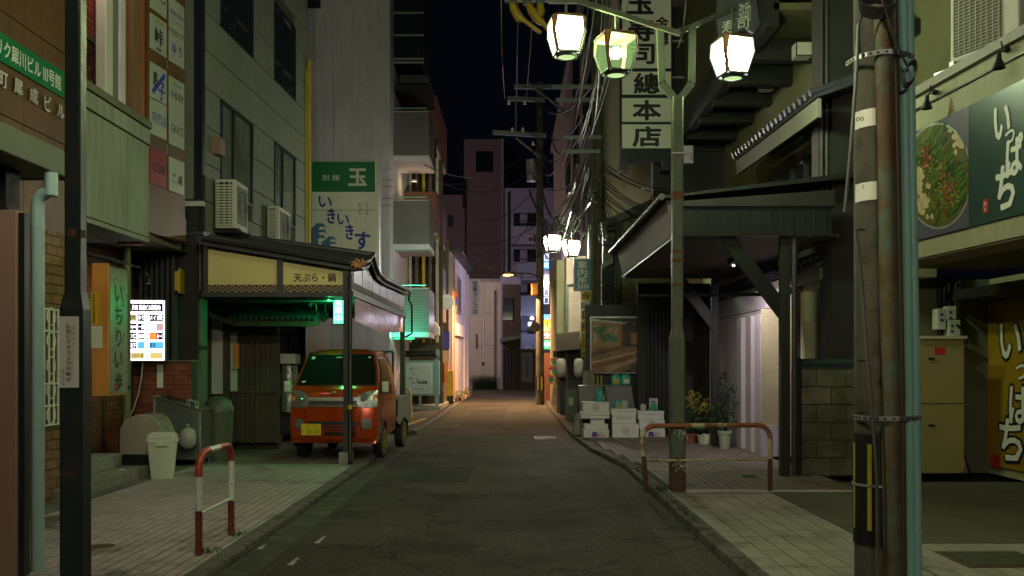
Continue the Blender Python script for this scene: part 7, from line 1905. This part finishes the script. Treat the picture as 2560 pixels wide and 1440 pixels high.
# concrete pole nearer
p2 = thing('utility_pole', 'slim concrete utility pole rising behind the restaurant photo poster', 'utility pole', (X_(1494, 23.5), 23.5, 0))
xx = X_(1494, 23.5)
part('shaft', MB().ring([[(xx + r * math.cos(a), 23.5 + r * math.sin(a), z) for a in [2 * math.pi * k / 18 for k in range(18)]] for r, z in ((.16, 0), (.125, 14))], conc_p), p2, smooth=50)
part('riser_conduit', MB().tube([(xx - .15, 23.4, 2.9), (xx - .14, 23.4, 12)], .022, 6, post_far), p2); part('riser_conduit', MB().tube([(xx + .16, 23.4, 2.9), (xx + .15, 23.4, 12)], .03, 6, post_far), p2)
def xarm(par, px0, px1, py, y, s_=.045, slant=0):
    mb = MB(); a, b = at(px0, py, y - .2), at(px1, py + slant, y - .2)
    mb.obox((a + b) / 2, (b - a).normalized(), UZ, UY, (b - a).length, s_ * 2, s_ * 1.5, alu if False else steel_g); return part('crossarm', mb, par)
steel_g = M('galvanised', (.20, .23, .22), .5, metal=.4, var=.2, bump=.05)
for a, b, py in ((1380, 1505, 216, ), (1390, 1505, 249), (1408, 1505, 343), (1415, 1500, 378)): xarm(p2, a, b, py, 23.5)
part('cable_coil', MB().tube([at(1490 + 14 * math.cos(a), 455 + 22 * math.sin(a) + a * 2, 23.2) for a in [k * .7 for k in range(24)]], .014, 5, cable_g), p2)
p3 = thing('utility_pole', 'farthest concrete utility pole lit orange at its foot beside the neon signs', 'utility pole', (X_(1350, 36.5), 36.5, 0))
xx = X_(1350, 36.5)
part('shaft', MB().ring([[(xx + r * math.cos(a), 36.5 + r * math.sin(a), z) for a in [2 * math.pi * k / 18 for k in range(18)]] for r, z in ((.17, 0), (.12, 12.8))], conc_p), p3, smooth=50)
for a, b, py, sl4 in ((1285, 1445, 216, 0), (1268, 1362, 245, 4), (1232, 1365, 330, 8)): xarm(p3, a, b, py, 36.5, .08, sl4)
mb = MB(); mb.tube([at(1320, 208, 36.2), at(1422, 286, 36.2)], .06, 4, steel_g); mb.tube([at(1290, 345, 36.2), at(1350, 392, 36.2)], .05, 4, steel_g); mb.tube([at(1290, 250, 36.2), at(1290, 326, 36.2)], .04, 4, steel_g); part('brace', mb, p3)
for px, py in ((1281, 326), (1307, 326), (1272, 258), (1312, 258), (1333, 360)): part('insulator', MB().lathe(at(px, py, 36.2), [(.0, -.05), (.07, -.04), (.04, .02), (.07, .06), (.0, .14)], 8, sign_w), p3)
part('transformer', MB().lathe(at(1329, 455, 36.1), [(.0, 0), (.20, .02), (.20, .82), (.22, .86), (.0, .9)], 16, M('transformer_grey', (.20, .22, .22), .5, var=.15)), p3, smooth=40)
gd = MB(); gd.ring([[(xx + r * math.cos(a), 36.5 + r * math.sin(a), z) for a in [2 * math.pi * k / 18 for k in range(18)]] for r, z in ((.18, .55), (.178, 1.15))], black_p); part('pole_guard', gd, p3)
for dx in (-.08, .06): B(p3, 'yellow_strip', xx + dx - .03, xx + dx + .03, 36.31, 36.325, .58, 1.12, mat=yel)
part('pole_box', MB().box(X_(1328, 36.4), X_(1345, 36.4), 36.2, 36.5, Z_(738, 36.4), Z_(710, 36.4), wood_or), p3, bevel=.03)
part('round_plate', MB().tube([at(1338, 818, 36.2), at(1338, 818, 36.15)], .2, 16, conc_p), p3)
sodium = EM('sodium_lens', (1, .42, .10), 14)
part('lamp_arm', MB().tube([at(1345, 690, 36.4), at(1325, 684, 36.3), at(1284, 683, 36.2)], .03, 6, steel_dk), p3)
part('lamp_head', MB().ring([[at(1271, 684, 36.2) + Vector((a * .24, b * .10, z)) for a, b in ((1, .7), (.5, 1), (-.6, 1), (-1, .5), (-1, -.5), (-.6, -1), (.5, -1), (1, -.7))] for z in (0, .07)], steel_dk), p3)
part('lamp_lens', MB().lathe(at(1270, 687, 36.2) - UZ * .04, [(.0, -.01), (.14, .0), (.15, .045), (0, .05)], 14, sodium, 1.3, .6), p3)
d = bpy.data.lights.new('sodium_lamp', 'SPOT'); d.energy = 4000; d.color = (1, .55, .24); d.shadow_soft_size = .12; d.spot_size = R(165); d.spot_blend = .6
o = bpy.data.objects.new('sodium_lamp', d); COL.objects.link(o); o.location = at(1270, 690, 36.2) - UZ * .05

# ================================================================ STREET END
eb = thing('beige_end_building', 'low beige building closing the street end under the dark tower', 'building', (-1.4, 58, 0))
EY = 58
B(eb, 'wall', -4.5, -.05, EY + .05, 64, 0, 6.8, mat=cream)
cells = grid((-4.5, EY + .05, .75), UX, UZ, -UY, 4.4, 6.0, .9, 2.0, j=.04, d=.04); pieces(eb, 'wall_panel', cells, cream, 40)
B(eb, 'parapet', -4.6, 0, EY - .02, 58.4, 6.75, 6.95, mat=concrete); B(eb, 'plinth', -4.5, -.05, EY - .05, EY + .05, 0, .7, mat=concrete)
B(eb, 'wall_mark', X_(1189, 57.9), X_(1193, 57.9), 57.92, 57.98, Z_(870, 57.9), Z_(835, 57.9), mat=brown_w)
tufts('street_end_hedge', [(X_(1212, 56.8), 56.8, .75, .4, 0)], 2600, leafd, 1.05)
pl2 = thing('metal_pole', 'thin grey pole in front of the beige end building', 'pole', (X_(1209, 57), 57, 0)); part('shaft', MB().tube([(X_(1209, 57), 57, 0), (X_(1209, 57), 57, Z_(716, 57))], .06, 8, alu), pl2); B(pl2, 'box', X_(1205, 57), X_(1210, 57), 56.9, 57, Z_(915, 57), Z_(905, 57), mat=steel_dk)
ts = thing('furniture_shop_sign', 'white vertical sign with black furniture shop lettering at the street end', 'sign', at(1188, 745, 50))
B(ts, 'board', X_(1176, 50), X_(1200, 50), 50, 50.12, Z_(791, 50), Z_(698, 50), mat=sign_w); text(ts, '堂屋タンス店', at(1188, 744, 49.99), UX, UZ, .30, 1.85, ink, .02, vert=True)
part('arm', MB().tube([at(1165, 704, 50.05), at(1200, 704, 50.05)], .03, 6, alu), ts)
mt_ = thing('mauve_tower', 'dark mauve apartment tower with one square window against the night sky', 'building', (-2, 75, 0))
B(mt_, 'wall', X_(1160, 75), X_(1256, 75), 75, 90, 0, Z_(348, 75), mat=mauve)
part('side_wall', MB().hexa([(X_(1256, 75), 75.01, 0), (X_(1296, 80), 82, 0), (X_(1256, 75), 88, 0), (X_(1256, 75) - .1, 88, 0)], [(X_(1256, 75), 75.01, Z_(348, 75)), (X_(1296, 80), 82, Z_(376, 80)), (X_(1256, 75), 88, 19), (X_(1256, 75) - .1, 88, 19)], mauve), mt_)
w_ = B(mt_, 'window', X_(1190, 75), X_(1233, 75), 74.9, 75, Z_(430, 75), Z_(379, 75), mat=glass_dk)
B(mt_, 'corner_trim', X_(1254, 75), X_(1259, 75), 74.85, 75, 0, Z_(348, 75), mat=cream)
B(mt_, 'low_wing', X_(1040, 74), X_(1162, 74), 74, 76, 0, Z_(487, 74), mat=mauve)
mb = MB()
for k in range(14): mb.tube([at(1060 + k * 7.5, 487, 74), at(1060 + k * 7.5, 462, 74)], .03, 4, steel_dk)
mb.tube([at(1060, 462, 74), at(1160, 460, 74)], .05, 4, steel_dk); mb.tube([at(1145, 455, 74), at(1160, 455, 74), at(1160, 520, 74)], .12, 6, steel_dk); part('roof_railing', mb, mt_)
B(mt_, 'wing_window', X_(1120, 73.9), X_(1133, 73.9), 73.85, 74, Z_(566, 73.9), Z_(538, 73.9), mat=glass_dk)
# added lamp, unseen behind the left-hand houses, to light the street end
sj = thing('added_side_lamp', 'added lamp post out of sight, lighting the street end', 'street lamp', (-6.5, 50, 0))
part('post', MB().tube([(-6.5, 50, 0), (-6.5, 50, 6.9)], .08, 8, post_far), sj); part('lamp_head', MB().lathe((-6.5, 50, 6.9), [(.3, 0), (.34, .06), (.1, .2), (0, .22)], 12, steel_dk), sj)
d = bpy.data.lights.new('side_fill_light', 'POINT'); d.energy = 1500; d.color = (1, .72, .76); d.shadow_soft_size = .15
o = bpy.data.objects.new('side_fill_light', d); COL.objects.link(o); o.location = (-6.3, 50.6, 7.4)
# white apartment block with balconies
wa = thing('white_apartments', 'pale violet apartment block with stacked balconies behind the street end', 'building', (1, 66, 0))
vw = M('pale_violet_wall', (.31, .31, .42), .8, var=.1, scale=.5, bump=.1, streak=.2)
B(wa, 'wall', X_(1262, 66), X_(1420, 66), 66, 74, 0, Z_(470, 66), mat=vw)
for k, (a, b) in enumerate(((565, 610), (655, 700), (740, 790), (835, 882))):
    bl = B(wa, 'balcony', X_(1280, 64.6), X_(1345, 64.6), 64.6, 65.98, Z_(b, 64.6), Z_(a, 64.6), mat=vw)
    B(bl, 'balcony_opening', X_(1284, 65.9), X_(1340, 65.9), 65.9, 65.99, Z_(a, 65.9), Z_(a - 32, 65.9), mat=glass_dk); B(bl, 'balcony_door', X_(1300, 65.9), X_(1318, 65.9), 65.86, 65.9, Z_(a, 65.9), Z_(a - 30, 65.9), mat=vw)
B(wa, 'shopfront', X_(1300, 58), X_(1345, 58), 57.6, 64, 0, 2.5, mat=concrete); p_ = part('door_sign', MB().box(X_(1304, 57.5), X_(1332, 57.5), 57.5, 57.56, Z_(955, 57.5), Z_(882, 57.5), M('pale_signface', (.55, .6, .7), .4, var=.05, bump=0)), wa)
text(p_, '御食事処', at(1318, 925, 57.49), UX, UZ, .25, 1.0, ink_blue, .0, vert=True); part('ring_logo', MB().ring([[at(1317, 897, 57.49) + Vector((r * math.cos(a), 0, r * math.sin(a))) for a in [i * .4 for i in range(16)]] for r in (.11, .15)], ink_blue, caps=False), p_)
d = bpy.data.lights.new('shop_lamp', 'POINT'); d.energy = 90; d.color = (.75, .75, 1); d.shadow_soft_size = .1
o = bpy.data.objects.new('shop_lamp', d); COL.objects.link(o); o.location = at(1330, 800, 62.5)
for (px, py) in ((1296, 792), (1322, 884), (1290, 700), (1326, 606)):
    q_ = part('outdoor_unit', MB().box(X_(px - 7, 64.4), X_(px + 7, 64.4), 64.1, 64.55, Z_(py, 64.4), Z_(py - 16, 64.4), cream_pl), wa); part('fan_grille', MB().tube([at(px, py - 8, 64.1), at(px, py - 8, 64.07)], .17, 10, frame_dk), q_)
for px in (1272, 1343): part('downpipe', MB().tube([at(px, 960, 65.8), at(px, 480, 65.8)], .07, 6, steel_dk), wa)
for k_ in range(4): part('balcony_rail', MB().tube([at(1282, 558 + k_ * 90, 64.6), at(1344, 558 + k_ * 90, 64.6)], .04, 4, steel_dk), wa)
part('wall_light', MB().lathe(at(1330, 800, 64.5), [(.0, 0), (.14, .05), (.14, .2), (0, .25)], 10, EM('violet_lens', (.7, .7, 1), 5)), wa)
dh = thing('dark_timber_house', 'narrow dark timber house with tiled eave beside the beige end building', 'house', (.2, 56.5, 0))
B(dh, 'wall', X_(1251, 56.8), X_(1302, 56.8), 56.8, 60, 0, Z_(690, 56.8), mat=vw); B(dh, 'dark_front', X_(1256, 56.5), X_(1300, 56.5), 56.5, 56.8, 0, Z_(712, 56.8), mat=wood_dk)
part('eave', MB().prism([at(px, py, 55.8) for px, py in ((1250, 846), (1302, 836), (1304, 846), (1250, 856))], (0, 1, 0), kawara), dh); B(dh, 'window', X_(1258, 56.4), X_(1282, 56.4), 56.4, 56.5, Z_(800, 56.4), Z_(745, 56.4), mat=glass_dk)
for k in range(5): B(dh, 'lattice_board', X_(1257 + k * 8, 56.3), X_(1261 + k * 8, 56.3), 56.35, 56.5, 0, Z_(870, 56.4), mat=black_w)

# white shuttered house on the left
wh = thing('white_shuttered_house', 'white two storey house with shuttered shopfront on the far left kerb', 'house', (-3, 40, 0))
A_, B_ = Vector((-2.45, 36.4, 0)), Vector((-2.2, 45, 0)); hu = (B_ - A_).normalized(); hn = hu.cross(UZ)
L_ = (B_ - A_).length
mb = MB(); mb.prism([A_, B_, B_ + Vector((-5, .2, 0)), A_ + Vector((-5, 0, 0))], (0, 0, 6.15), white_w); part('wall', mb, wh)
def hb(name, t, z, w_, h_, d_, mat, par=wh): return part(name, MB().obox(A_ + hu * t + UZ * z + hn * .002, hu, UZ, hn, w_, h_, d_, mat), par)
hb('roof_edge', L_ / 2, 6.15, L_ + .4, .14, .35, frame_dk); part('gutter', MB().tube([A_ + hn * .4 + UZ * 6.1, B_ + hn * .4 + UZ * 6.1], .06, 6, steel_dk), wh)
wn = hb('window', 3.4, 4.6, 2.2, 1.6, .06, alu)
for a in (2.9, 3.9): hb('pane', a, 4.6, .8, 1.35, .08, M('grey_curtain', (.2, .18, .2), .4, var=.2, bump=0) if a == 2.9 else MATS['grey_curtain'], wn)
hb('shutter_box', 3.6, 3.05, 4.2, .5, .16, white_w); sh = hb('shutter', 3.6, 1.5, 4.0, 2.6, .03, cream_pl)
cells = [(A_ + hu * 3.6 + UZ * (.3 + i * .1) + hn * .04, hu, UZ, hn, 4.0, .08, .02) for i in range(25)]; pieces(sh, 'shutter_slat', cells, white_w, 40)
for t_ in (.12, 6.4, 8.4): hb('pilaster', t_, 3.0, .22, 5.9, .10, white_w)
part('downpipe', MB().tube([A_ + hn * .1 + hu * .5 + UZ * 6, A_ + hn * .1 + hu * .5 + UZ * .3], .05, 6, M('orange_pipe', (.4, .2, .08), .5, var=.1)), wh)
co = thing('corrugated_shed', 'rusty olive corrugated upper floor beside the white shuttered house', 'house', (-4, 37, 0))
rc = M('rust_corrugated', (.20, .19, .08), .7, var=.3, scale=1.5, bump=.1, streak=.7)
B(co, 'upper_wall', -5.6, -2.5, 36.2, 36.35, 4.3, 6.5, mat=rc)
cells = [(Vector((-5.5 + i * .1, 36.19, 5.4)), UX, UZ, -UY, .05, 2.2, .025) for i in range(30)]; pieces(co, 'corrugation', cells, rc, 40)
B(co, 'lower_wall', -5.6, -2.5, 36.22, 36.35, .1, 4.3, mat=wood_dk); B(co, 'hanging_board', X_(1071, 35), X_(1107, 35), 35, 35.06, Z_(874, 35), Z_(828, 35), mat=cream_pl)
B(co, 'dark_sign', X_(1107, 36), X_(1124, 36), 35.9, 36, Z_(872, 36), Z_(828, 36), mat=ink_blue); B(co, 'timber_panel', X_(1100, 36), X_(1124, 36), 35.95, 36.05, Z_(908, 36), Z_(876, 36), mat=cream)
B(co, 'dark_bay', -3.1, -2.55, 33.9, 35.6, 3.2, 5.2, mat=wood_dk); B(co, 'orange_post', X_(1112, 36), X_(1122, 36), 35.7, 35.85, .1, Z_(905, 36), mat=wood_or)
part('oval_mirror', MB().tube([at(1115, 755, 34), at(1115, 755, 33.95)], .28, 18, steel), co)
fs = thing('rainbow_sign', 'small square hanging sign in yellow, orange and blue bands', 'sign', at(1131, 742, 37))
p_ = part('board', MB().box(X_(1117, 37), X_(1144, 37), 37, 37.1, Z_(762, 37), Z_(723, 37), ink_blue), fs)
for a, b, mt in ((724, 729, yel), (729, 741, EM('orange_sign_lit', (.75, .12, .03), .55)), (741, 747, redbrown), (747, 761, EM('blue_sign_lit', (.03, .08, .42), .5))): part('colour_band', MB().box(X_(1117.5, 37), X_(1143.5, 37), 36.985, 36.998, Z_(b, 37), Z_(a, 37), mt), fs)
wl2 = thing('white_wall_lantern', 'rounded white enamel lamp housing at the end of the green lit balcony', 'lamp', at(1088, 822, 32)); part('housing', MB().prism([at(px, py, 31.8) for px, py in ((1070, 840), (1070, 815), (1076, 804), (1086, 803), (1092, 812), (1098, 818), (1098, 838))], (0, .4, 0), ink_white), wl2, bevel=.03)
yc = thing('yellow_stand_sign', 'yellow upright stand sign beside the orange post at the far kerb', 'signboard', at(1125, 980, 36)); part('board', MB().box(X_(1118, 35.4), X_(1134, 35.4), 35.2, 35.4, .4, Z_(926, 35.4), yel), yc, bevel=.02); B(yc, 'base', X_(1118, 35.4), X_(1134, 35.4), 35.2, 35.4, .1, .4, mat=steel_dk)
gy = thing('grey_stand_sign', 'small grey stand sign with a white label beside the cabinet', 'signboard', at(1108, 990, 34)); part('board', MB().box(X_(1100, 34), X_(1112, 34), 34, 34.2, .2, Z_(958, 34), concrete), gy, bevel=.01); B(gy, 'label', X_(1103, 33.9), X_(1108, 33.9), 33.985, 33.998, Z_(978, 34), Z_(968, 34), mat=sign_w)
# menu cabinet
mc = thing('menu_cabinet', 'pale teal steel cabinet with framed floor guide and rolled awning beside the balconies', 'cabinet', (-3.2, 32, .2))
tq = M('teal_cabinet', (.22, .34, .33), .4, var=.08, bump=.03)
cy_ = 31.6; x0, x1 = X_(1011, cy_), X_(1096, cy_)
B(mc, 'body', x0, x1, cy_, cy_ + .7, .55, 1.75, mat=tq, bevel=.01); part('roller', MB().tube([(x0 - .1, cy_, 1.98), (x1 - .08, cy_, 1.98)], .11, 14, steel_dk), mc, smooth=50)
part('roller_cap', MB().tube([(x1 - .08, cy_, 1.98), (x1 + .02, cy_, 1.98)], .16, 14, tq), mc, smooth=50)
fr_ = B(mc, 'frame', x0 + .05, x1 - .2, cy_ - .02, cy_ - .001, .62, 1.66, mat=alu); fc2 = B(fr_, 'guide_face', x0 + .10, x1 - .25, cy_ - .026, cy_ - .0205, .68, 1.60, mat=M('guide_face', (.45, .5, .47), .2, var=.05, bump=0))
for k, s_ in enumerate(('4F ―', '3F', '2F ―', '1F')): text(fc2, s_, (x0 + .32, cy_ - .03, 1.46 - k * .16), UX, UZ, .30 if k % 2 == 0 else .1, .07, ink, 0)
text(fc2, '味道園', (x0 + .62, cy_ - .03, 1.0), UX, UZ, .34, .11, ink, .03); text(fc2, '焼肉', (x0 + .46, cy_ - .03, 1.08), UX, UZ, .1, .05, ink_red, .01); text(fc2, 'らふゑる', (x0 + .5, cy_ - .03, .78), UX, UZ, .3, .06, ink_blue, .01)
for x in (x0 + .05, x0 + .5, x1 - .1): B(mc, 'leg', x, x + .07, cy_ + .05, cy_ + .12, .2, .55, mat=tq)
B(mc, 'side_post', x1 - .12, x1 + .02, cy_ - .03, cy_ + .04, .2, 1.8, mat=tq)
# yellow hoop rail behind the truck
yh = thing('yellow_hoop_rail', 'yellow tubular hoop barrier behind the truck bed', 'guard rail', (-2.5, 24, .07))
yy = 25.5; part('tube', MB().tube([(X_(1003, yy), yy, .07), (X_(1003, yy), yy, .85), (X_(1006, yy), yy, .95), (X_(1015, yy), yy, .97), (X_(1022, yy), yy, .93), (X_(1027, yy), yy, .8), (X_(1028, yy), yy, .07)], .035, 10, M('cream_yellow_paint', (.55, .45, .12), .5, var=.15)), yh, smooth=50)
# flower pots by the white house
random.seed(31)
for k in range(8):
    t_ = k * .95 + .5; p = A_ + hu * t_ + hn * .22; p.z = .08
    r_ = random.uniform(.08, .13); tp_ = thing('flower_pot', ('terracotta pot with', 'round dark pot with', 'low trough with', 'tall pot with', 'small white pot with', 'square pot with', 'wide bowl with', 'old pot with')[k] + (' yellow flowers', ' green sprigs', ' pink flowers', ' trailing leaves', ' white flowers', ' tufts of grass', ' yellow tufts', ' drooping leaves')[k] + ' along the white house', 'potted plant', p, 'pots along the far left kerb')
    part('pot', MB().lathe(p, [(r_ * .7, 0), (r_, .16), (0, .16)], 10, (terrac, black_p, concrete, terrac, sign_w, concrete, terrac, brown_w)[k]), tp_)
    mb = MB()
    for i in range(40):
        c_ = p + Vector((random.gauss(0, r_ * .6), random.gauss(0, r_ * .6), .16 + random.uniform(0, .25))); d_ = Vector((random.uniform(-1, 1), 0, random.uniform(-1, 1))).normalized() * .04
        mb.poly([c_, c_ + d_ + UZ * .03, c_ + d_ * 2], random.choice((leafm, leafm, (flowery, ink_white, terrac)[k % 3])))
    part('foliage', mb, tp_, kind='stuff')

# ================================================================ OVERHEAD WIRES
def wire(a, b, sag, r=.012, mat=cable_m, label='thin dark overhead cable strung between the street poles', grp='overhead cables between poles', n_=12, cat='cable'):
    a, b = Vector(a), Vector(b)
    pts = [a.lerp(b, k / n_) - UZ * (sag * 4 * (k / n_) * (1 - k / n_)) for k in range(n_ + 1)]
    return solo('overhead_cable', MB().tube(pts, r, 4, mat, caps=False), label, cat, grp)
random.seed(77)
P2 = lambda py, dx=0: at(1494 + dx, py, 23.4); P3_ = lambda py, dx=0: at(1350 + dx, py, 36.3)
for k in range(14): wire(P2(216 + k * 24, random.uniform(-70, 0)), P3_(250 + k * 25, random.uniform(-30, 20)), random.uniform(.3, 1.6), random.uniform(.018, .036), random.choice((cable_m, cable_g)))
for k in range(16): wire(P2(370 + random.uniform(-30, 60), random.uniform(-30, 0)), at(1368 + random.uniform(-8, 30), 560 + random.uniform(-30, 20), 30 + random.uniform(-2, 2)), random.uniform(.1, 1.1), random.uniform(.018, .034), random.choice((cable_m, cable_g, cable_g)), 'loose service cable drooping from the slim concrete pole', 'service cables drooping from the slim pole')
for k in range(9): wire(P2(400 + k * 12, 10), at(1690 + random.uniform(-10, 10), 470 + k * 14, 20.5), random.uniform(.05, .35), .014, cable_m, 'black service cable crossing in front of the beige block', 'service cables to the right-hand houses')
for k in range(7): wire(P2(430 + k * 20, 12), at(1535 + random.uniform(-6, 8), 600 + k * 10, 22.2), random.uniform(-.1, .3), .010, cable_m, 'short cable dropping to the tangle on the corrugated house', 'drop cables to the corrugated house')
for k in range(9): wire(at(1480 + k * 14 + random.uniform(-12, 12), -80, 16 + random.uniform(-1, 1)), P2(330 + random.uniform(-60, 50), random.uniform(-80, -5)), random.uniform(.0, .5), random.uniform(.008, .016), random.choice((cable_m, cable_g)), 'cable running down from overhead to the slim concrete pole', 'cables coming from overhead')
for (x0, x1, x2) in ((1252, 1255, 1262), (1296, 1293, 1292), (1336, 1325, 1316)):
    a, b = at(x0, -60, 14), at(x1, 170, 27); m_ = a.lerp(b, .5)
    t = solo('overhead_cable', MB().tube([at(x0, -60, 18), at((x0 + x1) / 2, 60, 21), at(x1, 140, 25)], .011, 5, M('amber_cover', (.40, .26, .05), .5, var=.2) if x0 == 1252 else MATS['amber_cover'], caps=False), 'amber sleeved power line hanging at the top of the picture', 'cable', 'amber sleeved power lines')
    wire(at(x1, 140, 25), at(x2, 246, 36.3), .0, .012, cable_m, 'thin end of an amber sleeved line reaching the far crossarm', 'line ends at the far crossarm')
ins = thing('insulated_switchgear', 'yellow taped insulators hanging from a steel crossarm at the top of the picture', 'insulators', at(1330, 5, 20))
part('crossarm', MB().box(X_(1262, 20), X_(1400, 20), 19.95, 20.05, Z_(4, 20), Z_(-6, 20), steel_g), ins)
for pts in ([(1280, 5), (1285, 22), (1298, 45), (1312, 52), (1352, 82)], [(1318, 5), (1330, 28), (1348, 50), (1362, 62), (1375, 80)], [(1350, 5), (1352, 30), (1345, 40)]):
    q_ = [at(x, y, 19.9) for x, y in pts]
    part('yellow_sleeve', MB().tube(q_, [.07, .10, .10, .05, .04][:len(q_)], 8, yel_ins), ins, smooth=60)
    mb = MB(); c_ = q_[0]; mb.lathe(c_, [(.08, -.06), (.11, 0), (.07, .03), (.10, .08)], 8, steel_g); part('insulator_cap', mb, ins)
for (a, b, s_) in (((1065, 432), (1350, 405), .9), ((1065, 455), (1350, 452), 1.4), ((975, 520), (1345, 560), 1.), ((1130, 590), (1345, 520), 1.2), ((1170, 605), (1350, 640), .5), ((1180, 640), (1350, 690), .3)):
    wire(at(*a, 30), at(*b, 36.4), s_, .014, cable_m, 'thin black cable crossing the street in front of the mauve tower', 'cables crossing the street end')
wire(at(1290, 405, 36.3), at(1060, 412, 29), .5, .014, cable_g)

_to.hide_render = True
bpy.data.objects.remove(_to)
